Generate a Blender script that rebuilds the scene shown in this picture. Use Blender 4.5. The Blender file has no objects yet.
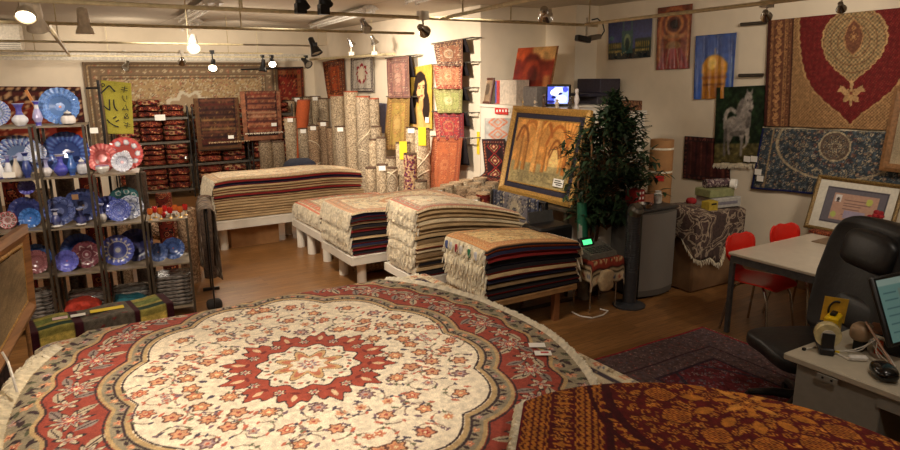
import bpy, math, random
import numpy as np
from mathutils import Vector, Matrix

SC = bpy.context.scene
COL = SC.collection
RND = random.Random(7)
NR = np.random.RandomState(7)
PI = math.pi

# ------------------------------------------------------------------ camera
F_PX, PITCH, YAW, ROLL, EYE = 660.0, math.atan(151/660.0), math.radians(31.2), math.radians(0.43), 2.15
fw = Vector((math.sin(YAW)*math.cos(PITCH), math.cos(YAW)*math.cos(PITCH), -math.sin(PITCH)))
_r = Vector((math.cos(YAW), -math.sin(YAW), 0)); _u = _r.cross(fw)
rt = _r*math.cos(ROLL) - _u*math.sin(ROLL)
up = _u*math.cos(ROLL) + _r*math.sin(ROLL)
CAM = Vector((0, 0, EYE))
cd = bpy.data.cameras.new('camera'); co = bpy.data.objects.new('camera', cd); COL.objects.link(co)
m = Matrix((rt, up, -fw)).transposed().to_4x4(); m.translation = CAM
co.matrix_world = m
cd.sensor_width = 36; cd.lens = F_PX/900*36; cd.clip_start = .05; cd.clip_end = 100
SC.camera = co
SC.view_settings.view_transform = 'Standard'
try: SC.view_settings.look = 'None'
except Exception: pass
SC.view_settings.gamma = 1; SC.view_settings.use_curve_mapping = False

# survey helpers: where a sight line of the photograph meets a real plane of the room
def ray(x, y): return (fw*F_PX + rt*(x-450) - up*(y-225))
def atz(x, y, z):
    d = ray(x, y); return CAM + d*((z-EYE)/d.z)
def aty(x, y, Y):
    d = ray(x, y); return CAM + d*(Y/d.y)
def atx(x, y, X):
    d = ray(x, y); return CAM + d*(X/d.x)

# ------------------------------------------------------------------ materials
def lin(c):
    c = [v/255.0 for v in c[:3]]
    return tuple(v/12.92 if v <= .04045 else ((v+.055)/1.055)**2.4 for v in c)
def nlin(a):
    a = np.clip(a, 0, 255)/255.0
    return np.where(a <= .04045, a/12.92, ((a+.055)/1.055)**2.4)
MATS = {}
def mat(name, col, rough=.6, metal=0, var=.12, scale=30, bump=0, emit=0, alpha=1, spec=.5, stretch=None, trans=0):
    if name in MATS: return MATS[name]
    m = bpy.data.materials.new(name); m.use_nodes = True
    nt = m.node_tree; N = nt.nodes; L = nt.links; b = N['Principled BSDF']
    c = lin(col)
    b.inputs['Roughness'].default_value = rough; b.inputs['Metallic'].default_value = metal
    b.inputs['Specular IOR Level'].default_value = spec
    if trans: b.inputs['Transmission Weight'].default_value = trans; b.inputs['IOR'].default_value = 1.3
    tc = N.new('ShaderNodeTexCoord'); no = N.new('ShaderNodeTexNoise'); no.inputs['Scale'].default_value = scale
    no.inputs['Detail'].default_value = 3
    if stretch:
        mp = N.new('ShaderNodeMapping'); mp.inputs['Scale'].default_value = stretch
        L.new(tc.outputs['Object'], mp.inputs['Vector']); L.new(mp.outputs['Vector'], no.inputs['Vector'])
    else: L.new(tc.outputs['Object'], no.inputs['Vector'])
    rp = N.new('ShaderNodeValToRGB')
    rp.color_ramp.elements[0].color = tuple(max(0, v*(1-var*1.6)) for v in c)+(1,)
    rp.color_ramp.elements[1].color = tuple(min(1, v*(1+var*1.6)) for v in c)+(1,)
    rp.color_ramp.elements[0].position = .3; rp.color_ramp.elements[1].position = .7
    L.new(no.outputs['Fac'], rp.inputs['Fac']); L.new(rp.outputs['Color'], b.inputs['Base Color'])
    if bump:
        bp = N.new('ShaderNodeBump'); bp.inputs['Strength'].default_value = bump; bp.inputs['Distance'].default_value = .01
        L.new(no.outputs['Fac'], bp.inputs['Height']); L.new(bp.outputs['Normal'], b.inputs['Normal'])
    if emit:
        L.new(rp.outputs['Color'], b.inputs['Emission Color']); b.inputs['Emission Strength'].default_value = emit
    if alpha < 1: b.inputs['Alpha'].default_value = alpha
    MATS[name] = m; return m

def vmat(name, rough=.85, bump=.25, scale=220, spec=.2, emit=0):
    """cloth / glaze coloured by the pattern woven or painted on the thing (colour attribute)"""
    if name in MATS: return MATS[name]
    m = bpy.data.materials.new(name); m.use_nodes = True
    nt = m.node_tree; N = nt.nodes; L = nt.links; b = N['Principled BSDF']
    b.inputs['Roughness'].default_value = rough; b.inputs['Specular IOR Level'].default_value = spec
    at = N.new('ShaderNodeAttribute'); at.attribute_name = 'col'
    tc = N.new('ShaderNodeTexCoord'); no = N.new('ShaderNodeTexNoise'); no.inputs['Scale'].default_value = scale
    L.new(tc.outputs['Object'], no.inputs['Vector'])
    mx = N.new('ShaderNodeMix'); mx.data_type = 'RGBA'; mx.blend_type = 'MULTIPLY'
    rp = N.new('ShaderNodeValToRGB'); rp.color_ramp.elements[0].color = (.72, .72, .72, 1); rp.color_ramp.elements[1].color = (1.18, 1.18, 1.18, 1)
    rp.color_ramp.elements[0].position = .3; rp.color_ramp.elements[1].position = .7
    L.new(no.outputs['Fac'], rp.inputs['Fac'])
    mx.inputs[0].default_value = 1 if bump else .0
    L.new(at.outputs['Color'], mx.inputs[6]); L.new(rp.outputs['Color'], mx.inputs[7])
    L.new(mx.outputs[2], b.inputs['Base Color'])
    if bump:
        bp = N.new('ShaderNodeBump'); bp.inputs['Strength'].default_value = bump; bp.inputs['Distance'].default_value = .004
        L.new(no.outputs['Fac'], bp.inputs['Height']); L.new(bp.outputs['Normal'], b.inputs['Normal'])
    if emit:
        L.new(at.outputs['Color'], b.inputs['Emission Color']); b.inputs['Emission Strength'].default_value = emit
    MATS[name] = m; return m

def floral(name, cols, scale=14, rough=.9):
    """small all-over woven figure: voronoi blossoms on a noise ground"""
    if name in MATS: return MATS[name]
    m = bpy.data.materials.new(name); m.use_nodes = True
    nt = m.node_tree; N = nt.nodes; L = nt.links; b = N['Principled BSDF']
    b.inputs['Roughness'].default_value = rough; b.inputs['Specular IOR Level'].default_value = .15
    tc = N.new('ShaderNodeTexCoord')
    no = N.new('ShaderNodeTexNoise'); no.inputs['Scale'].default_value = scale*.9; no.inputs['Detail'].default_value = 5
    L.new(tc.outputs['Object'], no.inputs['Vector'])
    vo = N.new('ShaderNodeTexVoronoi'); vo.inputs['Scale'].default_value = scale
    ad = N.new('ShaderNodeVectorMath'); ad.operation = 'MULTIPLY_ADD'
    ad.inputs[1].default_value = (.06, .06, .06); L.new(no.outputs['Color'], ad.inputs[0]); L.new(tc.outputs['Object'], ad.inputs[2])
    L.new(ad.outputs[0], vo.inputs['Vector'])
    rp = N.new('ShaderNodeValToRGB'); rp.color_ramp.interpolation = 'CONSTANT'
    k = len(cols); el = rp.color_ramp.elements
    while len(el) < k: el.new(.5)
    for i, c in enumerate(cols):
        el[i].position = .0 if i == 0 else .12+.5*i/k; el[i].color = lin(c)+(1,)
    L.new(vo.outputs['Distance'], rp.inputs['Fac'])
    r2 = N.new('ShaderNodeValToRGB'); r2.color_ramp.elements[0].color = (.55, .55, .55, 1); r2.color_ramp.elements[1].color = (1.2, 1.2, 1.2, 1)
    r2.color_ramp.elements[0].position = .35; r2.color_ramp.elements[1].position = .6
    L.new(no.outputs['Fac'], r2.inputs['Fac'])
    mx = N.new('ShaderNodeMix'); mx.data_type = 'RGBA'; mx.blend_type = 'MULTIPLY'; mx.inputs[0].default_value = 1
    L.new(rp.outputs['Color'], mx.inputs[6]); L.new(r2.outputs['Color'], mx.inputs[7]); L.new(mx.outputs[2], b.inputs['Base Color'])
    bp = N.new('ShaderNodeBump'); bp.inputs['Strength'].default_value = .3; bp.inputs['Distance'].default_value = .004
    L.new(no.outputs['Fac'], bp.inputs['Height']); L.new(bp.outputs['Normal'], b.inputs['Normal'])
    MATS[name] = m; return m

# ------------------------------------------------------------------ objects
ORG = {}
def tag(o, label=None, cat=None, group=None, kind=None):
    if label: o['label'] = label
    if cat: o['category'] = cat
    if group: o['group'] = group
    if kind: o['kind'] = kind
    return o
def thing(name, label, cat, loc=(0, 0, 0), group=None):
    o = bpy.data.objects.new(name, None); o.empty_display_size = .05; COL.objects.link(o); o.location = loc
    ORG[o] = Vector(loc); return tag(o, label, cat, group)
def link_mesh(name, me, parent, org):
    o = bpy.data.objects.new(name, me); COL.objects.link(o)
    if parent is not None: o.parent = parent; ORG[o] = ORG[parent]
    else: o.location = org; ORG[o] = Vector(org)
    return o

class MB:
    def __init__(s): s.v = []; s.f = []; s.mi = []; s.c = None
    def add(s, vs, fs, mi=0):
        n = len(s.v); s.v += [tuple(p) for p in vs]; s.f += [tuple(i+n for i in f) for f in fs]; s.mi += [mi]*len(fs); return s
    def box(s, c, d, R=None, mi=0):
        x, y, z = d[0]/2, d[1]/2, d[2]/2
        vs = [Vector((a*x, b*y, e*z)) for a in (-1, 1) for b in (-1, 1) for e in (-1, 1)]
        if R is not None: vs = [R @ p for p in vs]
        c = Vector(c)
        return s.add([p+c for p in vs], [(0, 1, 3, 2), (4, 6, 7, 5), (0, 4, 5, 1), (2, 3, 7, 6), (0, 2, 6, 4), (1, 5, 7, 3)], mi)
    def rbox(s, c, d, r=.01, R=None, mi=0):
        """box with chamfered edges"""
        x, y, z = d[0]/2, d[1]/2, d[2]/2; r = min(r, x*.9, y*.9, z*.9); c = Vector(c)
        vs = []; idx = {}
        for a in (-1, 1):
            for b in (-1, 1):
                for e in (-1, 1):
                    for k in range(3):
                        p = [a*x, b*y, e*z]
                        for q in range(3):
                            if q != k: p[q] -= (a, b, e)[q]*r
                        idx[a, b, e, k] = len(vs); p = Vector(p)
                        vs.append((R @ p if R is not None else p)+c)
        fs = []
        for k in range(3):
            o = [q for q in range(3) if q != k]
            for sg in (-1, 1):
                q = []
                for (i, j) in ((-1, -1), (1, -1), (1, 1), (-1, 1)):
                    t = [0, 0, 0]; t[k] = sg; t[o[0]] = i; t[o[1]] = j; q.append(idx[t[0], t[1], t[2], k])
                fs.append(q)
        for k in range(3):
            o = [q for q in range(3) if q != k]
            for i in (-1, 1):
                for j in (-1, 1):
                    t1 = [0, 0, 0]; t1[o[0]] = i; t1[o[1]] = j; t2 = t1[:]; t1[k] = -1; t2[k] = 1
                    fs.append((idx[(*t1, o[0])], idx[(*t2, o[0])], idx[(*t2, o[1])], idx[(*t1, o[1])]))
        for a in (-1, 1):
            for b in (-1, 1):
                for e in (-1, 1): fs.append((idx[a, b, e, 0], idx[a, b, e, 1], idx[a, b, e, 2]))
        return s.add(vs, fs, mi)
    def cyl(s, p, q, r1, r2=None, n=12, cap=True, mi=0):
        r2 = r1 if r2 is None else r2; p = Vector(p); q = Vector(q); d = (q-p).normalized()
        a = d.orthogonal().normalized(); b = d.cross(a)
        vs = []
        for (o, r) in ((p, r1), (q, r2)):
            for i in range(n): t = 2*PI*i/n; vs.append(o+a*(r*math.cos(t))+b*(r*math.sin(t)))
        fs = [(i, (i+1) % n, n+(i+1) % n, n+i) for i in range(n)]
        if cap: fs += [tuple(range(n-1, -1, -1)), tuple(range(n, 2*n))]
        return s.add(vs, fs, mi)
    def tube(s, pts, r, n=6, mi=0):
        pts = [Vector(p) for p in pts]; vs = []; fs = []; rr = r if isinstance(r, (list, tuple)) else [r]*len(pts)
        a = None
        for k, p in enumerate(pts):
            d = (pts[min(k+1, len(pts)-1)]-pts[max(k-1, 0)]).normalized()
            if a is None: a = d.orthogonal().normalized()
            else:
                a = a-d*a.dot(d); a = a.normalized() if a.length > 1e-6 else d.orthogonal().normalized()
            b = d.cross(a)
            for i in range(n): t = 2*PI*i/n; vs.append(p+a*(rr[k]*math.cos(t))+b*(rr[k]*math.sin(t)))
        for k in range(len(pts)-1):
            for i in range(n): fs.append((k*n+i, k*n+(i+1) % n, (k+1)*n+(i+1) % n, (k+1)*n+i))
        fs += [tuple(range(n-1, -1, -1)), tuple(range((len(pts)-1)*n, len(pts)*n))]
        return s.add(vs, fs, mi)
    def lathe(s, prof, org=(0, 0, 0), n=20, R=None, mi=0, wob=None):
        o = Vector(org); vs = []; fs = []
        for (r, z) in prof:
            for i in range(n):
                t = 2*PI*i/n; q = r*(wob(t, z) if wob else 1); p = Vector((q*math.cos(t), q*math.sin(t), z))
                vs.append((R @ p if R is not None else p)+o)
        for k in range(len(prof)-1):
            for i in range(n): fs.append((k*n+i, k*n+(i+1) % n, (k+1)*n+(i+1) % n, (k+1)*n+i))
        if prof[0][0] > 1e-5: fs.append(tuple(range(n-1, -1, -1)))
        if prof[-1][0] > 1e-5: fs.append(tuple(range((len(prof)-1)*n, len(prof)*n)))
        return s.add(vs, fs, mi)
    def pad(s, c, d, e=.35, n=12, R=None, fn=None, mi=0):
        """cushion: superellipsoid-like rounded block"""
        c = Vector(c); N2 = 2*n; vs = []; fs = []
        def pw(v): return math.copysign(abs(v)**e, v)
        for j in range(n+1):
            ph = -PI/2+PI*j/n
            for i in range(N2):
                th = 2*PI*i/N2
                p = Vector((pw(math.cos(ph))*pw(math.cos(th))*d[0]/2, pw(math.cos(ph))*pw(math.sin(th))*d[1]/2, pw(math.sin(ph))*d[2]/2))
                if fn: p = fn(p)
                vs.append((R @ p if R is not None else p)+c)
        for j in range(n):
            for i in range(N2): fs.append((j*N2+i, j*N2+(i+1) % N2, (j+1)*N2+(i+1) % N2, (j+1)*N2+i))
        return s.add(vs, fs, mi)
    def prism(s, poly, z0, z1, mi=0):
        n = len(poly)
        vs = [(x, y, z0) for x, y in poly]+[(x, y, z1) for x, y in poly]
        return s.add(vs, [tuple(range(n-1, -1, -1)), tuple(range(n, 2*n))]+[(i, (i+1) % n, n+(i+1) % n, n+i) for i in range(n)], mi)
    def xf(s, M, start=0):
        s.v = s.v[:start]+[tuple(M @ Vector(p)) for p in s.v[start:]]; return s
    def build(s, name, mats, parent=None, org=None, smooth=True):
        if not isinstance(mats, (list, tuple)): mats = [mats]
        if parent is not None: o0 = ORG[parent]
        elif org is not None: o0 = Vector(org)
        else:
            A = np.array(s.v); lo = A.min(0); hi = A.max(0); o0 = Vector(((lo[0]+hi[0])/2, (lo[1]+hi[1])/2, lo[2]))
        me = bpy.data.meshes.new(name)
        me.from_pydata([(p[0]-o0.x, p[1]-o0.y, p[2]-o0.z) for p in s.v], [], s.f)
        for mm in mats: me.materials.append(mm)
        if len(mats) > 1: me.polygons.foreach_set('material_index', s.mi)
        if s.c is not None:
            a = me.color_attributes.new('col', 'FLOAT_COLOR', 'POINT')
            cc = np.ones((len(s.v), 4), np.float32); cc[:, :3] = nlin(np.array(s.c, float)); a.data.foreach_set('color', cc.ravel())
        if smooth:
            me.polygons.foreach_set('use_smooth', [True]*len(me.polygons))
            try: me.set_sharp_from_angle(angle=math.radians(38))
            except Exception: pass
        me.update()
        return link_mesh(name, me, parent, o0)
def solo(name, label, cat, mb, mats, group=None, **k):
    return tag(mb.build(name, mats, **k), label, cat, group)
def rotm(ax, ang): return Matrix.Rotation(ang, 3, ax)

ORD = ['first', 'second', 'third', 'fourth', 'fifth', 'sixth', 'seventh', 'eighth', 'ninth', 'tenth', 'eleventh', 'twelfth', 'thirteenth', 'fourteenth', 'fifteenth', 'sixteenth', 'seventeenth', 'eighteenth', 'nineteenth', 'twentieth']

# ------------------------------------------------------------------ woven patterns
def vnoise(h, w, cell, seed=0):
    r = np.random.RandomState(seed); gh, gw = int(h/cell)+3, int(w/cell)+3
    g = r.rand(gh, gw); y = np.arange(h)/cell; x = np.arange(w)/cell
    yi = y.astype(int); xi = x.astype(int); fy = (y-yi)[:, None]; fx = (x-xi)[None, :]
    a = g[yi][:, xi]; b = g[yi][:, xi+1]; c = g[yi+1][:, xi]; d = g[yi+1][:, xi+1]
    return (a*(1-fx)+b*fx)*(1-fy)+(c*(1-fx)+d*fx)*fy
class CV:
    """a woven pattern: colours on a grid of knots, U across, V along, in metres about the middle"""
    def __init__(s, w, h, step, col=(200, 180, 150)):
        s.w, s.h = w, h; s.nx = max(4, int(round(w/step))+1); s.ny = max(4, int(round(h/step))+1)
        s.u = np.linspace(-w/2, w/2, s.nx); s.vv = np.linspace(-h/2, h/2, s.ny)
        s.U, s.V = np.meshgrid(s.u, s.vv); s.a = np.empty((s.ny, s.nx, 3)); s.a[:] = col
    def fill(s, mask, col): s.a[mask] = col
    def win(s, x, y, r):
        i0, i1 = np.searchsorted(s.u, [x-r, x+r]); j0, j1 = np.searchsorted(s.vv, [y-r, y+r])
        return slice(j0, j1), slice(i0, i1)
    def flower(s, x, y, r, cols, n=8, ang=0, sh=.25):
        W = s.win(x, y, r*1.1); U = s.U[W]-x; V = s.V[W]-y
        if U.size == 0: return
        d = np.hypot(U, V); t = np.arctan2(V, U)+ang; rr = r*(1-sh+sh*np.cos(n*t)); q = d/np.maximum(rr, 1e-6); A = s.a[W]
        k = len(cols)
        for i, c in enumerate(cols): A[q < 1-i/k] = c
    def leaf(s, x, y, ang, l, w, col, vein=None):
        W = s.win(x, y, l); U = s.U[W]-x; V = s.V[W]-y
        if U.size == 0: return
        c, n = math.cos(ang), math.sin(ang); p = U*c+V*n; q = -U*n+V*c; A = s.a[W]
        A[(np.abs(p) < l/2) & (np.abs(q) < w/2*np.clip(1-(2*p/l)**2, 0, 1))] = col
        if vein is not None: A[(np.abs(p) < l*.4) & (np.abs(q) < w*.08)] = vein
    def stroke(s, pts, w, col):
        for (x0, y0), (x1, y1) in zip(pts[:-1], pts[1:]):
            mx, my = (x0+x1)/2, (y0+y1)/2; L = math.hypot(x1-x0, y1-y0); W = s.win(mx, my, L/2+w)
            U = s.U[W]; V = s.V[W]
            if U.size == 0: continue
            t = np.clip(((U-x0)*(x1-x0)+(V-y0)*(y1-y0))/max(L*L, 1e-9), 0, 1)
            s.a[W][np.hypot(U-x0-t*(x1-x0), V-y0-t*(y1-y0)) < w/2] = col
    def ell(s, x, y, rx, ry, col, ang=0):
        W = s.win(x, y, max(rx, ry)*1.05); U = s.U[W]-x; V = s.V[W]-y
        if U.size == 0: return
        c, n = math.cos(ang), math.sin(ang)
        s.a[W][((U*c+V*n)/rx)**2+((-U*n+V*c)/ry)**2 < 1] = col
    def rect(s, x0, y0, x1, y1, col): s.a[(s.U >= x0) & (s.U <= x1) & (s.V >= y0) & (s.V <= y1)] = col
    def poly(s, pts, col):
        inside = np.zeros(s.U.shape, bool); n = len(pts)
        for i in range(n):
            x0, y0 = pts[i]; x1, y1 = pts[(i+1) % n]
            if y0 == y1: continue
            c = ((s.V < y0) != (s.V < y1)) & (s.U < (x1-x0)*(s.V-y0)/(y1-y0)+x0); inside ^= c
        s.a[inside] = col
    def mottle(s, amt=.12, cell=3, seed=1, mask=None):
        k = 1+amt*2*(vnoise(s.ny, s.nx, cell, seed)-.5)+amt*.7*(np.random.RandomState(seed+5).rand(s.ny, s.nx)-.5)
        if mask is None: s.a *= k[..., None]
        else: s.a[mask] *= k[mask][:, None]
    def edge(s): return np.minimum(s.w/2-np.abs(s.U), s.h/2-np.abs(s.V))
    def scatter(s, mask, gap, r, pal, seed=0, dark=(40, 35, 40), n=400, vines=True):
        R = random.Random(seed); pts = []
        for _ in range(n*6):
            x = R.uniform(-s.w/2, s.w/2); y = R.uniform(-s.h/2, s.h/2)
            i = min(s.nx-1, int((x+s.w/2)/s.w*(s.nx-1))); j = min(s.ny-1, int((y+s.h/2)/s.h*(s.ny-1)))
            if not mask[j, i]: continue
            if any((x-p[0])**2+(y-p[1])**2 < gap*gap for p in pts): continue
            pts.append((x, y))
            if len(pts) >= n: break
        for (x, y) in pts:
            if vines:
                a0 = R.uniform(0, 6.3); sg = R.choice((-1, 1)); L = []
                for k in range(7):
                    t = a0+sg*k*.5; q = gap*(.25+.09*k); L.append((x+q*math.cos(t), y+q*math.sin(t)))
                s.stroke(L, r*.22, dark)
                for k in (2, 4, 6): s.leaf(L[k][0], L[k][1], R.uniform(0, 6.3), r*.9, r*.4, R.choice(pal)[0])
            c = R.choice(pal); rr = r*R.uniform(.7, 1.15); s.flower(x, y, rr, c, R.choice((5, 6, 8)), R.uniform(0, 6))
        return pts
    def border(s, e0, e1, ground, motifs, gap, r, line=(50, 35, 35)):
        e = s.edge(); s.a[(e >= e0) & (e < e1)] = ground
        for q in (e0, e1):
            lw = max((s.w/(s.nx-1))*.75, (e1-e0)*.06); s.a[np.abs(e-q) < lw] = line
        m = (e0+e1)/2; k = 0
        xs = np.arange(-s.w/2+m, s.w/2-m+1e-6, (s.w-2*m)/max(1, round((s.w-2*m)/gap)))
        ys = np.arange(-s.h/2+m, s.h/2-m+1e-6, (s.h-2*m)/max(1, round((s.h-2*m)/gap)))
        for x in xs:
            for sg in (-1, 1): s.flower(x, sg*(s.h/2-m), r, motifs[k % len(motifs)], 6, k); k += 1
        for y in ys:
            for sg in (-1, 1): s.flower(sg*(s.w/2-m), y, r, motifs[k % len(motifs)], 6, k); k += 1

def rug_cv(w, h, step, field, bord, accent, pal, medal=None, bw=.16, seed=1, gap=.09, r=.03, corner=None, shape='oval', sides=16):
    """classic rug: three borders, flowered field, medallion, corners"""
    c = CV(w, h, step, field); S = min(w, h); b = bw*S; e = c.edge(); fm = e > b
    c.mottle(.08, 4, seed)
    if corner is not None:
        q = ((c.U/(w/2-b))**2+(c.V/(h/2-b))**2); th = np.arctan2(c.V/h, c.U/w)
        cm = fm & (q > .95+.08*np.cos(20*th)); c.a[cm] = corner
    c.scatter(fm, gap, r, pal, seed, dark=accent)
    if medal is not None:
        mr = (S/2-b)*.62
        if shape == 'oval': d = np.hypot(c.U/mr, c.V/(mr*min(1.5, h/w)))
        else: d = np.abs(c.U)/mr+np.abs(c.V)/(mr*min(1.5, h/w))
        t = np.arctan2(c.V, c.U); d = d/(1+.1*np.cos(sides*t))
        c.a[d < 1.03] = accent; c.a[d < .98] = medal[0]; c.a[(d < .66)] = accent; c.a[d < .62] = medal[1]; c.a[d < .3] = medal[-1]
        c.scatter((d < .95) & (d > .3), gap*.8, r*.8, pal, seed+3, dark=accent, vines=False)
        c.flower(0, 0, mr*.26, [accent, medal[0], field], 8)
    c.border(b*.12, b*.3, field, pal, r*1.6, r*.5, accent)
    c.border(b*.3, b*.82, bord, pal, r*3.2, min(r*1.2, b*.22), accent)
    c.border(b*.82, b, field, pal, r*1.6, r*.5, accent)
    c.a[e < b*.12] = bord
    return c

def blur(cv, n=1):
    for _ in range(n):
        p = np.pad(cv.a, ((1, 1), (1, 1), (0, 0)), 'edge'); cv.a = (p[:-2, 1:-1]+p[2:, 1:-1]+p[1:-1, :-2]+p[1:-1, 2:]+2*p[1:-1, 1:-1])/6
    return cv
def soften(cv, k=.35):
    m = cv.a.reshape(-1, 3).mean(0); cv.a = cv.a*(1-k)+m*k; return cv
def sheet(name, cv, fn, material, parent=None, thick=0, mask=None, org=None):
    """a cloth of the pattern cv laid out by fn(U, V) -> x, y, z"""
    x, y, z = fn(cv.U, cv.V); co_ = np.stack([x, y, z], -1).reshape(-1, 3).astype(np.float64)
    ny, nx = cv.U.shape; idx = np.arange(ny*nx).reshape(ny, nx)
    q = np.stack([idx[:-1, :-1], idx[:-1, 1:], idx[1:, 1:], idx[1:, :-1]], -1).reshape(-1, 4)
    col = cv.a.reshape(-1, 3)
    if mask is not None:
        km = mask.reshape(-1); q = q[km[q].all(1)]; used = np.zeros(ny*nx, bool); used[q.ravel()] = True
        new = np.cumsum(used)-1; co_ = co_[used]; col = col[used]; q = new[q]
    if parent is not None: o0 = ORG[parent]
    elif org is not None: o0 = Vector(org)
    else:
        lo = co_.min(0); hi = co_.max(0); o0 = Vector(((lo[0]+hi[0])/2, (lo[1]+hi[1])/2, lo[2]))
    co_ = co_-np.array(o0)
    me = bpy.data.meshes.new(name); n = len(co_); nf = len(q)
    me.vertices.add(n); me.vertices.foreach_set('co', co_.astype(np.float32).ravel())
    me.loops.add(nf*4); me.loops.foreach_set('vertex_index', q.astype(np.int32).ravel())
    me.polygons.add(nf); me.polygons.foreach_set('loop_start', np.arange(0, nf*4, 4, dtype=np.int32))
    me.polygons.foreach_set('use_smooth', np.ones(nf, bool))
    a = me.color_attributes.new('col', 'FLOAT_COLOR', 'POINT'); cc = np.ones((n, 4), np.float32); cc[:, :3] = nlin(col)
    a.data.foreach_set('color', cc.ravel()); me.materials.append(material); me.update(calc_edges=True); me.validate()
    o = link_mesh(name, me, parent, o0)
    if thick:
        md = o.modifiers.new('cloth', 'SOLIDIFY'); md.thickness = thick; md.offset = 0
    return o
def quadfn(P, cv, wav=0, nrm=(0, 0, 0), freq=3.0, ph=0):
    """bilinear patch: P = corners at (-u,-v) (+u,-v) (+u,+v) (-u,+v)"""
    P = [np.array(p, float) for p in P]; nrm = np.array(nrm, float)
    def fn(U, V):
        s = (U/cv.w+.5)[..., None]; t = (V/cv.h+.5)[..., None]
        p = P[0]*(1-s)*(1-t)+P[1]*s*(1-t)+P[2]*s*t+P[3]*(1-s)*t
        k = wav*np.sin(s*freq*6.28+ph+t*1.3)*(.3+.7*(1-t))
        p = p+k*nrm
        return p[..., 0], p[..., 1], p[..., 2]
    return fn
def fringe(name, edge, out, length, material, parent, n=60, w=.007, down=.0, rnd=None, lift=0, hang=1.0, thin=.6):
    """knotted warp ends: edge = points along the rug's end, out = outward direction"""
    R = rnd or RND; mb = MB(); E = [Vector(p) for p in edge]; out = Vector(out)
    seg = [(E[i+1]-E[i]).length for i in range(len(E)-1)]; T = sum(seg)
    for k in range(n):
        d = (k+R.random())/n*T; i = 0
        while i < len(seg)-1 and d > seg[i]: d -= seg[i]; i += 1
        al = (E[i+1]-E[i]).normalized(); p = E[i]+al*min(d, seg[i])
        L = length*R.uniform(.65, 1.2); sw = R.uniform(-.35, .35)
        pts = [p-out*.004]
        for q in (.35, .7, 1.0):
            o = out*(L*(q if not hang else .35*q**.6)) + al*(L*sw*q) + Vector((0, 0, -1))*(L*q**1.3*hang*.95+down*q) + Vector((0, 0, lift*R.uniform(.3, 1)*math.sin(q*3.1)))
            pts.append(p+o)
        ww = w*R.uniform(.7, 1.3)
        mb.tube(pts, [ww*.5, ww*.5, ww*.42, ww*.25], 3)
    return mb.build(name, material, parent)
# ------------------------------------------------------------------ shared materials
def blanket_mat():
    m = bpy.data.materials.new('brown_cream_blanket'); m.use_nodes = True; nt = m.node_tree; N = nt.nodes; L = nt.links; b = N['Principled BSDF']
    tc = N.new('ShaderNodeTexCoord'); no = N.new('ShaderNodeTexNoise'); no.inputs['Scale'].default_value = 5.5; no.inputs['Detail'].default_value = 1.5; no.inputs['Distortion'].default_value = 1.4
    n2 = N.new('ShaderNodeTexNoise'); n2.inputs['Scale'].default_value = 42
    L.new(tc.outputs['Object'], no.inputs['Vector']); L.new(tc.outputs['Object'], n2.inputs['Vector'])
    rp = N.new('ShaderNodeValToRGB'); e = rp.color_ramp.elements; rp.color_ramp.interpolation = 'CONSTANT'
    while len(e) < 5: e.new(.5)
    for i, (q, c) in enumerate(((0, (74, 56, 50)), (.44, (160, 140, 118)), (.49, (84, 64, 56)), (.555, (166, 146, 122)), (.61, (80, 60, 54)))): e[i].position = q; e[i].color = lin(c)+(1,)
    L.new(no.outputs['Fac'], rp.inputs['Fac'])
    r2 = N.new('ShaderNodeValToRGB'); r2.color_ramp.elements[0].color = (.6, .6, .6, 1); r2.color_ramp.elements[1].color = (1.2, 1.2, 1.2, 1); r2.color_ramp.elements[0].position = .3; r2.color_ramp.elements[1].position = .7
    L.new(n2.outputs['Fac'], r2.inputs['Fac']); mx = N.new('ShaderNodeMix'); mx.data_type = 'RGBA'; mx.blend_type = 'MULTIPLY'; mx.inputs[0].default_value = 1
    L.new(rp.outputs['Color'], mx.inputs[6]); L.new(r2.outputs['Color'], mx.inputs[7]); L.new(mx.outputs[2], b.inputs['Base Color']); b.inputs['Roughness'].default_value = .95
    return m
CLOTH = vmat('woven_pattern'); GLAZE = vmat('painted_glaze', rough=.22, bump=0, spec=.6); PRINT = vmat('glossy_print', rough=.25, bump=0, spec=.5)
PAINTING = vmat('painted_canvas', rough=.5, bump=.15, scale=120)
M_wall = mat('plaster_wall', (226, 212, 188), .9, var=.02, scale=6, bump=.05)
M_white = mat('white_paint', (224, 216, 200), .5, var=.03, scale=9)
M_ceil = None
M_track = mat('cream_rail_paint', (196, 180, 140), .5)
M_black = mat('black_metal', (22, 21, 22), .45)
M_chrome = mat('chrome', (190, 188, 184), .22, metal=1, var=.02)
M_steel = mat('dull_steel', (120, 116, 108), .4, metal=.8)
M_dsteel = mat('dark_steel', (60, 58, 56), .4, metal=.6)
M_cream = mat('cream_enamel', (222, 214, 196), .4)
M_bulb = mat('lit_lamp_glass', (255, 236, 205), .3, emit=14, var=0)
M_bulb2 = mat('small_lit_lamp_glass', (255, 228, 185), .3, emit=9, var=0)
M_gold = mat('gilt_frame', (176, 134, 66), .4, metal=.25, var=.25, scale=60, bump=.35)
M_gold2 = mat('dark_gilt_frame', (122, 96, 52), .45, metal=.3, var=.35, scale=90, bump=.5)
M_navy = mat('navy_mount', (38, 34, 50), .8)
M_wood = mat('warm_timber', (150, 104, 62), .5, var=.2, scale=4, stretch=(1, 1, 12))
M_wood2 = mat('brown_timber_leg', (130, 82, 48), .55, var=.15, scale=10)
M_fringe = mat('cream_fringe_cotton', (234, 224, 200), .95, var=.12, scale=30, spec=.1)
M_fringe2 = mat('grey_cream_fringe', (226, 216, 194), .95, var=.15, scale=30, spec=.1)
M_board = mat('cardboard', (168, 122, 76), .85, var=.06, scale=14)
M_tag = mat('white_paper_tag', (240, 236, 226), .7, var=.01)
M_ytag = mat('yellow_paper_tag', (236, 204, 40), .7, var=.02)
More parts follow.
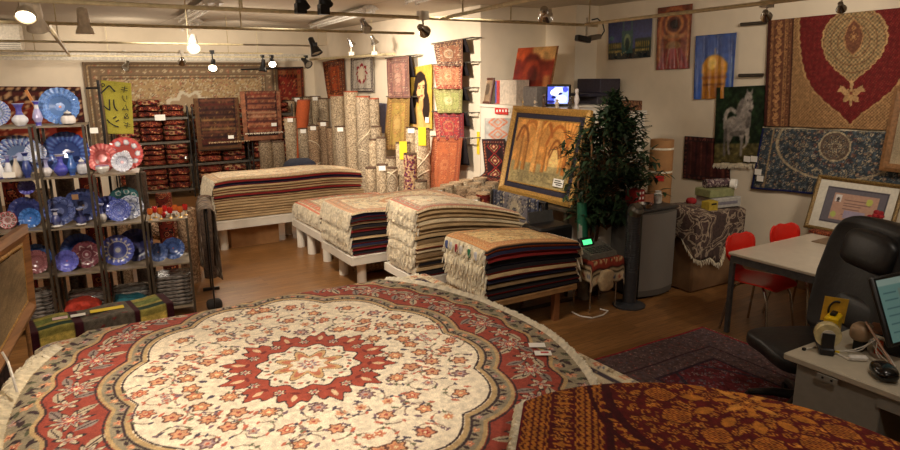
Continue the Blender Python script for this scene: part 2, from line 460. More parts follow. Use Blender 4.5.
M_red = mat('red_plastic', (206, 36, 24), .3, var=.03)
M_leather = mat('black_leather', (24, 23, 24), .42, var=.2, scale=40, bump=.12)
M_greymet = mat('grey_steel_leg', (92, 96, 100), .4, metal=.6)
M_desk = mat('grey_desk_laminate', (176, 166, 146), .45, var=.03, scale=20)
M_deskp = mat('grey_desk_steel', (132, 128, 118), .5, var=.03)
M_table = mat('beige_table_laminate', (206, 194, 174), .3, var=.03, scale=12)
M_cool = mat('grey_cooler_plastic', (92, 88, 82), .35, var=.04, scale=5)
M_fan = mat('dark_grey_fan_plastic', (52, 52, 54), .4)
M_leaf = mat('ficus_leaf', (36, 58, 30), .62, var=.35, scale=9)
M_bark = mat('tan_bark', (120, 86, 52), .85, var=.25, scale=30, bump=.4)
M_basket = mat('wicker', (96, 68, 42), .9, var=.3, scale=60, bump=.5)
M_cable = mat('white_cable', (214, 208, 196), .5)
M_darkwood = mat('dark_rack_wood', (62, 52, 40), .5, var=.2, scale=14)
M_rackshelf = mat('rack_shelf_board', (128, 114, 94), .4, var=.12, scale=12)
M_rollA = floral('pale_figured_rug_back', [(150, 128, 102), (206, 188, 156), (176, 154, 124), (212, 194, 164), (160, 138, 110)], 46)
M_rollB = floral('grey_beige_rug_back', [(126, 110, 92), (190, 172, 144), (156, 138, 114), (196, 180, 152), (140, 122, 100)], 50)
M_rollC = floral('red_blue_rug_back', [(40, 46, 82), (142, 52, 46), (72, 66, 96), (154, 70, 58), (190, 160, 120)], 26)
M_rollD = floral('brown_beige_rug_back', [(124, 98, 74), (180, 152, 120), (152, 124, 96), (188, 162, 130), (134, 106, 82)], 46)
M_end = mat('rolled_rug_end', (84, 62, 46), .9, var=.25, scale=50)
M_endred = mat('red_edged_rug_end', (150, 74, 48), .9, var=.2, scale=50)
M_orange = mat('rust_orange_wool', (168, 78, 36), .9, var=.1, scale=40)
M_kil = [floral('dark_red_tribal_%d' % i, c, 16) for i, c in enumerate([
    [(30, 22, 26), (124, 36, 26), (72, 26, 24), (176, 110, 70), (96, 30, 26)],
    [(196, 140, 96), (110, 44, 30), (40, 28, 30), (150, 60, 38), (60, 30, 28)],
    [(24, 24, 34), (86, 34, 28), (140, 48, 34), (44, 30, 32), (168, 128, 92)],
    [(134, 60, 36), (64, 30, 26), (168, 96, 60), (36, 28, 28), (112, 40, 30)]])]
M_plastic = mat('clear_wrapped_cloth', (112, 106, 100), .18, var=.55, scale=22, bump=.6, stretch=(1, 1, 5), spec=.8)
M_blanket = blanket_mat()

# ------------------------------------------------------------------ the room
HC = 3.0; XW = 6.35; XS = 4.9; YB = 13.5; XL = -2.6; YF = -2.2
def struct(name, mb, mt, smooth=False, **k): return tag(mb.build(name, mt, org=(0, 0, 0), smooth=smooth, **k), kind='structure')
def floor_mat():
    m = bpy.data.materials.new('wood_floor'); m.use_nodes = True; nt = m.node_tree; N = nt.nodes; L = nt.links; b = N['Principled BSDF']
    tc = N.new('ShaderNodeTexCoord'); br = N.new('ShaderNodeTexBrick'); br.inputs['Scale'].default_value = 1
    br.inputs['Brick Width'].default_value = .9; br.inputs['Row Height'].default_value = .075; br.inputs['Mortar Size'].default_value = .0012
    br.inputs['Color1'].default_value = lin((148, 104, 60))+(1,); br.inputs['Color2'].default_value = lin((128, 88, 48))+(1,); br.inputs['Mortar'].default_value = lin((70, 42, 22))+(1,)
    br.offset = .37
    L.new(tc.outputs['Object'], br.inputs['Vector'])
    no = N.new('ShaderNodeTexNoise'); no.inputs['Scale'].default_value = 5; no.inputs['Detail'].default_value = 6
    mp = N.new('ShaderNodeMapping'); mp.inputs['Scale'].default_value = (1.2, 14, 1); L.new(tc.outputs['Object'], mp.inputs['Vector']); L.new(mp.outputs['Vector'], no.inputs['Vector'])
    rp = N.new('ShaderNodeValToRGB'); rp.color_ramp.elements[0].color = (.72, .72, .72, 1); rp.color_ramp.elements[1].color = (1.15, 1.15, 1.15, 1)
    rp.color_ramp.elements[0].position = .35; rp.color_ramp.elements[1].position = .65
    L.new(no.outputs['Fac'], rp.inputs['Fac'])
    mx = N.new('ShaderNodeMix'); mx.data_type = 'RGBA'; mx.blend_type = 'MULTIPLY'; mx.inputs[0].default_value = 1
    L.new(br.outputs['Color'], mx.inputs[6]); L.new(rp.outputs['Color'], mx.inputs[7]); L.new(mx.outputs[2], b.inputs['Base Color'])
    b.inputs['Roughness'].default_value = .36; b.inputs['Specular IOR Level'].default_value = .4
    return m
def ceil_mat():
    m = bpy.data.materials.new('ceiling_board'); m.use_nodes = True; nt = m.node_tree; N = nt.nodes; L = nt.links; b = N['Principled BSDF']
    tc = N.new('ShaderNodeTexCoord'); br = N.new('ShaderNodeTexBrick'); br.inputs['Scale'].default_value = 1; br.offset = 0
    br.inputs['Brick Width'].default_value = 1.82; br.inputs['Row Height'].default_value = 1.82; br.inputs['Mortar Size'].default_value = .008
    br.inputs['Color1'].default_value = lin((188, 176, 156))+(1,); br.inputs['Color2'].default_value = lin((184, 172, 152))+(1,); br.inputs['Mortar'].default_value = lin((150, 138, 118))+(1,)
    L.new(tc.outputs['Object'], br.inputs['Vector']); L.new(br.outputs['Color'], b.inputs['Base Color']); b.inputs['Roughness'].default_value = .9
    return m
struct('floor', MB().box(((XL+XW)/2+.1, (YF+YB)/2, -.05), (XW-XL+.4, YB-YF+.4, .1)), floor_mat())
struct('ceiling', MB().box(((XL+XW)/2+.1, (YF+YB)/2, HC+.05), (XW-XL+.4, YB-YF+.4, .1)), ceil_mat())
struct('wall_right', MB().box((XW+.1, (YF+6.7)/2, HC/2), (.2, 6.7-YF, HC)), M_wall)
struct('wall_rear', MB().box(((XL+XS)/2, YB+.1, HC/2), (XS-XL, .2, HC)), M_wall)
struct('wall_left', MB().box((XL-.1, (YF+YB)/2, HC/2), (.2, YB-YF, HC)), M_wall)
struct('wall_front', MB().box(((XL+XW)/2, YF-.1, HC/2), (XW-XL, .2, HC)), M_wall)
struct('wall_side', MB().box((XS+.1, (7.3+YB)/2+.1, HC/2), (.2, YB-7.3+.2, HC)), M_wall)
struct('wall_alcove', MB().box(((XS+.2+6.55)/2, 7.4, HC/2), (6.55-XS-.2, .2, HC)), M_wall)
struct('wall_pillar', MB().box((6.26, 7.0, HC/2), (.58, .6, HC)), M_wall)
mb = MB().box((5.1, 6.07, .87), (.4, 2.44, 1.74)); mb.box((5.83, 6.68, .87), (1.06, 1.22, 1.74)); mb.box((5.1, 6.07, 1.75), (.44, 2.46, .035)); mb.box((5.84, 6.68, 1.75), (1.04, 1.22, .035))
struct('wall_low', mb, M_white)
struct('ceiling_soffit', MB().box(((XL+XS)/2, 13.1, 2.86), (XS-XL, .8, .28)), mat('soffit_paint', (196, 182, 158), .9, var=.02, scale=6))
struct('baseboard_right', MB().box((XW-.012, 2.2, .045), (.024, 8.6, .09)), mat('brown_baseboard', (110, 84, 58), .6))
struct('trim_1', MB().box(((XL+XS)/2, YB-.03, 2.5), (XS-XL-.1, .05, .14)), mat('white_duct', (216, 208, 190), .5))
struct('trim_2', MB().box((3.2, 4.62, .004), (6.2, .07, .006)), mat('dark_floor_joint', (66, 42, 26), .6))

# ------------------------------------------------------------------ rails, tracks and lamps
RZ = 2.47
def rail(label, p, q, rods, r=.010):
    t = thing('lighting_rail', label, 'rail', p, 'cream lighting rails under the ceiling')
    MB().tube([p, q], r, 8).build('tube', M_track, t)
    for h in rods: MB().cyl((h[0], h[1], RZ), (h[0], h[1], HC), .005, n=6).build('hanger_rod', M_track, t)
    return t
rail('cream lighting rail nearest the camera, running across the ceiling', (-1.2, 3.42, RZ), (3.36, 3.55, RZ), [(.9, 3.46), (2.6, 3.53)])
rail('cream lighting rail second nearest, ending above the hanging runners', (-1.4, 4.86, RZ), (2.62, 4.86, RZ), [(-.6, 4.86), (1.25, 4.86)])
rail('cream lighting rail third from the front, over the far platform stack', (-1.4, 7.36, RZ), (1.9, 7.36, RZ), [(1.35, 7.36), (-.4, 7.36)])
rail('cream lighting rail fourth from the front, before the wire shelves', (-1.0, 10.14, RZ), (3.2, 10.14, RZ), [(0, 10.14), (2.4, 10.14)])
rail('cream lighting rail farthest back, along the wall behind the wire shelves', (-.6, 12.2, RZ), (4.3, 12.2, RZ), [(1.0, 12.2), (3.4, 12.2)])
rail('short cream lighting rail running away from the nearest rail at its middle', (2.08, 3.54, RZ), (1.86, 2.2, RZ), [(2.03, 3.2)])
rail('cream lighting rail pointing at the rug hung high on the right wall', (3.2, 3.5, RZ), (2.95, 1.6, RZ), [(3.19, 3.45)])
rail('cream lighting rail running away under the ceiling at the left', (.08, 4.9, RZ), (.45, 12.1, RZ), [(.2, 7.4)], .018)
rail('cream lighting rail along the white wall above the two small hung rugs', (4.62, 9.2, 2.45), (4.62, 12.9, 2.45), [(4.62, 10), (4.62, 12.4)], .022)

def fluo(label, c, L, rz=0):
    t = thing('ceiling_light', label, 'ceiling light', c, 'unlit twin tube lights on the ceiling'); R = rotm('Z', rz); c = Vector(c)
    hb = MB(); n0 = 0
    hb.prism([(-.13, 0), (-.05, .05), (.05, .05), (.13, 0)], -L/2, L/2)
    hb.v = [tuple(R @ Vector((x, z, y)) + c) for x, y, z in hb.v]; hb.build('housing', mat('fluorescent_housing', (206, 200, 188), .35), t, smooth=False)
    for s in (-1, 1):
        d = R @ Vector((s*.06, L/2-.03, -.025)); e = R @ Vector((s*.06, -L/2+.03, -.025))
        MB().cyl(c+d, c+e, .015, n=8).build('tube', mat('fluorescent_tube', (236, 234, 226), .25), t)
        for z in (d, e): MB().box(c+z, (.03, .04, .05)).build('tube_holder', mat('fluorescent_housing', (0, 0, 0)), t)
fluo('twin tube ceiling light at upper left, nearest of the left pair', (1.83, 9.3, 2.95), 2.5, -.05)
fluo('twin tube ceiling light at upper left, farther of the left pair', (2.2, 11.7, 2.95), 1.5, -.08)
fluo('long twin tube ceiling light above the middle platforms', (3.82, 9.4, 2.95), 3.0, -.12)
fluo('twin tube ceiling light nearest the white side wall', (3.55, 6.0, 2.95), 1.6, -.1)

def lamp(label, p, aim, style, lit=False, top=None, s=1.0):
    """track spotlight: clamp on the rail, bracket arm, housing, lamp face"""
    p = Vector(p); aim = (Vector(aim)-p).normalized(); top = RZ if top is None else top
    t = thing('track_spotlight', label, 'spotlight', p, 'spotlights on the rails')
    body, arm = {'white': (M_cream, M_cream), 'black': (M_black, M_black), 'chrome': (M_chrome, M_cream)}[style]
    R = aim.to_track_quat('Z', 'Y').to_matrix()
    if style == 'white': prof = [(.028, -.15), (.05, -.13), (.055, -.03), (.05, 0), (.075, .06), (.082, .09), (.07, .088), (.045, .04), (0.001, .035)]
    elif style == 'black': prof = [(.02, -.12), (.034, -.11), (.036, -.03), (.05, .02), (.075, .09), (.067, .089), (.04, .03), (.001, .025)]
    else: prof = [(.015, -.08), (.028, -.07), (.03, -.02), (.055, .03), (.058, .045), (.05, .044), (.025, 0), (.001, 0)]
    prof = [(a*s, b*s) for a, b in prof]
    MB().lathe(prof, p, 16, R).build('housing', body, t)
    fz = {'white': .075, 'black': .075, 'chrome': .036}[style]*s; fr = {'white': .073, 'black': .066, 'chrome': .048}[style]*s
    MB().lathe([(.001, fz-.02*s), (fr*.6, fz-.012*s), (fr, fz)], p, 16, R).build('lamp_face', (M_bulb if s >= 1 else M_bulb2) if lit else mat('unlit_lamp_glass', (150, 144, 130), .2), t)
    b = MB(); b.tube([(p.x, p.y, top), (p.x, p.y, p.z+.05*s), p+Vector((0, 0, .0))], .009*s, 6); b.build('bracket', arm, t)
    MB().box((p.x, p.y, top+.012), (.05, .09*s, .05)).build('clamp', arm, t)
    if lit: return p+aim*.14*s, aim
    return None
SPOTS = []
def addspot(pa, power, size=70, blend=.7, col=(1, .83, .62), rad=.06):
    if pa is None: return
    l = bpy.data.lights.new('spot', 'SPOT'); l.energy = power; l.spot_size = math.radians(size); l.spot_blend = blend; l.color = col; l.shadow_soft_size = rad
    o = bpy.data.objects.new('spot', l); COL.objects.link(o); o.location = pa[0]; o.rotation_euler = (-Vector(pa[1])).to_track_quat('Z', 'Y').to_euler()
# ------------------------------------------------------------------ stacks of rugs on low platforms
def platform(label, X0, X1, Y0, Y1, z0, z1, legs, legmat=None, bm=None, lr=.05, square=False):
    c = ((X0+X1)/2, (Y0+Y1)/2, 0)
    t = thing('low_platform', label, 'platform', c, 'low platforms under the rug stacks')
    mb = MB(); h = z1-z0
    mb.rbox(((X0+X1)/2, (Y0+Y1)/2, z1-.012), (X1-X0, Y1-Y0, .024), .004); mb.build('top_board', bm or M_white, t, smooth=False)
    mb = MB()
    for y in (Y0+.012, Y1-.012): mb.box(((X0+X1)/2, y, (z0+z1-.024)/2), (X1-X0, .024, h-.024))
    for x in (X0+.012, X1-.012): mb.box((x, (Y0+Y1)/2, (z0+z1-.024)/2), (.024, Y1-Y0-.05, h-.024))
    mb.build('apron', bm or M_white, t, smooth=False)
    for (x, y) in legs:
        if square: MB().box((x, y, (z1-.024)/2), (.055, .055, z1-.024)).build('leg', legmat or M_white, t, smooth=False)
        else: MB().cyl((x, y, 0), (x, y, z1-.024), lr, n=18).build('leg', legmat or M_white, t)
    return t

def rug_stack(desc, X0, X1, Y0, Y1, z0, z1, n, sides, top_cv, group, sag=None, fr_mat=None, ends=(1, 0), nstr=70, fl=.12, seed=3, uneven=.03, topdesc=None, wave=.012):
    """n separate rugs lying one on another; their warp ends hang over the aisle end"""
    R = random.Random(seed); T = (z1-z0)/n; sag = sag or (lambda x, z: 0*x)
    prev = None
    for i in range(n):
        q = R.uniform(.85, 1.15)
        zb = z0+T*i; zt = z0+T*(i+1)
        x0 = X0+R.uniform(0, uneven); x1 = X1-R.uniform(0, uneven*2); y0 = Y0+R.uniform(0, uneven*.6); y1 = Y1-R.uniform(0, uneven)
        last = i == n-1
        cA, cB = sides[i % len(sides)]
        cv = top_cv(x1-x0, y1-y0) if last else CV(x1-x0, y1-y0, .07, cA)
        ph = R.uniform(0, 6)
        def hz(X, Y, lev, x0=x0, x1=x1, ph=ph):
            f = (lev-z0)/(z1-z0); ex = (X-X0)/(X1-X0)
            return lev + f*(wave*np.sin(X*5.1+1.3*Y+.0*ph)+wave*.7*np.sin(Y*6+X*2)) + sag(X, f) - (f**2)*.03*np.clip(1-ex*7, 0, 1)**2
        ny, nx = cv.U.shape
        XX = cv.U+(x0+x1)/2; YY = cv.V+(y0+y1)/2
        top = np.stack([XX, YY, hz(XX, YY, zt)], -1)
        # closed slab: rings around the border going down with a bulge
        V = [top.reshape(-1, 3)]; C = [cv.a.reshape(-1, 3)]
        idx = np.arange(ny*nx).reshape(ny, nx)
        ring = np.concatenate([idx[0, :-1], idx[:-1, -1], idx[-1, :0:-1], idx[:0:-1, 0]])
        rp = V[0][ring]; cen = np.array([(x0+x1)/2, (y0+y1)/2]); m = len(ring)
        nr = np.zeros((m, 2)); eps = 1e-4
        nr[:, 0] = np.where(rp[:, 0] < x0+eps, -1, np.where(rp[:, 0] > x1-eps, 1, 0)); nr[:, 1] = np.where(rp[:, 1] < y0+eps, -1, np.where(rp[:, 1] > y1-eps, 1, 0))
        F = []; base = len(V[0])
        prevring = ring; levels = [(.30, .7, cA), (.62, .95, cA), (.66, 1.0, cB), (.95, .55, cB)]
        q = np.stack([idx[:-1, :-1], idx[:-1, 1:], idx[1:, 1:], idx[1:, :-1]], -1).reshape(-1, 4).tolist()
        for (dz, bul, cc) in levels:
            lv = zt-(zt-zb)*dz
            p = rp.copy(); p[:, 2] = hz(p[:, 0], p[:, 1], lv); p[:, :2] += nr*bul*min(.014, T*.4)
            new = np.arange(base, base+m); base += m; V.append(p)
            j = NR.uniform(.88, 1.1, (m, 1)); C.append(np.array([cc]*m, float)*j)
            for k in range(m):
                k2 = (k+1) % m; q.append([int(prevring[k2]), int(prevring[k]), int(new[k]), int(new[k2])])
            prevring = new
        q.append([int(v) for v in prevring[::-1]])
        mb = MB(); mb.v = [tuple(v) for v in np.concatenate(V)]; mb.f = [tuple(f) for f in q]; mb.mi = [0]*len(q); mb.c = np.concatenate(C)
        nm = 'stacked_rug'
        k = n-1-i
        lab = (topdesc if last and topdesc else ('topmost rug of ' if last else ORD[k]+' rug from the top of ')+desc)
        o = mb.build(nm, CLOTH); tag(o, lab, 'rug', group)
        for s, on in zip((-1, 1), ends):
            if not on: continue
            xe = x0 if s < 0 else x1
            E = [(xe+s*.012, y, float(hz(np.array(xe), np.array(y), zt-T*.15))) for y in np.linspace(y0+.01, y1-.01, 8)]
            fringe('fringe', E, (s, 0, 0), fl*R.uniform(.8, 1.15)*min(1, .35+.25*i), fr_mat or M_fringe2, o, n=int(nstr*1.1), w=.018, rnd=R, hang=1.0)

PAL_T = [[(206, 150, 120), (226, 200, 164)], [(176, 160, 134), (206, 186, 156)], [(160, 150, 140), (206, 192, 168)]]
CREAM = (206, 186, 150); TAN = (178, 150, 110); REDL = (122, 32, 30); NAV = (34, 34, 56); BLK = (30, 26, 28); DKT = (128, 104, 74)
PAL_S = [[(150, 70, 60), (206, 150, 120), (110, 40, 40)], [(150, 130, 100), (190, 170, 140)], [(90, 96, 120), (180, 170, 160)], [(196, 120, 90), (230, 200, 160)]]
def top_pale(seed, bord=(196, 160, 124), field=(216, 198, 164)):
    return lambda w, h: rug_cv(w, h, .014, field, bord, (176, 146, 116), PAL_T, [(206, 156, 126), (222, 204, 170)], bw=.14, seed=seed, gap=.1, r=.028)
# far stack by the wire shelves
platform('long white platform under the far stack by the wire shelves', 1.6, 3.66, 8.24, 8.94, .29, .4, [(1.75, 8.42), (1.75, 8.78), (3.5, 8.42), (3.5, 8.78), (2.7, 8.78)])
far_sides = [(TAN, (160, 134, 98))]*7+[(TAN, REDL), (REDL, NAV), (TAN, DKT), (TAN, REDL), (TAN, DKT), (NAV, REDL), (REDL, NAV), (CREAM, TAN)]
rug_stack('the far stack before the wire shelves', 1.65, 3.63, 8.27, 8.9, .405, .92, 15, far_sides, top_pale(11, (200, 170, 130)), 'rugs in the far stack', ends=(1, 0), wave=.005, nstr=56, fl=.085, seed=4,
          topdesc='beige patterned rug on top of the far stack by the wire shelves', sag=lambda x, f: -.05*f*np.clip((x-3.0)/.6, 0, 1)**2)
# small stack in the middle
platform('white platform with two thick pale rugs, behind the middle stack', 2.55, 3.8, 7.08, 8.12, .27, .36, [(2.66, 7.2), (2.62, 7.62), (2.62, 8.02), (3.65, 7.2), (3.65, 8.0)])
rug_stack('the low stack behind the middle stack', 2.57, 3.78, 7.1, 8.1, .365, .61, 4, [(CREAM, TAN), (TAN, REDL), (CREAM, NAV), (CREAM, REDL)], top_pale(12, (206, 120, 96), (222, 208, 176)), 'rugs in the low middle stack', nstr=70, fl=.1, seed=5,
          topdesc='cream rug with red edge on top of the low stack, behind the middle stack')
# middle stack, dark layered side
platform('white platform under the middle stack with dark red layers', 2.46, 3.85, 5.98, 6.82, .27, .36, [(2.63, 6.13), (2.62, 6.6), (3.7, 6.13), (3.7, 6.66)])
mid_sides = [(BLK, REDL), (REDL, BLK), (NAV, DKT), (BLK, REDL), (TAN, BLK), (BLK, NAV), (REDL, BLK), (BLK, DKT), (DKT, BLK), (BLK, REDL), (NAV, REDL), (CREAM, NAV)]
rug_stack('the middle stack with dark red layers', 2.48, 3.83, 6.0, 6.8, .365, .82, 12, mid_sides, lambda w, h: rug_cv(w, h, .012, (226, 208, 172), (214, 170, 136), (190, 150, 120), PAL_T, [(214, 160, 120), (230, 212, 178)], bw=.14, seed=8, gap=.1, r=.028),
          'rugs in the middle stack', nstr=90, fl=.085, seed=6, topdesc='cream rug with faded orange medallion on top of the middle stack')
# tall stack, sandy layers
platform('white platform under the tall sandy stack', 2.7, 3.95, 5.04, 5.72, .26, .34, [(2.85, 5.18), (2.85, 5.58), (3.8, 5.18), (3.8, 5.58)])
tall_sides = [(BLK, REDL), (TAN, BLK), (BLK, DKT)]+[(TAN, DKT), (DKT, TAN), (CREAM, DKT), (TAN, REDL), (DKT, TAN), (TAN, BLK), (TAN, DKT), (TAN, DKT), (CREAM, TAN), (TAN, DKT), (TAN, DKT), (CREAM, DKT)]
rug_stack('the tall stack with sandy layers', 2.72, 3.93, 5.06, 5.64, .345, .99, 15, tall_sides, lambda w, h: rug_cv(w, h, .012, (212, 196, 166), (190, 110, 92), (160, 136, 116), PAL_T, [(190, 170, 140), (214, 196, 164)], bw=.12, seed=9, gap=.1, r=.028),
          'rugs in the tall stack', nstr=95, fl=.09, seed=7, uneven=.045, topdesc='pale rug with red border on top of the tall sandy stack',
          sag=lambda x, f: -.20*f*np.clip((x-2.95)/.98, 0, 1)**2+.012*f*np.sin((x-2.7)*4))
# front stack on the timber-legged bench
platform('timber-legged bench under the front stack', 2.9, 3.88, 4.22, 4.86, .27, .32, [(2.96, 4.28), (3.68, 4.28), (2.96, 4.8), (3.68, 4.8)], M_wood2, mat('pale_bench_timber', (150, 112, 70), .6, var=.15, scale=12), square=True)
front_sides = [(BLK, NAV), (BLK, REDL), (DKT, BLK), (NAV, BLK), (TAN, REDL), (BLK, REDL), (BLK, NAV), (REDL, BLK), (NAV, REDL), (BLK, (190, 90, 40))]
rug_stack('the front stack on the timber-legged bench', 2.9, 3.9, 4.22, 4.86, .325, .785, 10, front_sides, lambda w, h: rug_cv(w, h, .009, (236, 204, 146), (212, 156, 104), (200, 154, 106), [[(190, 120, 80), (226, 196, 146)], [(150, 140, 110), (206, 180, 140)]], [(206, 170, 118), (222, 192, 142)], bw=.15, seed=10, gap=.08, r=.022),
          'rugs in the front stack', nstr=85, fl=.1, seed=8, ends=(1, 1), fr_mat=M_fringe, topdesc='golden rug with orange border on top of the front stack',
          sag=lambda x, f: -.09*f*np.clip((x-3.25)/.65, 0, 1)**1.6, wave=.009)
for i, (y, c) in enumerate(((4.33, (196, 196, 200)), (4.43, (40, 110, 70)), (4.56, (200, 196, 190)), (4.63, (150, 36, 46)), (4.72, (190, 190, 190)), (4.79, (70, 84, 130)))):
    mb = MB().pad((2.868, y, .7), (.022, .045, .075), .6, 6)
    solo('wool_tassel', ['pale grey wool tassel nearest the aisle corner on the front stack fringe', 'green wool tassel on the front stack fringe', 'white wool tassel between green and red on the front stack fringe', 'dark red wool tassel on the front stack fringe', 'pale grey wool tassel beyond the red one on the front stack fringe', 'blue wool tassel on the front stack fringe'][i], 'tassel', mb, mat('tassel_%d' % i, c, .9), 'wool tassels on the front stack')
# boxes under the platforms
def carton(label, c, d, mt=None, rz=0):
    R = rotm('Z', rz); t = thing('cardboard_box', label, 'box', (c[0], c[1], c[2]), 'boxes under the platforms')
    MB().rbox((c[0], c[1], c[2]+d[2]/2), d, .004, R).build('body', mt or M_board, t, smooth=False)
    MB().box((c[0], c[1], c[2]+d[2]+.0015), (.05, d[1], .002), R).build('tape', mat('parcel_tape', (150, 108, 62), .3), t, smooth=False)
carton('plain cardboard box under the far stack platform', (2.15, 8.62, 0), (.62, .4, .25))
carton('small cardboard box under the low middle platform', (2.8, 7.4, 0), (.2, .3, .2))
carton('dark carton under the bench of the front stack', (3.45, 4.7, 0), (.18, .2, .24), mat('grey_carton', (104, 96, 84), .8))
carton('brown carton beside the dark one under the bench of the front stack', (3.2, 4.68, 0), (.22, .2, .2), mat('dull_carton', (92, 76, 58), .8))
mb = MB().cyl((2.72, 6.5, .09), (3.4, 6.55, .09), .09, n=16); solo('rolled_rug', 'rolled rug lying on the floor under the middle platform', 'rolled rug', mb, M_rollD)

# ------------------------------------------------------------------ the oval rug on the front pile
CX, CY, ZP = .965, 2.95, .75
PE = 4.03      # far edge of the pile under it
platform('large white platform under the oval rug', -.2, 2.24, 1.55, 4.0, .55, .66, [(-.1, 1.7), (-.1, 3.9), (2.12, 1.7), (2.12, 3.9)])
cv = CV(2.5, 2.62, .012, (212, 194, 160))
e = cv.edge()
cv.border(.0, .12, (206, 190, 158), PAL_S, .09, .03, (70, 60, 70)); cv.border(.14, .36, (214, 198, 166), [[(60, 56, 70), (150, 130, 110), (206, 190, 160)], [(170, 100, 76), (214, 180, 140)]], .12, .05, (70, 60, 70))
cv.scatter(e < .4, .07, .016, PAL_S, 31, (66, 60, 66), 420); cv.mottle(.12, 4, 3)
def under(U, V):
    x = U+1.04; y = V+2.79
    z = np.full_like(x, .712)+.004*np.sin(x*7+y*3); s = np.maximum(0, y-PE-.03)
    y = np.where(s > 0, PE+.03+.05*np.tanh(s*8), y); z = z-np.maximum(0, s-.03); z = z-.06*np.clip((x-2.24)/.06, 0, 1)**2; x = np.maximum(x, -.2); z = z-.03*np.clip((-.1-x)/.1, 0, 1)**2
    return x, y, z
o = sheet('patterned_rug', cv, under, CLOTH, thick=.018); tag(o, 'cream patterned rug under the oval rug, its corner showing at the right', 'rug')
o2 = MB().rbox((1.02, 2.78, .682), (2.42, 2.44, .034), .012); solo('folded_felt_pad', 'thick pale pad between the white platform and the cream rugs', 'pad', o2, mat('felt_pad', (190, 176, 150), .95))

AX, AY = 1.27, 1.55
cv = CV(2.56, 2.96, .0056, (238, 222, 194)); cv.vv = cv.vv  # the far part hangs over the edge
U, V = cv.U, cv.V+.08; cv.V = V; cv.vv = cv.vv+.08
en = np.hypot(U/AX, V/AY); th = np.arctan2(V/AY, U/AX)
GREY = (152, 140, 116); REDB = (158, 72, 58); INK = (66, 50, 52); TANB = (190, 160, 114); IV = (238, 224, 198)
pal_f = [[(206, 136, 104), (214, 150, 112), (176, 66, 56), (240, 214, 170)], [(210, 150, 114), (220, 166, 124), (166, 76, 66)], [(150, 124, 128), (206, 170, 146), (190, 100, 80)], [(214, 156, 112), (206, 130, 96), (240, 210, 160)]]
sc = np.abs(np.sin(th*6)); fb = .62+.05*sc
ro = .905+.012*np.cos(th*32); ri = fb+.06
cv.a[en > ro] = GREY
band = (en <= ro) & (en > ri); cv.a[band] = REDB
cv.a[(en <= ri) & (en > fb)] = GREY
# grey bands: small dark leaves and blossoms
for k in range(260):
    t = 2*PI*k/260; q = .95+.03*math.sin(k*2.4)
    x, y = AX*q*math.cos(t), AY*q*math.sin(t)
    if k % 3 == 0: cv.flower(x, y, .03, pal_f[k % 4], 6, k)
    else: cv.leaf(x, y, t+k, .06, .026, INK if k % 2 else (90, 92, 70))
    cv.leaf(x+.02*math.cos(k*1.7), y+.02*math.sin(k*1.7), k*1.3, .05, .016, INK)
for k in range(180):
    t = 2*PI*(k+.5)/180; q = .65+.05*abs(math.sin(t*6)); x, y = AX*q*math.cos(t), AY*q*math.sin(t)
    if k % 3 == 0: cv.flower(x, y, .021, pal_f[k % 4], 5, k)
    else: cv.leaf(x, y, k*2.1, .04, .016, INK)
for k in range(96):      # red border palmettes, vine and lancet leaves
    t = 2*PI*k/96; q = (ro.mean()+ri.mean())/2; x, y = AX*q*math.cos(t), AY*q*math.sin(t)
    if k % 4 == 0: cv.flower(x, y, .095, [INK, (206, 190, 160), (150, 128, 126), (190, 60, 48), (232, 214, 176)], 10, t, .3)
    elif k % 4 == 2: cv.flower(x+.02*math.cos(t), y+.02*math.sin(t), .066, [INK, (214, 198, 166), (176, 150, 140), (206, 110, 80)], 5, t+.3, .4)
    else:
        sg = 1 if k % 8 in (1, 5) else -1
        for j, (dr, da, l) in enumerate(((.06, .6, .12), (-.055, -.8, .11))):
            cv.leaf(x+sg*dr*math.cos(t), y+sg*dr*math.sin(t), t+sg*da+1.2, l, .046, (146, 130, 120) if j == 1 else (192, 174, 146), INK)
for (ex, w_, c_) in ((1.0, .009, TANB), (ro, .009, TANB), (ro-.012, .005, INK), (ri, .009, TANB), (ri+.013, .005, INK), (fb, .011, TANB), (fb+.015, .006, INK), (fb-.014, .005, INK)):
    cv.a[np.abs(en-ex) < w_*.75] = c_
# ivory field
R = random.Random(5); pts = []
for _ in range(9000):
    x = R.uniform(.02, .86); y = R.uniform(.02, 1.12); q = math.hypot(x/AX, y/AY)
    if q > .60 or math.hypot(x, y) < .43: continue
    if any((x-p[0])**2+(y-p[1])**2 < .115**2 for p in pts): continue
    pts.append((x, y))
for i, (x, y) in enumerate(pts):
    a0 = R.uniform(0, 6.3); sg = R.choice((-1, 1)); big = R.random() < .62; r_ = R.uniform(.042, .054) if big else R.uniform(.022, .03); pc = R.choice(pal_f); n_ = R.choice((6, 8, 5))
    lr = [(R.uniform(0, 6.3), R.choice(((126, 100, 108), (112, 112, 84), (196, 110, 86), (84, 74, 86)))) for _ in range(8)]
    for mx_ in (-1, 1):
        for my_ in (-1, 1):
            L = []
            for k in range(9):
                t = a0+sg*k*.42; q = .03+.0078*k; L.append((mx_*(x+q*math.cos(t)), my_*(y+q*math.sin(t))))
            cv.stroke(L, .0075, (158, 134, 114))
            for j, k in enumerate((2, 3, 5, 6, 8)):
                cv.leaf(L[k][0], L[k][1], mx_*my_*lr[j][0], .032, .013, lr[j][1])
            cv.flower(mx_*x, my_*y, r_, [(110, 70, 60)]+pc if big else pc, n_, a0*mx_*my_, .17)
            if big: cv.leaf(mx_*(x+r_*1.3), my_*(y-r_*.8), .7*mx_*my_, .04, .016, lr[6][1]); cv.leaf(mx_*(x-r_*1.2), my_*(y+r_*.9), .8*mx_*my_, .045, .018, lr[7][1])
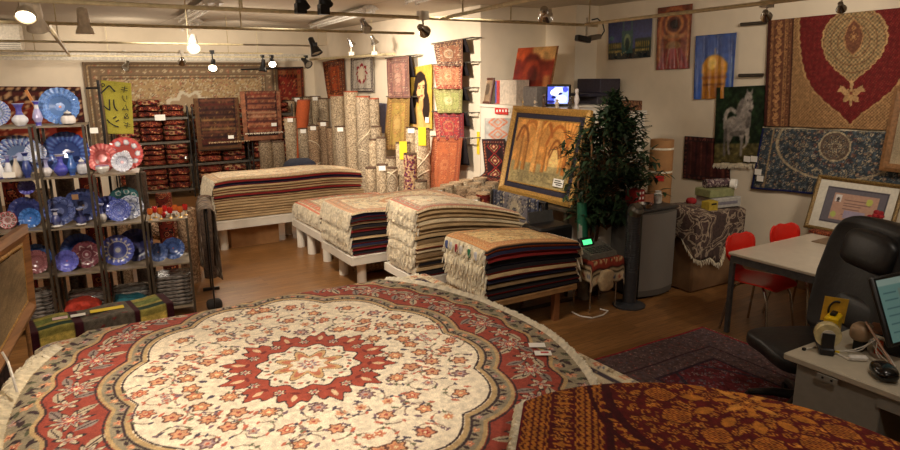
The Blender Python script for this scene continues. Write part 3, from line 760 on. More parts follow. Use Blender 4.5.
# medallion: twelve-pointed red star, ivory ring, tan star
d = np.hypot(U, V); t2 = np.arctan2(V, U)
star = .335+.075*np.abs(((t2*12/(2*PI)) % 1)*2-1)+.018*np.cos(t2*36)
cv.a[d < star+.012] = INK; cv.a[d < star] = (170, 78, 60)
for k in range(12):
    t = 2*PI*(k+.5)/12; cv.flower(.3*math.cos(t), .3*math.sin(t), .034, [INK, (222, 204, 170), (160, 130, 130), (196, 80, 60)], 6, t)
    t = 2*PI*k/12; cv.leaf(.345*math.cos(t), .345*math.sin(t), t, .07, .028, (226, 190, 150)); cv.leaf(.30*math.cos(t), .30*math.sin(t), t+1.57, .05, .022, (120, 50, 44))
rg = .235+.018*np.cos(t2*12); cv.a[d < rg+.01] = INK; cv.a[d < rg] = IV
for k in range(36):
    t = 2*PI*k/36; cv.leaf(.2*math.cos(t), .2*math.sin(t), t*3, .034, .018, (110, 100, 84) if k % 2 else (196, 110, 84))
s2 = .135+.04*np.cos(t2*8); cv.a[d < s2+.008] = INK; cv.a[d < s2] = (208, 170, 120); cv.a[d < s2-.03] = (196, 120, 90); cv.a[d < .085+.014*np.cos(t2*8)] = IV
cv.flower(0, 0, .06, [(196, 120, 90), (150, 140, 150), IV, (190, 60, 50)], 8)
cv.mottle(.09, 3, 9)
def oval(U, V):
    x = U+CX; y = V+CY
    z = np.full_like(x, ZP)+.004*np.sin(x*6+1)*np.sin(y*5)
    s = np.maximum(0, y-PE); y = np.where(s > 0, PE+.055*np.tanh(s*9), y); z = z-np.maximum(0, np.sqrt(s*s+.0016)-.04)
    s = np.maximum(0, -.2-x); z = z-s*.3; s = np.maximum(0, x-2.2); z = z-s*.35
    return x, y, z
o = sheet('oval_rug', cv, oval, CLOTH, mask=en <= 1.0, thick=.014)
tag(o, 'large oval ivory rug with red border and red star medallion', 'rug')
for sg, a0, a1 in ((-1, PI-.62, PI+.95), (1, -.75, .75)):
    E = []
    for k in range(26):
        t = a0+(a1-a0)*k/25; u, v = AX*math.cos(t)*.998, AY*math.sin(t)*.998
        x, y, z = oval(np.array(u), np.array(v)); E.append((float(x), float(y), float(z)+.002))
    fringe('fringe', E, (sg, .3 if sg < 0 else .15, 0), .27 if sg < 0 else .13, M_fringe, o, n=760, w=.013, rnd=random.Random(3), hang=.1, lift=.03)
E = [(x, PE+.05, .70+.01*math.sin(x*9)) for x in np.linspace(1.55, 2.2, 9)]
fringe('fringe', E, (.25, .9, 0), .13, M_fringe, o2 and bpy.data.objects['patterned_rug'], n=150, w=.009, rnd=random.Random(8), hang=.3, lift=.03)
E = [(-.21, y, .69) for y in np.linspace(2.2, 4.0, 14)]
fringe('fringe', E, (-1, 0, 0), .15, M_fringe, bpy.data.objects['patterned_rug'], n=260, w=.009, rnd=random.Random(9), hang=.5)
for i, (px, py) in enumerate(((537, 345), (543, 353))):
    p = atz(px, py, ZP+.016); mb = MB().box((0, 0, 0), (.085, .055, .002), rotm('Z', -.55)); mb.xf(Matrix.Translation(p))
    tg = mb.build('price_tag', M_tag, o)
    if i: MB().box((p.x+.01, p.y, p.z+.0015), (.04, .018, .001), rotm('Z', -.55)).build('red_print', mat('red_ink', (190, 60, 60), .7), tg)
mb = MB().box(atz(432, 287, .72), (.07, .05, .002), rotm('X', .2)); solo('yellow_slip', 'yellow slip lying on the far fringe of the oval rug pile', 'slip', mb, M_ytag)

# ------------------------------------------------------------------ maroon and gold rug in front
P0 = Vector((1.575, 2.006)); e1 = Vector((.72, -.69)).normalized(); e2 = Vector((-.67, -.74)).normalized(); C0 = Vector((1.59, 1.02)); RC = .94; ZB = .83
cv = CV(2.3, 1.9, .006, (88, 22, 20)); a_ = cv.U+1.15; b_ = cv.V+.35      # a along e1, b along e2 (b<0 hangs over the edge)
GO = (176, 108, 40); MA = (82, 20, 22); GO2 = (196, 130, 56)
def at(a, b): return a-1.15, b-.35
X_ = P0.x+a_*e1.x+b_*e2.x; Y_ = P0.y+a_*e1.y+b_*e2.y
mc = ((2.33-P0.x)*e1.x+(1.5-P0.y)*e1.y, (2.33-P0.x)*e2.x+(1.5-P0.y)*e2.y)
da = a_-mc[0]; db = b_-mc[1]; dd = np.hypot(da, db*.9); tt = np.arctan2(db, da)
# scattered gold flowers over the maroon ground
cv.scatter(dd < 5, .038, .017, [[GO, MA, GO2], [GO2, GO, MA, GO], [GO, MA, GO]], 41, GO, 2200)
def bandx(a0, a1, col): cv.a[(a_ > a0) & (a_ < a1)] = col
for (lo, hi) in ((.0, .33),):
    bandx(lo, hi, MA)
for k in range(46):
    b0 = -.3+k*.033
    for a0 in (.035, .06, .085, .235, .26, .285):
        cv.leaf(*at(a0, b0), .8, .026, .013, GO); cv.leaf(*at(a0, b0+.016), -.8, .026, .013, GO)
    if k % 3 == 0:
        cv.flower(*at(.16, b0), .042, [GO, MA, GO2, MA, GO], 8, k)
        cv.leaf(*at(.16, b0+.05), 0, .08, .02, GO)
for a0 in (.018, .105, .215, .305): cv.a[np.abs(a_-a0-.005*np.sin(b_*110)) < .004] = GO
cv.a[np.abs(a_-.335) < .016] = (60, 14, 18)
# round medallion: petals, diaper-filled leaves, ring
for r0, n_, l_, w_ in ((.34, 12, .13, .11), (.21, 12, .1, .05)):
    for k in range(n_):
        t = 2*PI*k/n_+(.2 if n_ == 14 and r0 < .3 else 0); x, y = mc[0]+r0*math.cos(t), mc[1]+r0*math.sin(t)
        cv.leaf(*at(x, y), t, l_*1.15, w_*1.2, MA); cv.leaf(*at(x, y), t, l_, w_, GO)
        if r0 > .3:
            W = cv.win(*at(x, y), l_*.45); hatch = (np.sin(cv.U[W]*330)*np.sin(cv.V[W]*330) > 0) & (np.hypot(cv.U[W]-at(x, y)[0], cv.V[W]-at(x, y)[1]) < .05)
            cv.a[W][hatch] = (104, 40, 24)
for k in range(8): cv.leaf(*at(mc[0]+.075*math.cos(k*.785), mc[1]+.075*math.sin(k*.785)), k*.785, .13, .035, GO2 if k % 2 else GO)
cv.flower(*at(*mc), .05, [MA, GO, MA, GO2], 8)
for r0, w_ in ((.56, .018), (.63, .01)): cv.a[np.abs(dd-r0) < w_] = (62, 14, 18)
for k in range(60):
    t = 2*PI*k/60; x, y = mc[0]+.595*math.cos(t), mc[1]+.595*math.sin(t)/.9; cv.leaf(*at(x, y), t+.8, .04, .018, GO)
bandx(-.1, .012, (96, 18, 24)); cv.mottle(.16, 3, 13)
def brown(U, V):
    a = U+1.15; b = V+.35; x = P0.x+a*e1.x+b*e2.x; y = P0.y+a*e1.y+b*e2.y
    dx = x-C0.x; dy = y-C0.y; r = np.hypot(dx, dy); s = np.maximum(0, r-RC); k = np.where(s > 0, (RC+.05*np.tanh(s*9))/np.maximum(r, 1e-6), 1)
    z = ZB-np.maximum(0, np.sqrt(s*s+.004)-.063)+.006*np.sin(a*7)*np.cos(b*6)-.03*np.clip((x-2.2)/.6, 0, 1)
    return C0.x+dx*k, C0.y+dy*k, z
_rr = np.hypot(X_-C0.x, Y_-C0.y); o = sheet('maroon_gold_rug', cv, brown, CLOTH, thick=.016, mask=~((_rr > RC+.045) & (X_ < 2.06))); tag(o, 'maroon rug with dense gold flowers, draped over the pile corner in front', 'rug')
E = []
for k in range(26):
    b = -.02+k*.046; x, y, z = brown(np.array(-1.15), np.array(b-.35)); E.append((float(x), float(y), float(z)))
fringe('fringe', E, (-e1.x, -e1.y, 0), .09, M_fringe, o, n=520, w=.011, rnd=random.Random(4), hang=.25, lift=.012)
mat('tan_fringe_cotton', (196, 168, 128), .95)
pl = []
for k in range(40): t = 2*PI*k/40; pl.append((C0.x+.99*math.cos(t), C0.y+.99*math.sin(t)))
solo('round_folded_rug_pile', 'stout round base of folded rugs under the maroon and gold rug', 'pile', MB().prism([(C0.x+.98*math.cos(k*PI/20), C0.y+.98*math.sin(k*PI/20)) for k in range(40) if C0.x+.98*math.cos(k*PI/20) > 2.2], 0, .78), M_rollC)
# ------------------------------------------------------------------ display racks with painted plates
SD = Vector((math.cos(math.radians(-9)), math.sin(math.radians(-9)), 0)); SN = Vector((-SD.y, SD.x, 0)); SP = Vector((.98, 6.13, 0)); RDP = .36
RZr = Matrix.Rotation(math.radians(-9), 3, 'Z')
def SW(t, n, z): return SP+SD*t+SN*n+Vector((0, 0, z))
def SPX(px, py, n):
    """point of the plane n metres behind the rack fronts"""
    r = ray(px, py); P = SP+SN*n; k = (P-CAM).dot(SN)/r.dot(SN); return CAM+r*k
LV = [.1, .512, .915, 1.345, 1.765]
racks = [(-1.87, -1.49, 4, 'leftmost, partly cut by the frame edge'), (-1.48, -1.1, 4, 'second from left, full height'), (-1.085, -.72, 4, 'third from left, light blue plate on top'), (-.71, -.355, 3, 'shorter one with red plates on top'), (-.345, 0, 2, 'lowest one with little glasses on top')]
for (t0, t1, k, d) in racks:
    c = SW((t0+t1)/2, RDP/2, 0); t = thing('display_rack', 'dark display rack of painted plates, '+d, 'rack', c, 'display racks at left')
    for tt_ in (t0+.011, t1-.011):
        for n in (.011, RDP-.011):
            p = SW(tt_, n, LV[k]/2); MB().box(p, (.02, .02, LV[k]), RZr).build('post', M_darkwood, t, smooth=False)
    for lv in LV[:k+1]:
        MB().box(SW((t0+t1)/2, RDP/2, lv-.008), (t1-t0-.004, RDP-.004, .014), RZr).build('shelf', M_rackshelf, t, smooth=False)

def plate(label, px, py, dpx, cols, style='petal', n=.2, lobes=20, tilt=14, turn=0, yaw=0):
    """scalloped painted plate leaning on its rim; cols = ground, figure, second, centre"""
    c = SPX(px, py, n); dist = (c-CAM).dot(fw); r = dpx/2*dist/F_PX*.96
    rings, seg = 22, 96; mb = MB(); mb.c = []
    G, Fg, S2, Ce = [np.array(q, float)*.86+np.array((196, 204, 226))*.14 for q in cols]  # pale blue mixed into every glaze colour stands for reflected light
    prof = [(0, -.004), (.3, -.003), (.5, .004), (.62, .022), (.7, .026), (1, .034)]
    def hz(q): return float(np.interp(q, [a for a, b in prof], [b for a, b in prof]))*r/.12
    def colour(q, t):
        if style == 'dome':
            if q < .08: return Ce
            b = (q*11 + .15*math.sin(t*lobes)) % 1
            return G*(1.0 if b > .28 else .82) if (math.sin(t*44+int(q*11)*1.6) > -.75) else Fg
        if style == 'petal':
            rr = 1 if q > .55 else 0; k = math.cos(t*lobes/2+rr*1.6); edge = abs(k) < .16 or abs(q-.55) < .025 or q > .97
            if q < .12: return Ce
            return Fg if edge else (S2 if q > .55 and abs(k) > .8 else G)
        if style == 'feather':
            if q < .2: return Ce
            s = (t*22/(2*PI)+q*1.1) % 1
            return Fg if s < .38 else (S2 if s < .55 else G)
        if style == 'dots':
            if q > .95: return Fg
            if q < .3: return S2 if int(t*10/PI) % 2 else Ce
            k = round(t*9/(2*PI)); tc_ = k*2*PI/9; dx = q*math.cos(t)-.7*math.cos(tc_); dy = q*math.sin(t)-.7*math.sin(tc_); dq = math.hypot(dx, dy)
            return S2 if dq < .11 else (Ce if dq < .16 else (Fg if dq < .2 else (G if math.sin(q*40+3*math.sin(t*18)) > -.5 else Fg)))
        if style == 'daisy':
            w = .5+.5*math.cos(t*16)
            if q < .14: return Ce
            if q < .3+.0*w: return G if math.sin(q*60) > 0 else Fg
            if q < .62+.22*w: return S2 if (math.sin(q*46) > .2 or w > .85) else Fg
            return G
        if style == 'star':
            k = abs(((t*6/(2*PI)) % 1)*2-1)
            if abs(q-(.4+.35*k)) < .035 or abs(q-.32) < .02: return Fg
            return Ce if q < .1 else (G if math.sin(q*37+t*12) > -.7 else S2)
        if style == 'lace':
            k = round(t*6/(2*PI)); tc_ = k*2*PI/6; dq = math.hypot(q*math.cos(t)-.62*math.cos(tc_), q*math.sin(t)-.62*math.sin(tc_))
            if q < .12: return Ce
            if abs(dq-.26) < .035 or abs(q-.3) < .03: return Fg
            return S2 if (math.sin(q*44)*math.sin(t*26) > .2) else G
        return Ce if q < .1 else (Fg if math.sin(q*32+2*math.sin(t*12)) > .55 else G)
    for k in range(rings+1):
        q = k/rings
        for i in range(seg):
            t = 2*PI*i/seg; f = 1+(.035*abs(math.sin(t*lobes/2)) if q > .6 else 0)*(q-.6)/.4
            mb.v.append((r*q*f*math.cos(t), r*q*f*math.sin(t), hz(q)+(.004*math.cos(t*lobes) if q > .8 else 0)))
            mb.c.append(colour(q, t+turn))
    for k in range(rings):
        for i in range(seg): mb.f.append((k*seg+i, k*seg+(i+1) % seg, (k+1)*seg+(i+1) % seg, (k+1)*seg+i))
    b0 = len(mb.v)
    for (q, dz) in ((1.0, -.006), (.6, -.008), (.0, -.012)):
        for i in range(seg):
            t = 2*PI*i/seg; f = 1+(.035*abs(math.sin(t*lobes/2)) if q > .6 else 0)
            mb.v.append((r*q*f*math.cos(t), r*q*f*math.sin(t), hz(q)+dz)); mb.c.append(G*.8)
    for i in range(seg): mb.f.append((rings*seg+i, rings*seg+(i+1) % seg, b0+(i+1) % seg, b0+i))
    for k in range(2):
        for i in range(seg): mb.f.append((b0+k*seg+i, b0+k*seg+(i+1) % seg, b0+(k+1)*seg+(i+1) % seg, b0+(k+1)*seg+i))
    mb.mi = [0]*len(mb.f)
    # face the customer (-SN), leaning back
    z = (-SN*math.cos(math.radians(tilt))+Vector((0, 0, 1))*math.sin(math.radians(tilt))); z = rotm('Z', yaw) @ z
    x = Vector((0, 0, 1)).cross(z).normalized(); y = z.cross(x)
    M = Matrix((x, y, z)).transposed().to_4x4(); M.translation = c; mb.xf(M)
    # a plate stands on its rim: lower rim goes down on the shelf beneath it
    lo = min(p[2] for p in mb.v); lv = min(LV, key=lambda v: abs(v-lo)); dz = lv-lo
    if abs(dz) < .07: mb.v = [(a, b, e+dz) for a, b, e in mb.v]
    return solo('painted_plate', label, 'plate', mb, GLAZE, 'painted plates on the racks')
LB = (96, 142, 214); DB = (34, 48, 118); MBL = (50, 74, 150); WH = (226, 226, 230); PU = (84, 78, 178); OR = (206, 120, 70); GR = (96, 110, 130); TL = (32, 92, 92)
plate('large light blue scalloped plate with orange centre on the top shelf', 60, 107, 37, (LB, (70, 110, 190), WH, OR), 'dome', .24, 22)
plate('pale blue and white plate at the left edge of the photo, top shelf', -4, 113, 27, ((170, 190, 226), (90, 110, 200), WH, WH), 'feather', .2, 18)
plate('large blue and white feathered plate on the second shelf at left', 19, 151, 42, ((130, 160, 214), (60, 66, 140), WH, (150, 160, 210)), 'feather', .26, 24)
plate('white plate behind the rack post on the second shelf', 36, 153, 20, (WH, (150, 170, 220), (190, 200, 226), WH), 'feather', .16, 14)
plate('large dark blue petalled plate on the second shelf with orange cloth behind', 67, 153, 43, (MBL, DB, (70, 110, 180), DB), 'petal', .26, 24)
plate('plain red scalloped plate on the stepped shelf', 102, 158, 29, ((206, 88, 80), (176, 60, 58), (220, 120, 108), (196, 70, 66)), 'petal', .24, 20)
plate('red plate with white dots behind the grey rosette plate', 125, 152, 34, ((212, 78, 66), (186, 56, 50), (232, 226, 222), (170, 170, 186)), 'dots', .27, 20)
plate('grey and white rosette plate in front of the dotted red plate', 122, 161, 20, ((206, 206, 216), (120, 124, 150), WH, (240, 190, 190)), 'daisy', .17, 16)
plate('small purple plate high on the third shelf at left', 27, 187, 16, (PU, (60, 56, 150), (110, 104, 200), (60, 50, 130)), 'petal', .2, 12)
plate('wide dark blue plate behind the turquoise one, third shelf at left', 25, 207, 30, ((40, 50, 120), (28, 34, 92), MBL, DB), 'dome', .27, 16)
plate('bright blue plate with orange centre leaning in front, third shelf at left', 30, 215, 20, ((44, 110, 196), (28, 70, 150), (90, 160, 220), OR), 'dome', .17, 14)
plate('small white and red flower plate behind the picture frame', 7, 217, 18, ((214, 206, 200), (170, 36, 40), (120, 150, 130), (170, 30, 40)), 'dots', .2, 12)
plate('dark blue lustre plate at left of the middle bay, third shelf', 60, 211, 29, ((62, 76, 140), (40, 50, 100), (96, 110, 160), (70, 80, 130)), 'lace', .2, 20)
plate('dark blue plate with square label at right of the middle bay, third shelf', 83, 204, 34, ((54, 68, 128), (36, 44, 92), (84, 98, 150), (160, 130, 100)), 'dome', .28, 20)
plate('dark green plate on the third shelf under the red plates', 125, 199, 32, (TL, (20, 66, 70), (46, 110, 106), (190, 200, 190)), 'dots', .29, 18)
plate('pale grey lattice plate in front of the green plate', 131, 206, 24, ((170, 176, 190), (70, 80, 120), (214, 214, 220), (110, 130, 190)), 'lace', .22, 18)
plate('deep blue plate behind the white bottle under the red plates', 108, 207, 25, ((46, 60, 150), (30, 38, 100), (70, 90, 180), LB), 'petal', .24, 16)
plate('blue speckled plate in front of the lattice plate', 119, 211, 23, ((58, 74, 168), (150, 160, 214), (36, 46, 120), LB), 'dome', .15, 16)
plate('wide steel blue plate at the left of the fourth shelf', 36, 250, 28, ((50, 84, 150), (36, 56, 110), LB, DB), 'dome', .27, 18)
plate('red plate with white glare at the left of the fourth shelf', 37, 263, 24, ((150, 84, 84), (110, 50, 56), (220, 206, 206), (226, 220, 224)), 'dome', .18, 18)
plate('deep blue plate behind the maroon star plate', 80, 250, 34, ((50, 78, 160), (34, 50, 112), MBL, DB), 'petal', .29, 20)
plate('maroon plate with white star on the fourth shelf', 87, 257, 27, ((120, 50, 58), (206, 176, 170), (96, 36, 46), (206, 180, 176)), 'star', .22, 20)
plate('violet blue scalloped plate in front of the maroon star plate', 67, 261, 22, ((98, 100, 206), (74, 74, 180), (130, 130, 224), (200, 100, 110)), 'dome', .14, 12)
plate('blue plate with big white daisy pattern on the fourth shelf', 118, 251, 31, ((72, 84, 180), (110, 110, 150), (222, 218, 206), (190, 186, 176)), 'daisy', .2, 24)
plate('dark navy plate behind the white daisy plate', 136, 247, 33, ((36, 38, 96), (26, 28, 72), (50, 54, 124), DB), 'dome', .29, 20)
plate('steel blue plate at left in the lowest rack', 158, 252, 19, ((60, 88, 150), (40, 60, 116), (84, 116, 176), OR), 'dome', .16, 14)
plate('blue plate with red centre at right in the lowest rack', 173, 247, 22, ((58, 92, 164), (40, 62, 124), (90, 124, 190), (200, 90, 70)), 'dome', .2, 14)

def vase(label, px, base_py, wpx, hpx, prof, cols, n=.1, lid=False, name='vase', cat='vase'):
    """turned vase; prof = (radius 0..1, height 0..1, colour index); part lip or lid"""
    c = SPX(px, base_py, n); lv = min(LV, key=lambda v: abs(v-c.z)); c.z = lv
    dist = (c-CAM).dot(fw); w = wpx/2*dist/F_PX*.86; h = hpx*dist/F_PX*.95
    t = thing(name, label, cat, c, 'painted vases and pots on the racks')
    pr = [(r, z) for r, z, _ in prof]; zs = np.linspace(0, 1, 26); rs = np.interp(zs, [z for _, z in pr], [r for r, _ in pr])
    mb = MB(); mb.lathe([(max(.001, r)*w, z*h) for r, z in zip(rs, zs)], c, 20)
    ci = [prof[max(i for i, p in enumerate(prof) if p[1] <= z+1e-6)][2] for z in zs]
    mb.c = [np.array(cols[k])*(.92+.12*((i % 5) / 5)) for k in ci for i in range(20)]
    mb.c += [cols[ci[0]]]*(len(mb.v)-len(mb.c)); mb.build('body', GLAZE, t)
    if lid:
        MB().lathe([(w*.5, h*.98), (w*.52, h*1.02), (w*.3, h*1.12), (w*.06, h*1.16), (w*.1, h*1.22), (.001, h*1.25)], c, 16).build('lid', mat('white_glaze', (224, 220, 214), .25), t)
    else:
        MB().lathe([(rs[-1]*w*.8, h*.985), (rs[-1]*w*1.12, h), (rs[-1]*w*1.12, h*1.02), (rs[-1]*w*.7, h*1.01), (.001, h*.97)], c, 18).build('lip', mat('pale_blue_glaze', (170, 176, 214), .25), t)
ROUND = [(.5, 0, 1), (.6, .03, 0), (1, .22, 0), (.98, .34, 0), (.5, .52, 1), (.36, .62, 1), (.36, .8, 1), (.6, .95, 2), (.66, 1, 2)]
SLIM = [(.6, 0, 1), (.5, .06, 1), (.7, .16, 0), (1, .32, 0), (.8, .5, 0), (.42, .72, 2), (.4, .88, 1), (.7, 1, 1)]
JAR = [(.6, 0, 1), (.85, .1, 0), (1, .35, 0), (.95, .6, 0), (.7, .8, 1), (.5, .9, 1), (.45, 1, 0)]
PEAR = [(.6, 0, 1), (.9, .1, 0), (1, .25, 0), (.7, .55, 0), (.35, .75, 0), (.28, .9, 2), (.5, 1, 2)]
vase('white bellied vase with blue flared neck on the top shelf', 21, 126, 17, 23, ROUND, (WH, (90, 86, 170), (110, 104, 180)))
vase('slim blue and white vase beside the light blue plate', 39, 126.5, 11, 25, SLIM, ((176, 170, 214), (84, 80, 180), WH))
vase('round white lidded pot before the light blue plate', 69, 125, 16, 12, JAR, ((226, 220, 216), (70, 66, 76), WH), lid=True, name='lidded_pot', cat='pot')
vase('white vase at the far left of the second shelf', 2, 179, 9, 20, PEAR, (WH, (90, 90, 160), WH))
vase('white bottle vase second from left on the second shelf', 10, 178, 9, 24, SLIM, (WH, (150, 150, 200), (90, 90, 160)))
vase('cream pear vase with wide lip on the second shelf', 18, 178, 11, 23, PEAR, ((222, 208, 190), (200, 190, 190), (140, 140, 190)))
vase('blue and white vase left of the rack post', 28, 177, 11, 26, SLIM, ((60, 78, 150), (50, 60, 130), (200, 214, 240)))
vase('white round bottle vase right of the rack post', 47, 176, 13, 19, ROUND, ((224, 218, 216), (160, 160, 200), (90, 90, 140)))
vase('violet blue round bottle with white top on the second shelf', 62, 175, 16, 22, ROUND, ((78, 80, 180), (90, 92, 190), (224, 210, 190)))
vase('blue long-necked vase on the second shelf', 73, 175, 11, 24, SLIM, ((70, 112, 190), (60, 90, 170), (90, 140, 210)))
vase('white lidded jar at the right end of the second shelf', 83, 174, 12, 14, JAR, ((206, 206, 214), (120, 120, 150), WH), lid=True, name='lidded_jar', cat='jar')
vase('low white bowl with red rim in front of the red plates', 103, 172.5, 15, 8, [(.5, 0, 0), (.8, .3, 0), (1, .7, 0), (.9, 1, 1)], ((226, 222, 216), (190, 40, 40), WH), name='bowl', cat='bowl')
vase('small dark vase with white lip on the third shelf, middle bay left', 57, 227, 11, 18, SLIM, ((60, 66, 120), (46, 50, 96), (190, 186, 196)))
vase('small dark vase at the right of the middle bay, third shelf', 82, 224, 12, 17, ROUND, ((66, 70, 126), (46, 50, 96), (200, 196, 200)))
vase('pale bottle vase with wide lip under the red plates', 102, 219, 11, 20, ROUND, ((196, 190, 184), (80, 90, 150), (170, 176, 200)))
# cloths, tags, wrapped textiles, glasses
def clump(label, t, z, d, col, name='folded_cloth', n=.18, seed=0, cat='cloth', mt=None, group=None):
    c = SW(t, n, z); R = random.Random(seed); ph = [R.uniform(0, 6) for _ in range(4)]
    def fn(p): return p*(1+.12*math.sin(p.x*40+ph[0])*math.sin(p.y*30+ph[1])+.08*math.sin(p.z*60+ph[2]+p.x*25))
    mb = MB().pad(c+Vector((0, 0, d[2]/2)), d, .55, 14, RZr, fn); return solo(name, label, cat, mb, mt or mat('cloth_%d_%d_%d' % col, col, .8, var=.2), group)
clump('orange red crumpled cloth in the bottom bay', -.93, .1, (.27, .24, .13), (178, 52, 32), seed=1)
clump('teal crumpled cloth in the bottom bay', -.55, .1, (.28, .24, .11), (24, 92, 104), seed=2)
for (t0, nm, nn) in ((-.17, 'under the lowest rack', 8), (-1.29, 'in the second rack from left', 7), (-1.68, 'in the leftmost rack', 7), (-.9, 'behind the orange cloth', 3), (-.53, 'behind the teal cloth', 3)):
    for k in range(nn):
        h = .035 if nn > 3 else .06; back = .18 if nn > 3 else .3
        c = SW(t0+RND.uniform(-.008, .008), back, .103+h*k+h/2); ph = RND.uniform(0, 6)
        def fn(p): return p+Vector((0, 0, .004*math.sin(p.x*60+ph)*math.cos(p.y*40)))
        solo('wrapped_textile', 'plastic wrapped folded textile %s, %s from the bottom' % (nm, ORD[k]), 'textile', MB().pad(c, (.31, .28 if nn > 3 else .1, h*1.02), .4, 12, RZr, fn), M_plastic, 'wrapped textiles on the bottom shelves')
mb = MB().box(SPX(9, 175, -.012), (.085, .004, .045), RZr); solo('price_card', 'white price card clipped to the second shelf at left', 'price card', mb, M_tag, smooth=False)
mb = MB().box(SPX(94, 130.5, -.012), (.06, .004, .045), RZr); solo('price_card', 'white price card beside the top shelf, near the green banner', 'price card', mb, M_tag, smooth=False)
mb = MB().box(SPX(75, 197, .16), (.05, .004, .045), RZr); solo('price_card', 'small tan label before the dark blue plate on the third shelf', 'price card', mb, mat('tan_label', (170, 130, 90), .7), smooth=False)
mb = MB().box(SPX(71, 137, .345), (.2, .008, .17), RZr); solo('orange_card', 'bright orange sheet behind the dark blue petalled plate', 'sheet', mb, mat('orange_sheet', (226, 76, 20), .6), smooth=False)
for i, (px, py) in enumerate(((57, 224.5), (81, 221.5))):
    solo('small_white_dish', ['small white oval dish at left of the third shelf, middle bay', 'small white oval dish at right of the third shelf, middle bay'][i], 'dish', MB().lathe([(.01, 0), (.03, .004), (.042, .016), (.038, .015), (.02, .006), (.001, .005)], Vector((SPX(px, py, .04).x, SPX(px, py, .04).y, LV[2])), 18), mat('white_glaze', (224, 220, 214), .25))
gl = [(150, 'amber'), (155, 'red'), (160, 'amber'), (165, 'red'), (170, 'red'), (175, 'amber'), (180, 'amber'), (185, 'red')]
for i, (px, cn) in enumerate(gl):
    c = SPX(px, 214-.12*(px-150), .06+.09*(i % 2)); c.z = LV[2]
    t = thing('stemmed_glass', '%s gold-rimmed glass, %s from left on the lowest rack' % (cn, ORD[i]), 'glass', c, 'small glasses on the lowest rack')
    mg = mat(cn+'_glass', (190, 96, 40) if cn == 'amber' else (176, 34, 30), .15, var=.05, spec=.8)
    MB().lathe([(.004, .04), (.02, .05), (.026, .075), (.022, .1), (.02, .1), (.022, .075), (.001, .056)], c, 12).build('bowl', mg, t)
    MB().lathe([(.022, 0), (.02, .004), (.004, .01), (.004, .042)], c, 12).build('stem', mat('gilt_metal', (190, 150, 80), .3, metal=.6), t)
for i, (px, py) in enumerate(((167, 212), (174, 213), (163, 209))):
    c = SPX(px, py, .12); c.z = LV[2]
    solo('ceramic_flower', ['white ceramic flower among the little glasses', 'second white ceramic flower among the glasses, right of the first', 'red ceramic flower among the little glasses'][i], 'ornament', MB().lathe([(.012, 0), (.016, .02), (.034, .032), (.03, .045), (.014, .05), (.001, .05)], c, 20, wob=lambda t, z: 1+.2*math.cos(5*t)), mat('flower_%d' % i, (220, 214, 206) if i < 2 else (206, 40, 36), .4))
# shop banner on its black stand
bx = SPX(102, 83, .42); bt = thing('shop_banner', 'green yellow cloth banner with black Japanese writing on a black pole', 'banner', (bx.x, bx.y, 0))
pl = SPX(98, 83, .42); MB().cyl((pl.x, pl.y, 1.0), (pl.x, pl.y, 2.12), .012, n=10).build('pole', M_black, bt)
MB().cyl((pl.x, pl.y, 0), (pl.x, pl.y, 1.0), .012, n=10).build('pole', M_black, bt); MB().cyl((pl.x, pl.y, 0), (pl.x, pl.y, .02), .13, n=20).build('foot', M_black, bt)
a, b = SPX(83, 87.5, .42), SPX(131, 80, .42)
MB().tube([(pl.x-.1, pl.y, SPX(98, 88, .42).z), (pl.x, pl.y, SPX(98, 88, .42).z)], .009).build('cross_arm', M_black, bt)
tl, tr, br, bl = SPX(100.5, 80, .41), SPX(131, 83, .41), SPX(134, 134, .41), SPX(108, 134, .41)
cv = CV(.26, .44, .01, (168, 158, 62)); cv.mottle(.06, 6, 2)
sheet('cloth', cv, quadfn([bl, br, tr, tl], cv, .012, (0, -1, 0), .8), CLOTH, bt, thick=.003)
ex = (tr-tl).normalized(); ey = ((tl+tr)/2-(bl+br)/2).normalized(); ez = ex.cross(ey)
def lettering(name, s, px, py, size, parent, material, off=-.03, n=.41, R=None, frame=None, align='CENTER'):
    fc = bpy.data.curves.new(name, 'FONT'); fc.body = s; fc.size = size; fc.extrude = .0015; fc.align_x = align; fc.align_y = 'CENTER'
    o = bpy.data.objects.new(name, fc); COL.objects.link(o); fc.materials.append(material)
    me = bpy.data.meshes.new_from_object(o); bpy.data.objects.remove(o); o = bpy.data.objects.new(name, me); COL.objects.link(o)
    return o
M_ink = mat('black_ink', (24, 24, 20), .7)
for s, px, py, sz in (('ペ', 108, 90, .135), ('ル', 111, 106, .13), ('シ', 113.5, 122.5, .125), ('キ', 124.5, 90, .068), ('リ', 125, 99, .068), ('ム', 125.6, 108, .066), ('＆', 126.4, 116.5, .064), ('ギ', 127.2, 125.5, .064)):
    o = lettering('lettering', s, px, py, sz, bt, M_ink); p = SPX(px, py, .41)-ez*0
    M = Matrix((-ex, ey, ez)).transposed().to_4x4(); M.translation = p+ez*.02-ORG[bt]; o.parent = bt; o.matrix_local = M
# wooden easel sticks behind the top shelf
mb = MB().box(SPX(31, 99, .3), (.022, .02, .16), RZr @ rotm('Y', -.35)); solo('plate_stand', 'small orange wooden stick stand behind the slim vase', 'stand', mb, mat('orange_timber', (196, 124, 52), .5), smooth=False)
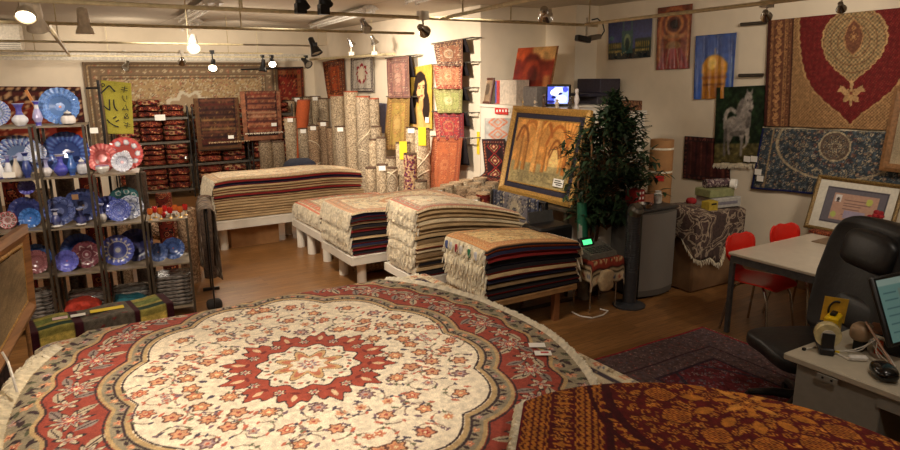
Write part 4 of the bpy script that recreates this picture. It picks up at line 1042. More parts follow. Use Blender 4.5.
# draped rug on a rail at the end of the racks
def drape(label, name, top, along, fall, half, cv, nrm, fold=.02, rr=.02, bar=None, cat='rug', group=None, mt=None, back=None, sway=0):
    """rug hung over a bar: short fall at the back, long fall in front"""
    top = Vector(top); al = Vector(along); n = Vector(nrm).normalized(); back = back if back is not None else fall*.5; T = fall+back
    def fn(U, V):
        s = (.5-V/cv.h)*T-back   # >0 in front
        q = np.clip(s/rr, -PI/2, PI/2); dz = -np.maximum(0, np.abs(s)-rr*PI/2)+rr*np.cos(q)-rr; off = rr*np.sin(q)
        w = fold*np.sin(U/cv.w*6.28*1.6+.6)*np.clip(np.abs(s)/fall, 0, 1)
        sw = sway*np.clip(s/fall, 0, 1)
        x = top.x+al.x*(U/cv.w+sw)+n.x*(off+w); y = top.y+al.y*(U/cv.w+sw)+n.y*(off+w); z = top.z+al.z*U/cv.w+dz
        return x, y, z
    o = sheet(name, cv, fn, CLOTH, thick=.008); tag(o, label, cat, group); return o
cv = CV(.75, 1.5, .03, (92, 76, 62)); cv.scatter(cv.U < 9, .08, .03, [[(150, 136, 116), (60, 50, 50)], [(126, 112, 98), (50, 44, 48)]], 5, n=200); cv.mottle(.2, 3, 4)
c = SW(.16, .3, .99)
drape('dark brown rug draped over a rail at the end of the plate racks', 'draped_rug', c, SN*.6, .72, 0, cv, SD, .02, rr=.07, back=.6)
dr = thing('rug_rail', 'dark metal rail holding the brown rug beside the plate racks', 'stand', (c.x, c.y, 0))
for s in (-.3, .42):
    p = c+SN*s; MB().cyl((p.x, p.y, 0), (p.x, p.y, .96), .008).build('post', M_black, dr); MB().box((p.x, p.y, .015), (.16, .03, .03), RZr).build('foot', M_black, dr)
p, q = c+SN*.44, c-SN*.32; MB().cyl((p.x, p.y, .955), (q.x, q.y, .955), .012).build('bar', M_black, dr)
for i in range(11):
    x = -.75+.21*i; y = 7.35+.12*math.sin(i*2.1)-.12*x; h_ = [1.5, 1.25, 1.62, 1.1, 1.45, 1.3, .95, 1.2, 1.0, .8, .9][i]; r_ = .085+.012*math.sin(i*3)
    tq = thing('rolled_rug', 'dark rolled rug standing behind the display racks, %s from the left' % ORD[i], 'rolled rug', (x, y, 0), 'rolled rugs behind the display racks')
    MB().lathe([(r_*.97, 0), (r_, .3), (r_, h_-.01), (r_*.9, h_)], (x, y, 0), 16, wob=lambda t, z: 1+.03*math.sin(2*t+z)).build('body', [M_rollD, mat('dark_roll_back', (70, 54, 42), .9, var=.4, scale=50), M_kil[3]][i % 3], tq); MB().lathe([(r_*.8, h_-.004), (r_*.6, h_+.006), (r_*.4, h_-.002), (r_*.15, h_+.004), (.001, h_-.01)], (x, y, 0), 16).build('coiled_end', M_end, tq)
for i, (x, y, l_, c_) in enumerate(((1.3, 8.3, .9, (176, 120, 104)), (1.05, 8.9, .7, (150, 120, 90)))):
    solo('rolled_rug', ['pinkish rolled rug leaning behind the lowest display rack', 'tan rolled rug lying before the wire racks behind the plate racks'][i], 'rolled rug', MB().cyl((x-.3, y, .35+.25*(1-i)), (x+.2, y+.2, .14), .12, n=18), floral('pink_roll_%d' % i, [c_, (206, 176, 150), tuple(int(v*.7) for v in c_)], 30))
mb = MB().pad(SW(.16, .1, .05), (.14, .12, .1), .6, 10); solo('dark_bag', 'dark bag on the floor at the foot of the plate racks', 'bag', mb, mat('dark_bag_cloth', (40, 34, 30), .8))
# kilim folded on a chest between racks and oval rug
kb = thing('kilim_bench', 'low dark chest under the striped kilim, between racks and oval rug', 'chest', (.16, 4.72, 0))
MB().rbox((.16, 4.72, .31), (.7, .26, .62), .01, rotm('Z', .12)).build('body', mat('dark_chest', (44, 34, 28), .6), kb)
cv = CV(.84, .6, .009, (60, 20, 28)); a_ = cv.U
for (x0, x1, kind) in ((-.37, -.18, 1), (-.13, .17, 0), (.21, .37, 1)):
    if kind: cv.rect(x0, -1, x1, 1, (150, 140, 70))
    else: cv.rect(x0, -1, x1, 1, (96, 88, 76))
    if kind:
        for (y0, y1, cc) in ((-.3, -.24, (96, 110, 50)), (-.2, -.13, (30, 56, 40)), (-.06, -.0, (206, 180, 90)), (.05, .12, (30, 56, 40)), (.15, .24, (110, 120, 60))): cv.rect(x0, y0, x1, y1, cc)
for k in range(18): cv.leaf(-.1+(.07*k) % .24, -.25+.03*k, 0, .04, .014, (120, 50, 50))
cv.mottle(.15, 2, 6)
def kil(U, V):
    s = V+.3; yy = np.where(s < .34, -.145, -.145+(s-.34)); z = np.where(s < .34, .3+s, .638)+.006*np.sin(U*20)
    return .16+U*math.cos(.12)-yy*math.sin(.12), 4.72+U*math.sin(.12)+yy*math.cos(.12), z
o = sheet('striped_kilim', cv, kil, CLOTH, thick=.012); tag(o, 'green and yellow striped kilim with dark bands, folded over the low chest', 'rug')
for i, (px, py, mt_) in enumerate(((60, 318, mat('pink_tag', (222, 190, 186), .7)), (78, 315, M_tag), (107, 309, M_ytag))):
    p = atz(px, py, .652); mb = MB().box(p, ((.085, .05, .002) if i < 2 else (.2, .06, .002))); mb.build('price_tag', mt_, o, smooth=False)
# framed picture on its stand at the left edge, and dark rugs beneath
fl_ = thing('framed_picture', 'brown wooden frame standing askew at the left edge of the photo', 'picture', (-.3, 3.9, .8))
A, B, Cc, D = aty(31, 308, 4.3), aty(22, 224, 4.36), aty(-60, 276, 3.35), aty(-60, 470, 3.2)
def framebars(parent, BL, BR, TR, TL_, w, d, mt_, name='frame', inner=None):
    BL, BR, TR, TL_ = map(Vector, (BL, BR, TR, TL_)); nn = (BR-BL).cross(TL_-BL).normalized(); mb = MB()
    ctr = (BL+BR+TR+TL_)/4
    ins = []
    for p, q, r_ in ((BL, BR, TL_), (BR, TR, BL), (TR, TL_, BR), (TL_, BL, TR)):
        ins.append(p+(q-p).normalized()*w+(r_-p).normalized()*w)
    out = [BL, BR, TR, TL_]
    mid = [o_+(i_-o_)*.45 for o_, i_ in zip(out, ins)]
    V = [p-nn*0 for p in out]+[p+nn*d*.7 for p in out]+[p+nn*d for p in mid]+[p+nn*d*.45 for p in ins]+[p for p in ins]
    F = []
    for k in range(4):
        k2 = (k+1) % 4
        for l in range(4): F.append((l*4+k, l*4+k2, (l+1)*4+k2, (l+1)*4+k))
        F.append((16+k, 16+k2, k2, k))
    mb.add(V, F); mb.build(name, mt_, parent, smooth=False); return ins, nn
def panel(parent, name, ins, nn, off, cv, mt_):
    P = [p+nn*off for p in ins]; return sheet(name, cv, quadfn([P[0], P[1], P[2], P[3]], cv), mt_, parent)
ins, nn = framebars(fl_, D, A, B, Cc, .085, .04, M_wood); ins, nn = framebars(fl_, *[p+nn*.012 for p in ins], .025, .012, M_gold, 'inner_rim')
cv = CV(.5, .4, .02, (136, 116, 86)); cv.mottle(.3, 5, 3); panel(fl_, 'picture', ins, nn, .012, cv, PAINTING)
mb = MB(); mb.prism([(-.36, 4.42), (-.85, 4.5), (-1.2, 3.4), (-.8, 3.1), (-.64, 3.4)], 0, .84); MB().cyl((A.x-.05, A.y+.06, 0), (A.x-.03, A.y+.02, A.z+.1), .012, n=8).build('stand_leg', M_wood, fl_); solo('dark_rug_pile', 'dark patterned rug pile at the left edge under the wooden frame', 'pile', mb, mat('dark_figured_rugs', (66, 46, 38), .9, var=.5, scale=38))
mb = MB().tube([atz(2, 352, .95), atz(8, 362, .9), atz(13, 378, .86), atz(17, 392, .8)], .006); solo('cable', 'grey cable hanging beside the wooden frame at lower left', 'cable', mb, M_cable)
# ------------------------------------------------------------------ wire shelves with folded rugs along the back wall
YS = 12.55; SH = [.16, .6, 1.02, 1.44]
def wire_rack(label, X0, X1):
    t = thing('wire_rack', label, 'rack', ((X0+X1)/2, YS+.28, 0), 'wire racks along the back wall')
    for x in (X0+.02, X1-.02):
        for y in (YS+.02, YS+.54): MB().cyl((x, y, 0), (x, y, 1.62), .014, n=8).build('post', M_dsteel, t)
    for z in SH:
        mb = MB()
        for y in (YS+.02, YS+.54): mb.cyl((X0+.02, y, z), (X1-.02, y, z), .006, n=6); mb.cyl((X0+.02, y, z-.03), (X1-.02, y, z-.03), .005, n=6)
        for k in range(16): x = X0+.04+(X1-X0-.08)*k/15; mb.cyl((x, YS+.02, z), (x, YS+.54, z), .003, n=4)
        mb.box(((X0+X1)/2, YS+.012, z-.016), (X1-X0-.03, .006, .035)); mb.build('wire_shelf', M_steel, t)
wx = [(.95, 2.2, 'left'), (2.24, 3.22, 'middle'), (3.26, 4.1, 'right')]
for X0, X1, nm in wx: wire_rack('%s black wire rack full of folded dark red rugs' % nm, X0, X1)
tn = ['bottom', 'second', 'third', 'top']
for X0, X1, nm in wx:
    for zi, z in enumerate(SH):
        cols = 3 if X1-X0 > 1.1 else 2; W = (X1-X0-.1)/cols
        for c in range(cols):
            nk = RND.choice((2, 3)) if zi < 3 else RND.choice((2, 2, 1))
            nk = RND.choice((3, 4)) if zi < 3 else RND.choice((2, 3)); hh = .36/nk if zi < 3 else .1
            for k in range(nk):
                ph = RND.uniform(0, 6); h = hh*RND.uniform(.9, 1.0)
                def fn(p): return p+Vector((0, 0, .012*math.sin(p.x*18+ph)*math.cos(p.y*9)))
                mb = MB().pad((X0+.05+W*(c+.5), YS+.26+RND.uniform(-.015, .015), z+.012+hh*(k+.5)), (W*.95, .5, h), .42, 10, None, fn)
                solo('folded_rug', 'dark red folded rug, %s from below, %s pile, %s shelf, %s wire rack' % (ORD[k], ['left', 'right' if cols == 2 else 'centre', 'right'][c], tn[zi], nm), 'rug', mb, M_kil[RND.randrange(4)], 'folded rugs on the wire racks')
for i, (px, py) in enumerate(((160, 117.5), (210, 98))):
    if i: continue
    mb = MB().box(aty(px, py, YS-.02), (.17, .004, .1)); solo('price_card', 'white price card on the top shelf of the left wire rack', 'price card', mb, M_tag, smooth=False)
mb = MB().lathe([(.001, 0), (.03, .005), (.045, .045), (.03, .085), (.001, .09)], aty(186, 161, YS-.03), 14); solo('clamp_lamp', 'small shiny round lamp clipped on the wire rack post', 'lamp', mb, M_chrome)

def hang(label, corners, cv, n, wav=.015, cat='rug', name='hanging_rug', fr=None, material=None, frn=60, group=None, thick=.008):
    """rug hung on a wall; corners BL, BR, TR, TL"""
    o = sheet(name, cv, quadfn(corners, cv, wav, n), material or CLOTH, thick=thick); tag(o, label, cat, group)
    if fr: fringe('fringe', [Vector(corners[0])*(1-k/8)+Vector(corners[1])*k/8 for k in range(9)], (0, 0, -1), fr, M_fringe, o, n=frn, w=.012, hang=.3, down=-.0)
    return o
# big tan rug high on the back wall
cv = rug_cv(3.45, 1.9, .022, (168, 140, 100), (128, 106, 82), (104, 86, 68), [[(190, 170, 136), (140, 112, 84)], [(146, 118, 90), (190, 174, 140)], [(156, 104, 80), (184, 164, 128)]], [(196, 184, 156), (150, 128, 96)], bw=.17, seed=21, gap=.1, r=.036); cv.scatter((cv.edge() > .34), .085, .03, [[(196, 184, 152), (150, 116, 84)], [(186, 170, 136), (120, 92, 70)], [(160, 110, 84), (190, 170, 134)]], 77, (130, 106, 78), 700); dd_ = np.hypot(cv.U/.42, (cv.V-.0)/.34)+.12*np.cos(8*np.arctan2(cv.V, cv.U)); cv.a[(dd_ < 1)] = (198, 186, 160); cv.a[(dd_ < .8)] = (160, 136, 106); cv.scatter(dd_ < .95, .08, .034, [[(206, 194, 166), (140, 112, 84)]], 78, (120, 96, 74), 60, vines=False)
hang('big tan rug with pale medallion hung high on the back wall', [(.67, 13.44, .7), (4.1, 13.44, .7), (4.1, 13.4, 2.4), (.67, 13.4, 2.4)], cv, (0, -1, 0), .01)
cv = rug_cv(1.1, .9, .025, (126, 34, 26), (150, 96, 54), (60, 26, 26), [[(190, 130, 80), (80, 30, 30)], [(170, 70, 44), (60, 30, 30)]], None, bw=.2, seed=22, gap=.12, r=.04)
soften(cv, .3); hang('red rug with gold border hung on the back wall above the rolls', [(3.58, 13.44, 1.35), (4.64, 13.44, 1.35), (4.64, 13.42, 2.32), (3.58, 13.42, 2.3)], cv, (0, -1, 0), .01)
cv = rug_cv(1.1, .9, .03, (110, 36, 26), (80, 40, 36), (50, 30, 30), [[(160, 100, 70), (80, 40, 40)], [(190, 150, 110), (90, 30, 30)]], None, bw=.2, seed=23, gap=.14, r=.05)
hang('dark red patterned rug on the back wall behind the top plate', [(-1.1, 13.4, .9), (.6, 13.4, .9), (.6, 13.38, 1.98), (-1.1, 13.38, 2.02)], cv, (0, -1, 0), .01)
mb = MB().cyl(aty(241, 69.5, 13.36), aty(303, 67.5, 13.36), .014); solo('hanging_rod', 'thin black rod above the red rug on the back wall', 'rod', mb, M_black, 'rods holding hung rugs')
# two kilim-like rugs draped over the wire racks
def tribal(w, h, seed, base, lines, bord):
    c = CV(w, h, .018, base); R = random.Random(seed); e = c.edge()
    c.border(.02, .1, bord, [[lines[0], base], [lines[1], bord]], .06, .02, (40, 26, 24)); y = -h/2+.13
    while y < h/2-.12:
        m_ = e > .1; c.a[m_ & (np.abs(c.V-y) < .018)] = R.choice(lines)
        for k in range(int(w/.06)): c.leaf(-w/2+.1+k*.06, y+.035, .8*(1 if k % 2 else -1), .05, .022, R.choice(lines))
        y += R.choice((.06, .08, .1))
    c.a[e < .018] = bord; c.mottle(.18, 3, seed); return c
cv = tribal(.82, 1.25, 3, (68, 42, 30), [(92, 56, 40), (74, 34, 28), (48, 28, 26), (110, 80, 50)], (84, 58, 36))
o = o_dark = drape('dark brown tribal rug draped over the middle of the wire racks', 'draped_rug', aty(216, 98, YS-.05), (.78, 0, 0), .95, 0, cv, (0, -1, 0), .015, back=.3, group='rugs draped over the wire racks')
b = aty(232, 142, YS-.07); fringe('fringe', [(b.x-.42, YS-.1, b.z+.015), (b.x+.3, YS-.1, b.z+.015)], (0, 0, -1), .04, mat('tan_fringe_cotton', (196, 168, 128), .95), o, 50, .012, hang=.2)
cv = tribal(.75, 1.2, 5, (124, 76, 54), [(150, 96, 68), (116, 56, 42), (80, 44, 40), (150, 110, 84)], (132, 86, 62))
o = drape('reddish tribal rug with pale fringe draped over the right wire rack', 'draped_rug', aty(260, 91, YS-.05), (.74, 0, 0), .92, 0, cv, (0, -1, 0), .015, back=.3, group='rugs draped over the wire racks')
b = aty(263, 133, YS-.07); fringe('fringe', [(b.x-.34, YS-.1, b.z+.01), (b.x+.36, YS-.1, b.z+.01)], (0, 0, -1), .05, M_fringe, o, 50, .012, hang=.2)
for oo, px, py in ((o_dark, 231, 137), (o, 274, 124.5)): MB().box(aty(px, py, YS-.11), (.1, .003, .06)).build('price_tag', M_tag, oo, smooth=False)

# ------------------------------------------------------------------ rolled rugs standing on end
ROLLG = 'rolled rugs standing on end along the white wall'
def roll(label, p, top, r, mt_, endm=None, tagc=None, lean=(0, 0), group=ROLLG, wrap=False, hollow=True, seed=0):
    R = random.Random(sum(ord(ch)*(i_+3) for i_, ch in enumerate(label)) % 9999 if not seed else seed); x, y = p; t = thing('rolled_rug', label, 'rolled rug', (x, y, 0), group)
    ph = R.uniform(0, 6)
    def wb(th, z): return 1+.035*math.sin(2*th+ph)+.025*math.sin(3*th+z*3)
    h = top
    mb = MB().lathe([(r*.97, 0), (r, h*.2), (r*1.02, h*.6), (r, h-.02)], (x, y, 0), 18, wob=wb); mb.f = [f for f in mb.f if len(f) < 10 or min(f) == 0]
    mb.mi = [0]*len(mb.f)
    mb.xf(Matrix.Translation((x, y, 0)) @ Matrix(((1, 0, lean[0], 0), (0, 1, lean[1], 0), (0, 0, 1, 0), (0, 0, 0, 1))) @ Matrix.Translation((-x, -y, 0)))
    mb.build('body', mt_, t)
    # the coiled end: spiral ridge with a dark hollow
    mb = MB(); pts = []
    turns = 4; k0 = 44
    prof = [(r*.99, h-.021), (r*1.0, h-.002), (r*.93, h)]
    for j in range(4):
        q = .93-.17*j; prof += [(r*(q-.03), h-.012), (r*(q-.14), h-.003)]
    prof += [(r*.2, h-.06), (.001, h-.07)]
    mb.lathe(prof, (x, y, 0), 18, wob=wb)
    mb.xf(Matrix.Translation((x, y, 0)) @ Matrix(((1, 0, lean[0], 0), (0, 1, lean[1], 0), (0, 0, 1, 0), (0, 0, 0, 1))) @ Matrix.Translation((-x, -y, 0)))
    mb.build('coiled_end', endm or M_end, t)
    d = Vector((CAM.x-x, CAM.y-y, 0)).normalized(); s_ = Vector((-d.y, d.x, 0)); Rz = Matrix((s_, -d, Vector((0, 0, 1)))).transposed()
    if tagc is not None:
        q = Vector((x+lean[0]*(h-.06), y+lean[1]*(h-.06), h-.06))+d*(r*1.08)
        big = tagc == 'Y'
        MB().box(q+Vector((0, 0, -.05 if big else .01)), (.11 if big else .1, .004, .26 if big else .07), Rz).build('paper_tag', M_ytag if big else M_tag, t, smooth=False)
    if wrap:
        mb = MB()
        for k in range(3):
            z0 = h*R.uniform(.2, .7); L = [Vector((x, y, z0+.25*math.sin(a*.5+k)))+d*(r*1.04*math.cos(a))+s_*(r*1.06*math.sin(a)) for a in np.linspace(-1.9, 1.9, 12)]
            mb.tube(L, .009, 5); mb.build('tie_string', mat('pale_tie_cord', (206, 190, 160), .8), t); mb = MB()
    return t
def rollx(label, px, py, w, X, mt_, **k):
    p = atx(px, py, X); d = (p-CAM).dot(fw); return roll(label, (p.x, p.y), max(.3, p.z), w/2*d/F_PX, mt_, **k)
def rolly(label, px, py, w, Y, mt_, **k):
    p = aty(px, py, Y); d = (p-CAM).dot(fw); return roll(label, (p.x, p.y), max(.3, p.z), w/2*d/F_PX, mt_, **k)
rolly('short pale roll at left, standing before the right wire rack', 265, 141, 13, 11.6, M_rollB)
rolly('second short pale roll before the right wire rack', 277, 141, 13, 11.6, M_rollB)
rolly('roll behind at far left of the tall rolls, below the red wall rug', 288, 100, 12, 13.0, M_rollA)
rolly('grey roll in the back corner, second from left', 297, 97, 10, 13.15, M_rollB, tagc='W')
rolly('grey roll in the back corner, third from left', 306, 96.5, 10, 13.2, M_rollB)
rolly('grey roll in the back corner, fourth from left', 315, 96, 10, 13.2, M_rollA, tagc='W')
rolly('grey roll in the back corner, rightmost beside the orange wall rug', 323, 98, 10, 12.7, M_rollB)
rolly('bright pale roll with brown top standing alone left of the orange roll', 290, 117, 12, 12.2, M_rollA, endm=M_endred, tagc='W')
rolly('dark red thin roll with yellow tag beside the bright pale roll', 298, 126, 8, 12.3, M_rollC)
roll('rust orange rolled rug leaning askew among the pale rolls', (3.93, 12.2), 1.7, .12, M_orange, endm=M_endred, lean=(.16, .0))
rolly('grey roll with white tag in front of the orange roll', 303, 128, 11, 11.9, M_rollB, tagc='W')
rolly('striped brown roll in the front row, left of the pair', 313, 125, 11, 11.75, M_rollD, tagc='W', wrap=True)
rolly('brown roll with white tag in the front row, right of the striped one', 323, 121, 11, 11.9, M_rollD, tagc='W')
rolly('thin brown roll in the front row beside the tall pale rolls', 331, 127, 9, 11.6, M_rollD)
rollx('grey roll standing before the tall pale rolls', 340, 126, 11, 4.3, M_rollB, tagc='W')
rollx('tall pale roll with brown top below the orange wall rug', 337, 95, 13, 4.56, M_rollA, endm=M_endred)
rollx('tallest pale roll below the white wall rug', 351, 91, 15, 4.5, M_rollA, endm=M_endred)
rollx('tall tangled pale roll tied with string below the white wall rug', 363, 96, 14, 4.45, M_rollB, endm=M_endred, wrap=True)
rollx('tall narrow grey roll right of the tangled roll', 374, 98, 10, 4.6, M_rollB, endm=M_endred, tagc=None)
rollx('grey roll with dark top under the hanging yellow runner, left', 376, 126, 11, 4.5, M_rollB)
rollx('half-height pale roll left of the yellow runner', 373, 139, 9, 4.3, M_rollA)
rollx('half-height tangled roll beside the yellow runner', 381, 137, 10, 4.35, M_rollB, wrap=True)
rollx('short pale roll with red label in the front group', 371, 167, 12, 4.05, M_rollA)
rollx('short roll with pink label second in the front group', 382, 164, 12, 4.15, M_rollA, tagc='W')
rollx('short dark figured roll third in the front group', 392, 167, 10, 4.2, M_rollB, wrap=True)
rollx('pale roll below the yellow runner hem', 391, 157, 11, 4.45, M_rollB)
rollx('roll with yellow tag right of the yellow runner', 403, 142, 15, 4.45, M_rollA, tagc='Y')
rollx('red and blue figured roll in front of the yellow tagged roll', 410, 153, 13, 4.2, M_rollC)
rollx('tall roll with white tag against the wall under the portrait', 411, 127, 11, 4.75, M_rollA, tagc='W')
rollx('tall roll with big yellow tag left of the long orange runner', 422, 128, 15, 4.6, M_rollA, tagc='Y', wrap=True)
rollx('short pale roll before the tall yellow tagged roll', 421, 180, 13, 4.1, M_rollA)
SG = 'short rolled rugs standing beside the framed picture'
for i, (px, py, X) in enumerate(((438, 188, 4.1), (447, 184.5, 4.3), (456, 182, 4.5), (463, 187, 4.25), (466, 179.5, 4.65), (474, 183, 4.5), (474, 189, 4.2), (480, 177.5, 4.7), (485, 186.5, 4.42), (473, 197, 3.98), (483, 192, 4.12), (492, 182, 4.62))):
    rollx(['leftmost of the short rolls beside the framed picture, white tag', 'second short roll from left beside the long orange runner', 'third short roll from left, below the runner hem', 'fourth short roll, in the front row of the cluster', 'short roll at the back of the cluster against the wall', 'short roll in the middle of the cluster', 'short roll in front of the middle one', 'short roll at the back near the black diamond rug', 'short roll at the right of the cluster by the picture', 'foremost short roll with white tag, close to the tall stack', 'short dark red roll next to the foremost one', 'short roll at the far right under the black diamond rug'][i],
          px, py, 14, X, [M_rollB, M_rollA, M_rollA, M_rollD, M_rollA, M_rollA, M_rollD, M_rollB, M_rollB, M_rollB, M_kil[0], M_rollA][i], endm=mat('pale_rolled_end', (176, 150, 118), .9, var=.25, scale=50), tagc='W' if i in (0, 9) else None, group=SG)
mb = MB().pad((3.72, 11.2, .37), (.6, .5, .74), .6, 8); solo('dark_blue_sack', 'dark blue cloth sack behind the far stack, beside the short pale rolls', 'sack', mb, mat('dark_blue_cloth', (54, 58, 74), .9))

# ------------------------------------------------------------------ rugs and pictures hung on the white side wall
def onW(px, py, d=.04): return tuple(atx(px, py, XS-d))
cv = rug_cv(.9, 1.2, .02, (150, 66, 34), (110, 60, 36), (60, 30, 26), [[(190, 110, 60), (90, 40, 30)], [(60, 44, 50), (190, 140, 90)]], None, bw=.22, seed=24, gap=.12, r=.04)
hang('orange red rug hung near the corner on the white side wall', [onW(328, 99), onW(346, 95), onW(344, 58), onW(323, 62)], cv, (-1, 0, 0), .02)
cv = CV(.9, 1.0, .02, (186, 176, 160)); cv.scatter(cv.U < 9, .07, .022, [[(150, 140, 130), (200, 190, 176)], [(130, 126, 124), (190, 180, 164)]], 8, (150, 140, 130), 260); cv.border(.03, .1, (176, 164, 148), [[(120, 110, 110), (200, 190, 170)]], .08, .03)
d = np.hypot(cv.U/.85, cv.V); t_ = np.arctan2(cv.V, cv.U); rr = .26+.03*np.cos(8*t_); cv.a[(d < rr) & (d > rr-.075) & (np.sin(t_*9) > -.75)] = (142, 30, 40); cv.a[d < rr-.08] = (206, 190, 166)
hang('pale grey rug with red ring medallion hung on the white side wall', [onW(351, 92.5), onW(374, 92.5), onW(373, 53), onW(351, 57)], cv, (-1, 0, 0), .012)
def runner2(label, rodlabel, px0, px1, py0, py1, cv, X, topdrop=0, px2=None, px3=None):
    a, b = atx(px0, py0, X), atx(px1, py0-topdrop, X); c, d = atx(px3 or px1, py1, X-.02), atx(px2 or px0, py1, X-.02)
    soften(cv, .42); o = hang(label, [d, c, b, a], cv, (-1, 0, 0), .02, name='runner_rug', group='runners hung one below another on the white wall')
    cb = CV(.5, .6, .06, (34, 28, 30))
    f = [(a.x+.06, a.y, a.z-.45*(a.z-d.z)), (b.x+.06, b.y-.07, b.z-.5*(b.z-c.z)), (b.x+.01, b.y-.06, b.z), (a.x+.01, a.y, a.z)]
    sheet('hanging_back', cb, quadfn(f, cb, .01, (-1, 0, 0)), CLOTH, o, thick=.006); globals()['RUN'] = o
    r_ = thing('hanging_rod', rodlabel, 'rod', (X+.02, b.y, b.z), 'rods holding hung rugs')
    za, zb = a.z+.004, b.z+.01
    MB().cyl((X+.02, a.y+.1, za), (X+.02, b.y-.2, zb), .010).build('bar', M_steel, r_)
    for yy, zz in ((a.y+.08, za), (b.y-.18, zb)): MB().cyl((X+.02, yy, zz), (XS+.01, yy, zz), .008).build('bracket', M_steel, r_)
PR = [[(190, 120, 84), (230, 206, 160)], [(70, 60, 74), (206, 180, 140)], [(206, 170, 110), (130, 40, 36)]]
c1 = rug_cv(.6, .8, .018, (166, 120, 104), (150, 110, 84), (90, 60, 60), [[(206, 170, 140), (120, 60, 60)], [(110, 96, 84), (200, 180, 150)]], [(176, 130, 110), (196, 160, 136)], seed=31, gap=.1, r=.034)
runner2('faded pink runner, upper one beside the portrait', 'rod of the faded pink runner', 387, 409, 58.5, 98, c1, 4.76, 2.5, 388.5, 410)
c1 = rug_cv(.6, 1.1, .018, (178, 152, 76), (150, 120, 62), (120, 84, 50), [[(206, 130, 80), (220, 196, 120)], [(130, 120, 60), (200, 170, 100)]], [(196, 156, 90), (206, 176, 110)], seed=32, gap=.1, r=.034)
runner2('yellow green runner hanging below the faded pink one', 'rod of the yellow green runner', 388, 410, 97, 150, c1, 4.77, 0, 384, 409)
c1 = rug_cv(.7, .6, .016, (150, 92, 66), (110, 70, 52), (50, 40, 46), [[(226, 206, 170), (90, 60, 56)], [(206, 170, 120), (60, 50, 60)]], [(226, 210, 176), (196, 150, 110)], seed=33, gap=.09, r=.032)
runner2('dark brown and ivory runner, topmost of the right column', 'topmost rod of the right runner column', 434, 463, 44, 66, c1, 4.74, 5, 438, 463)
c1 = rug_cv(.7, .6, .016, (196, 130, 92), (150, 60, 46), (100, 40, 40), [[(226, 190, 140), (150, 60, 50)], [(220, 206, 160), (120, 70, 60)]], [(206, 150, 100), (226, 196, 150)], seed=34, gap=.09, r=.032)
runner2('salmon and red flowered runner, second in the right column', 'second rod of the right runner column', 434, 463, 65, 89, c1, 4.75, 2, 437, 462)
c1 = rug_cv(.7, .6, .016, (150, 156, 92), (130, 120, 70), (100, 96, 60), [[(190, 186, 120), (120, 110, 60)], [(206, 190, 140), (110, 120, 70)]], [(206, 196, 140), (224, 210, 170)], seed=35, gap=.1, r=.03)
runner2('pale green runner with light medallion, third in the right column', 'third rod of the right runner column', 434, 463, 88.5, 113, c1, 4.76, 0, 438, 462)
c1 = rug_cv(.7, .7, .016, (172, 56, 54), (130, 36, 42), (90, 30, 40), [[(220, 180, 130), (120, 40, 40)], [(60, 50, 80), (210, 160, 110)]], [(196, 140, 90), (170, 60, 56)], seed=36, gap=.09, r=.03)
runner2('crimson runner with gold figures, fourth in the right column', 'fourth rod of the right runner column', 434, 464, 112, 140, c1, 4.77, -1, 437, 464)
c1 = rug_cv(.8, 1.5, .018, (184, 102, 62), (170, 88, 56), (120, 60, 44), [[(214, 150, 100), (140, 70, 50)], [(150, 84, 60), (206, 160, 110)]], [(176, 96, 62), (190, 120, 80)], seed=37, gap=.1, r=.034)
runner2('long orange brown runner hanging lowest, flaring to the left', 'lowest rod of the right runner column', 433, 463, 137, 191, c1, 4.74, -1, 427, 458)
MB().box(atx(430, 190, 4.7), (.003, .1, .07)).build('price_tag', M_tag, RUN, smooth=False)
# portrait woven of a dark-haired woman
cv = CV(.8, 1.3, .013, (196, 160, 66)); cv.mottle(.12, 14, 4)
HAIR = (40, 26, 20); SK = (226, 178, 122)
cv.ell(.02, -.46, .33, .3, (216, 170, 100)); cv.ell(-.2, -.36, .13, .26, (206, 160, 92), .3); cv.ell(.2, -.42, .1, .2, (206, 160, 92), -.2)
cv.ell(.0, .2, .24, .34, HAIR, .1); cv.ell(-.2, .02, .11, .26, HAIR, -.35); cv.ell(.17, -.14, .14, .34, HAIR, .12); cv.ell(.2, -.36, .08, .14, HAIR)
cv.ell(.02, -.12, .08, .16, (206, 152, 94)); cv.ell(.03, .16, .165, .215, SK, -.1)
cv.ell(-.02, .39, .2, .075, HAIR, .25); cv.ell(-.13, .28, .05, .17, HAIR, -.25); cv.ell(.19, .12, .05, .2, HAIR)
for s in (-1, 1): cv.ell(s*.07+.03, .2, .036, .016, (50, 34, 30)); cv.ell(s*.07+.03, .245, .048, .011, (70, 44, 34), s*-.15)
cv.ell(.04, .13, .018, .045, (200, 146, 92)); cv.ell(.04, .04, .052, .019, (166, 76, 60))
blur(cv, 1); cv.mottle(.05, 3, 6)
o = hang('golden woven portrait of a dark-haired woman hung between the runner columns', [onW(410, 128, .05), onW(432, 129, .05), onW(432, 64, .05), onW(410, 68, .05)], cv, (-1, 0, 0), .006, cat='portrait', name='woven_portrait')
MB().box(atx(427, 120, XS-.07), (.003, .1, .08)).build('price_tag', M_tag, o, smooth=False)
solo('pinned_cloth', 'dull violet cloth pinned low on the wall behind the rolls', 'cloth', MB().box(atx(381, 118, XS-.02), (.01, .55, .5)), mat('violet_cloth', (98, 92, 110), .9))
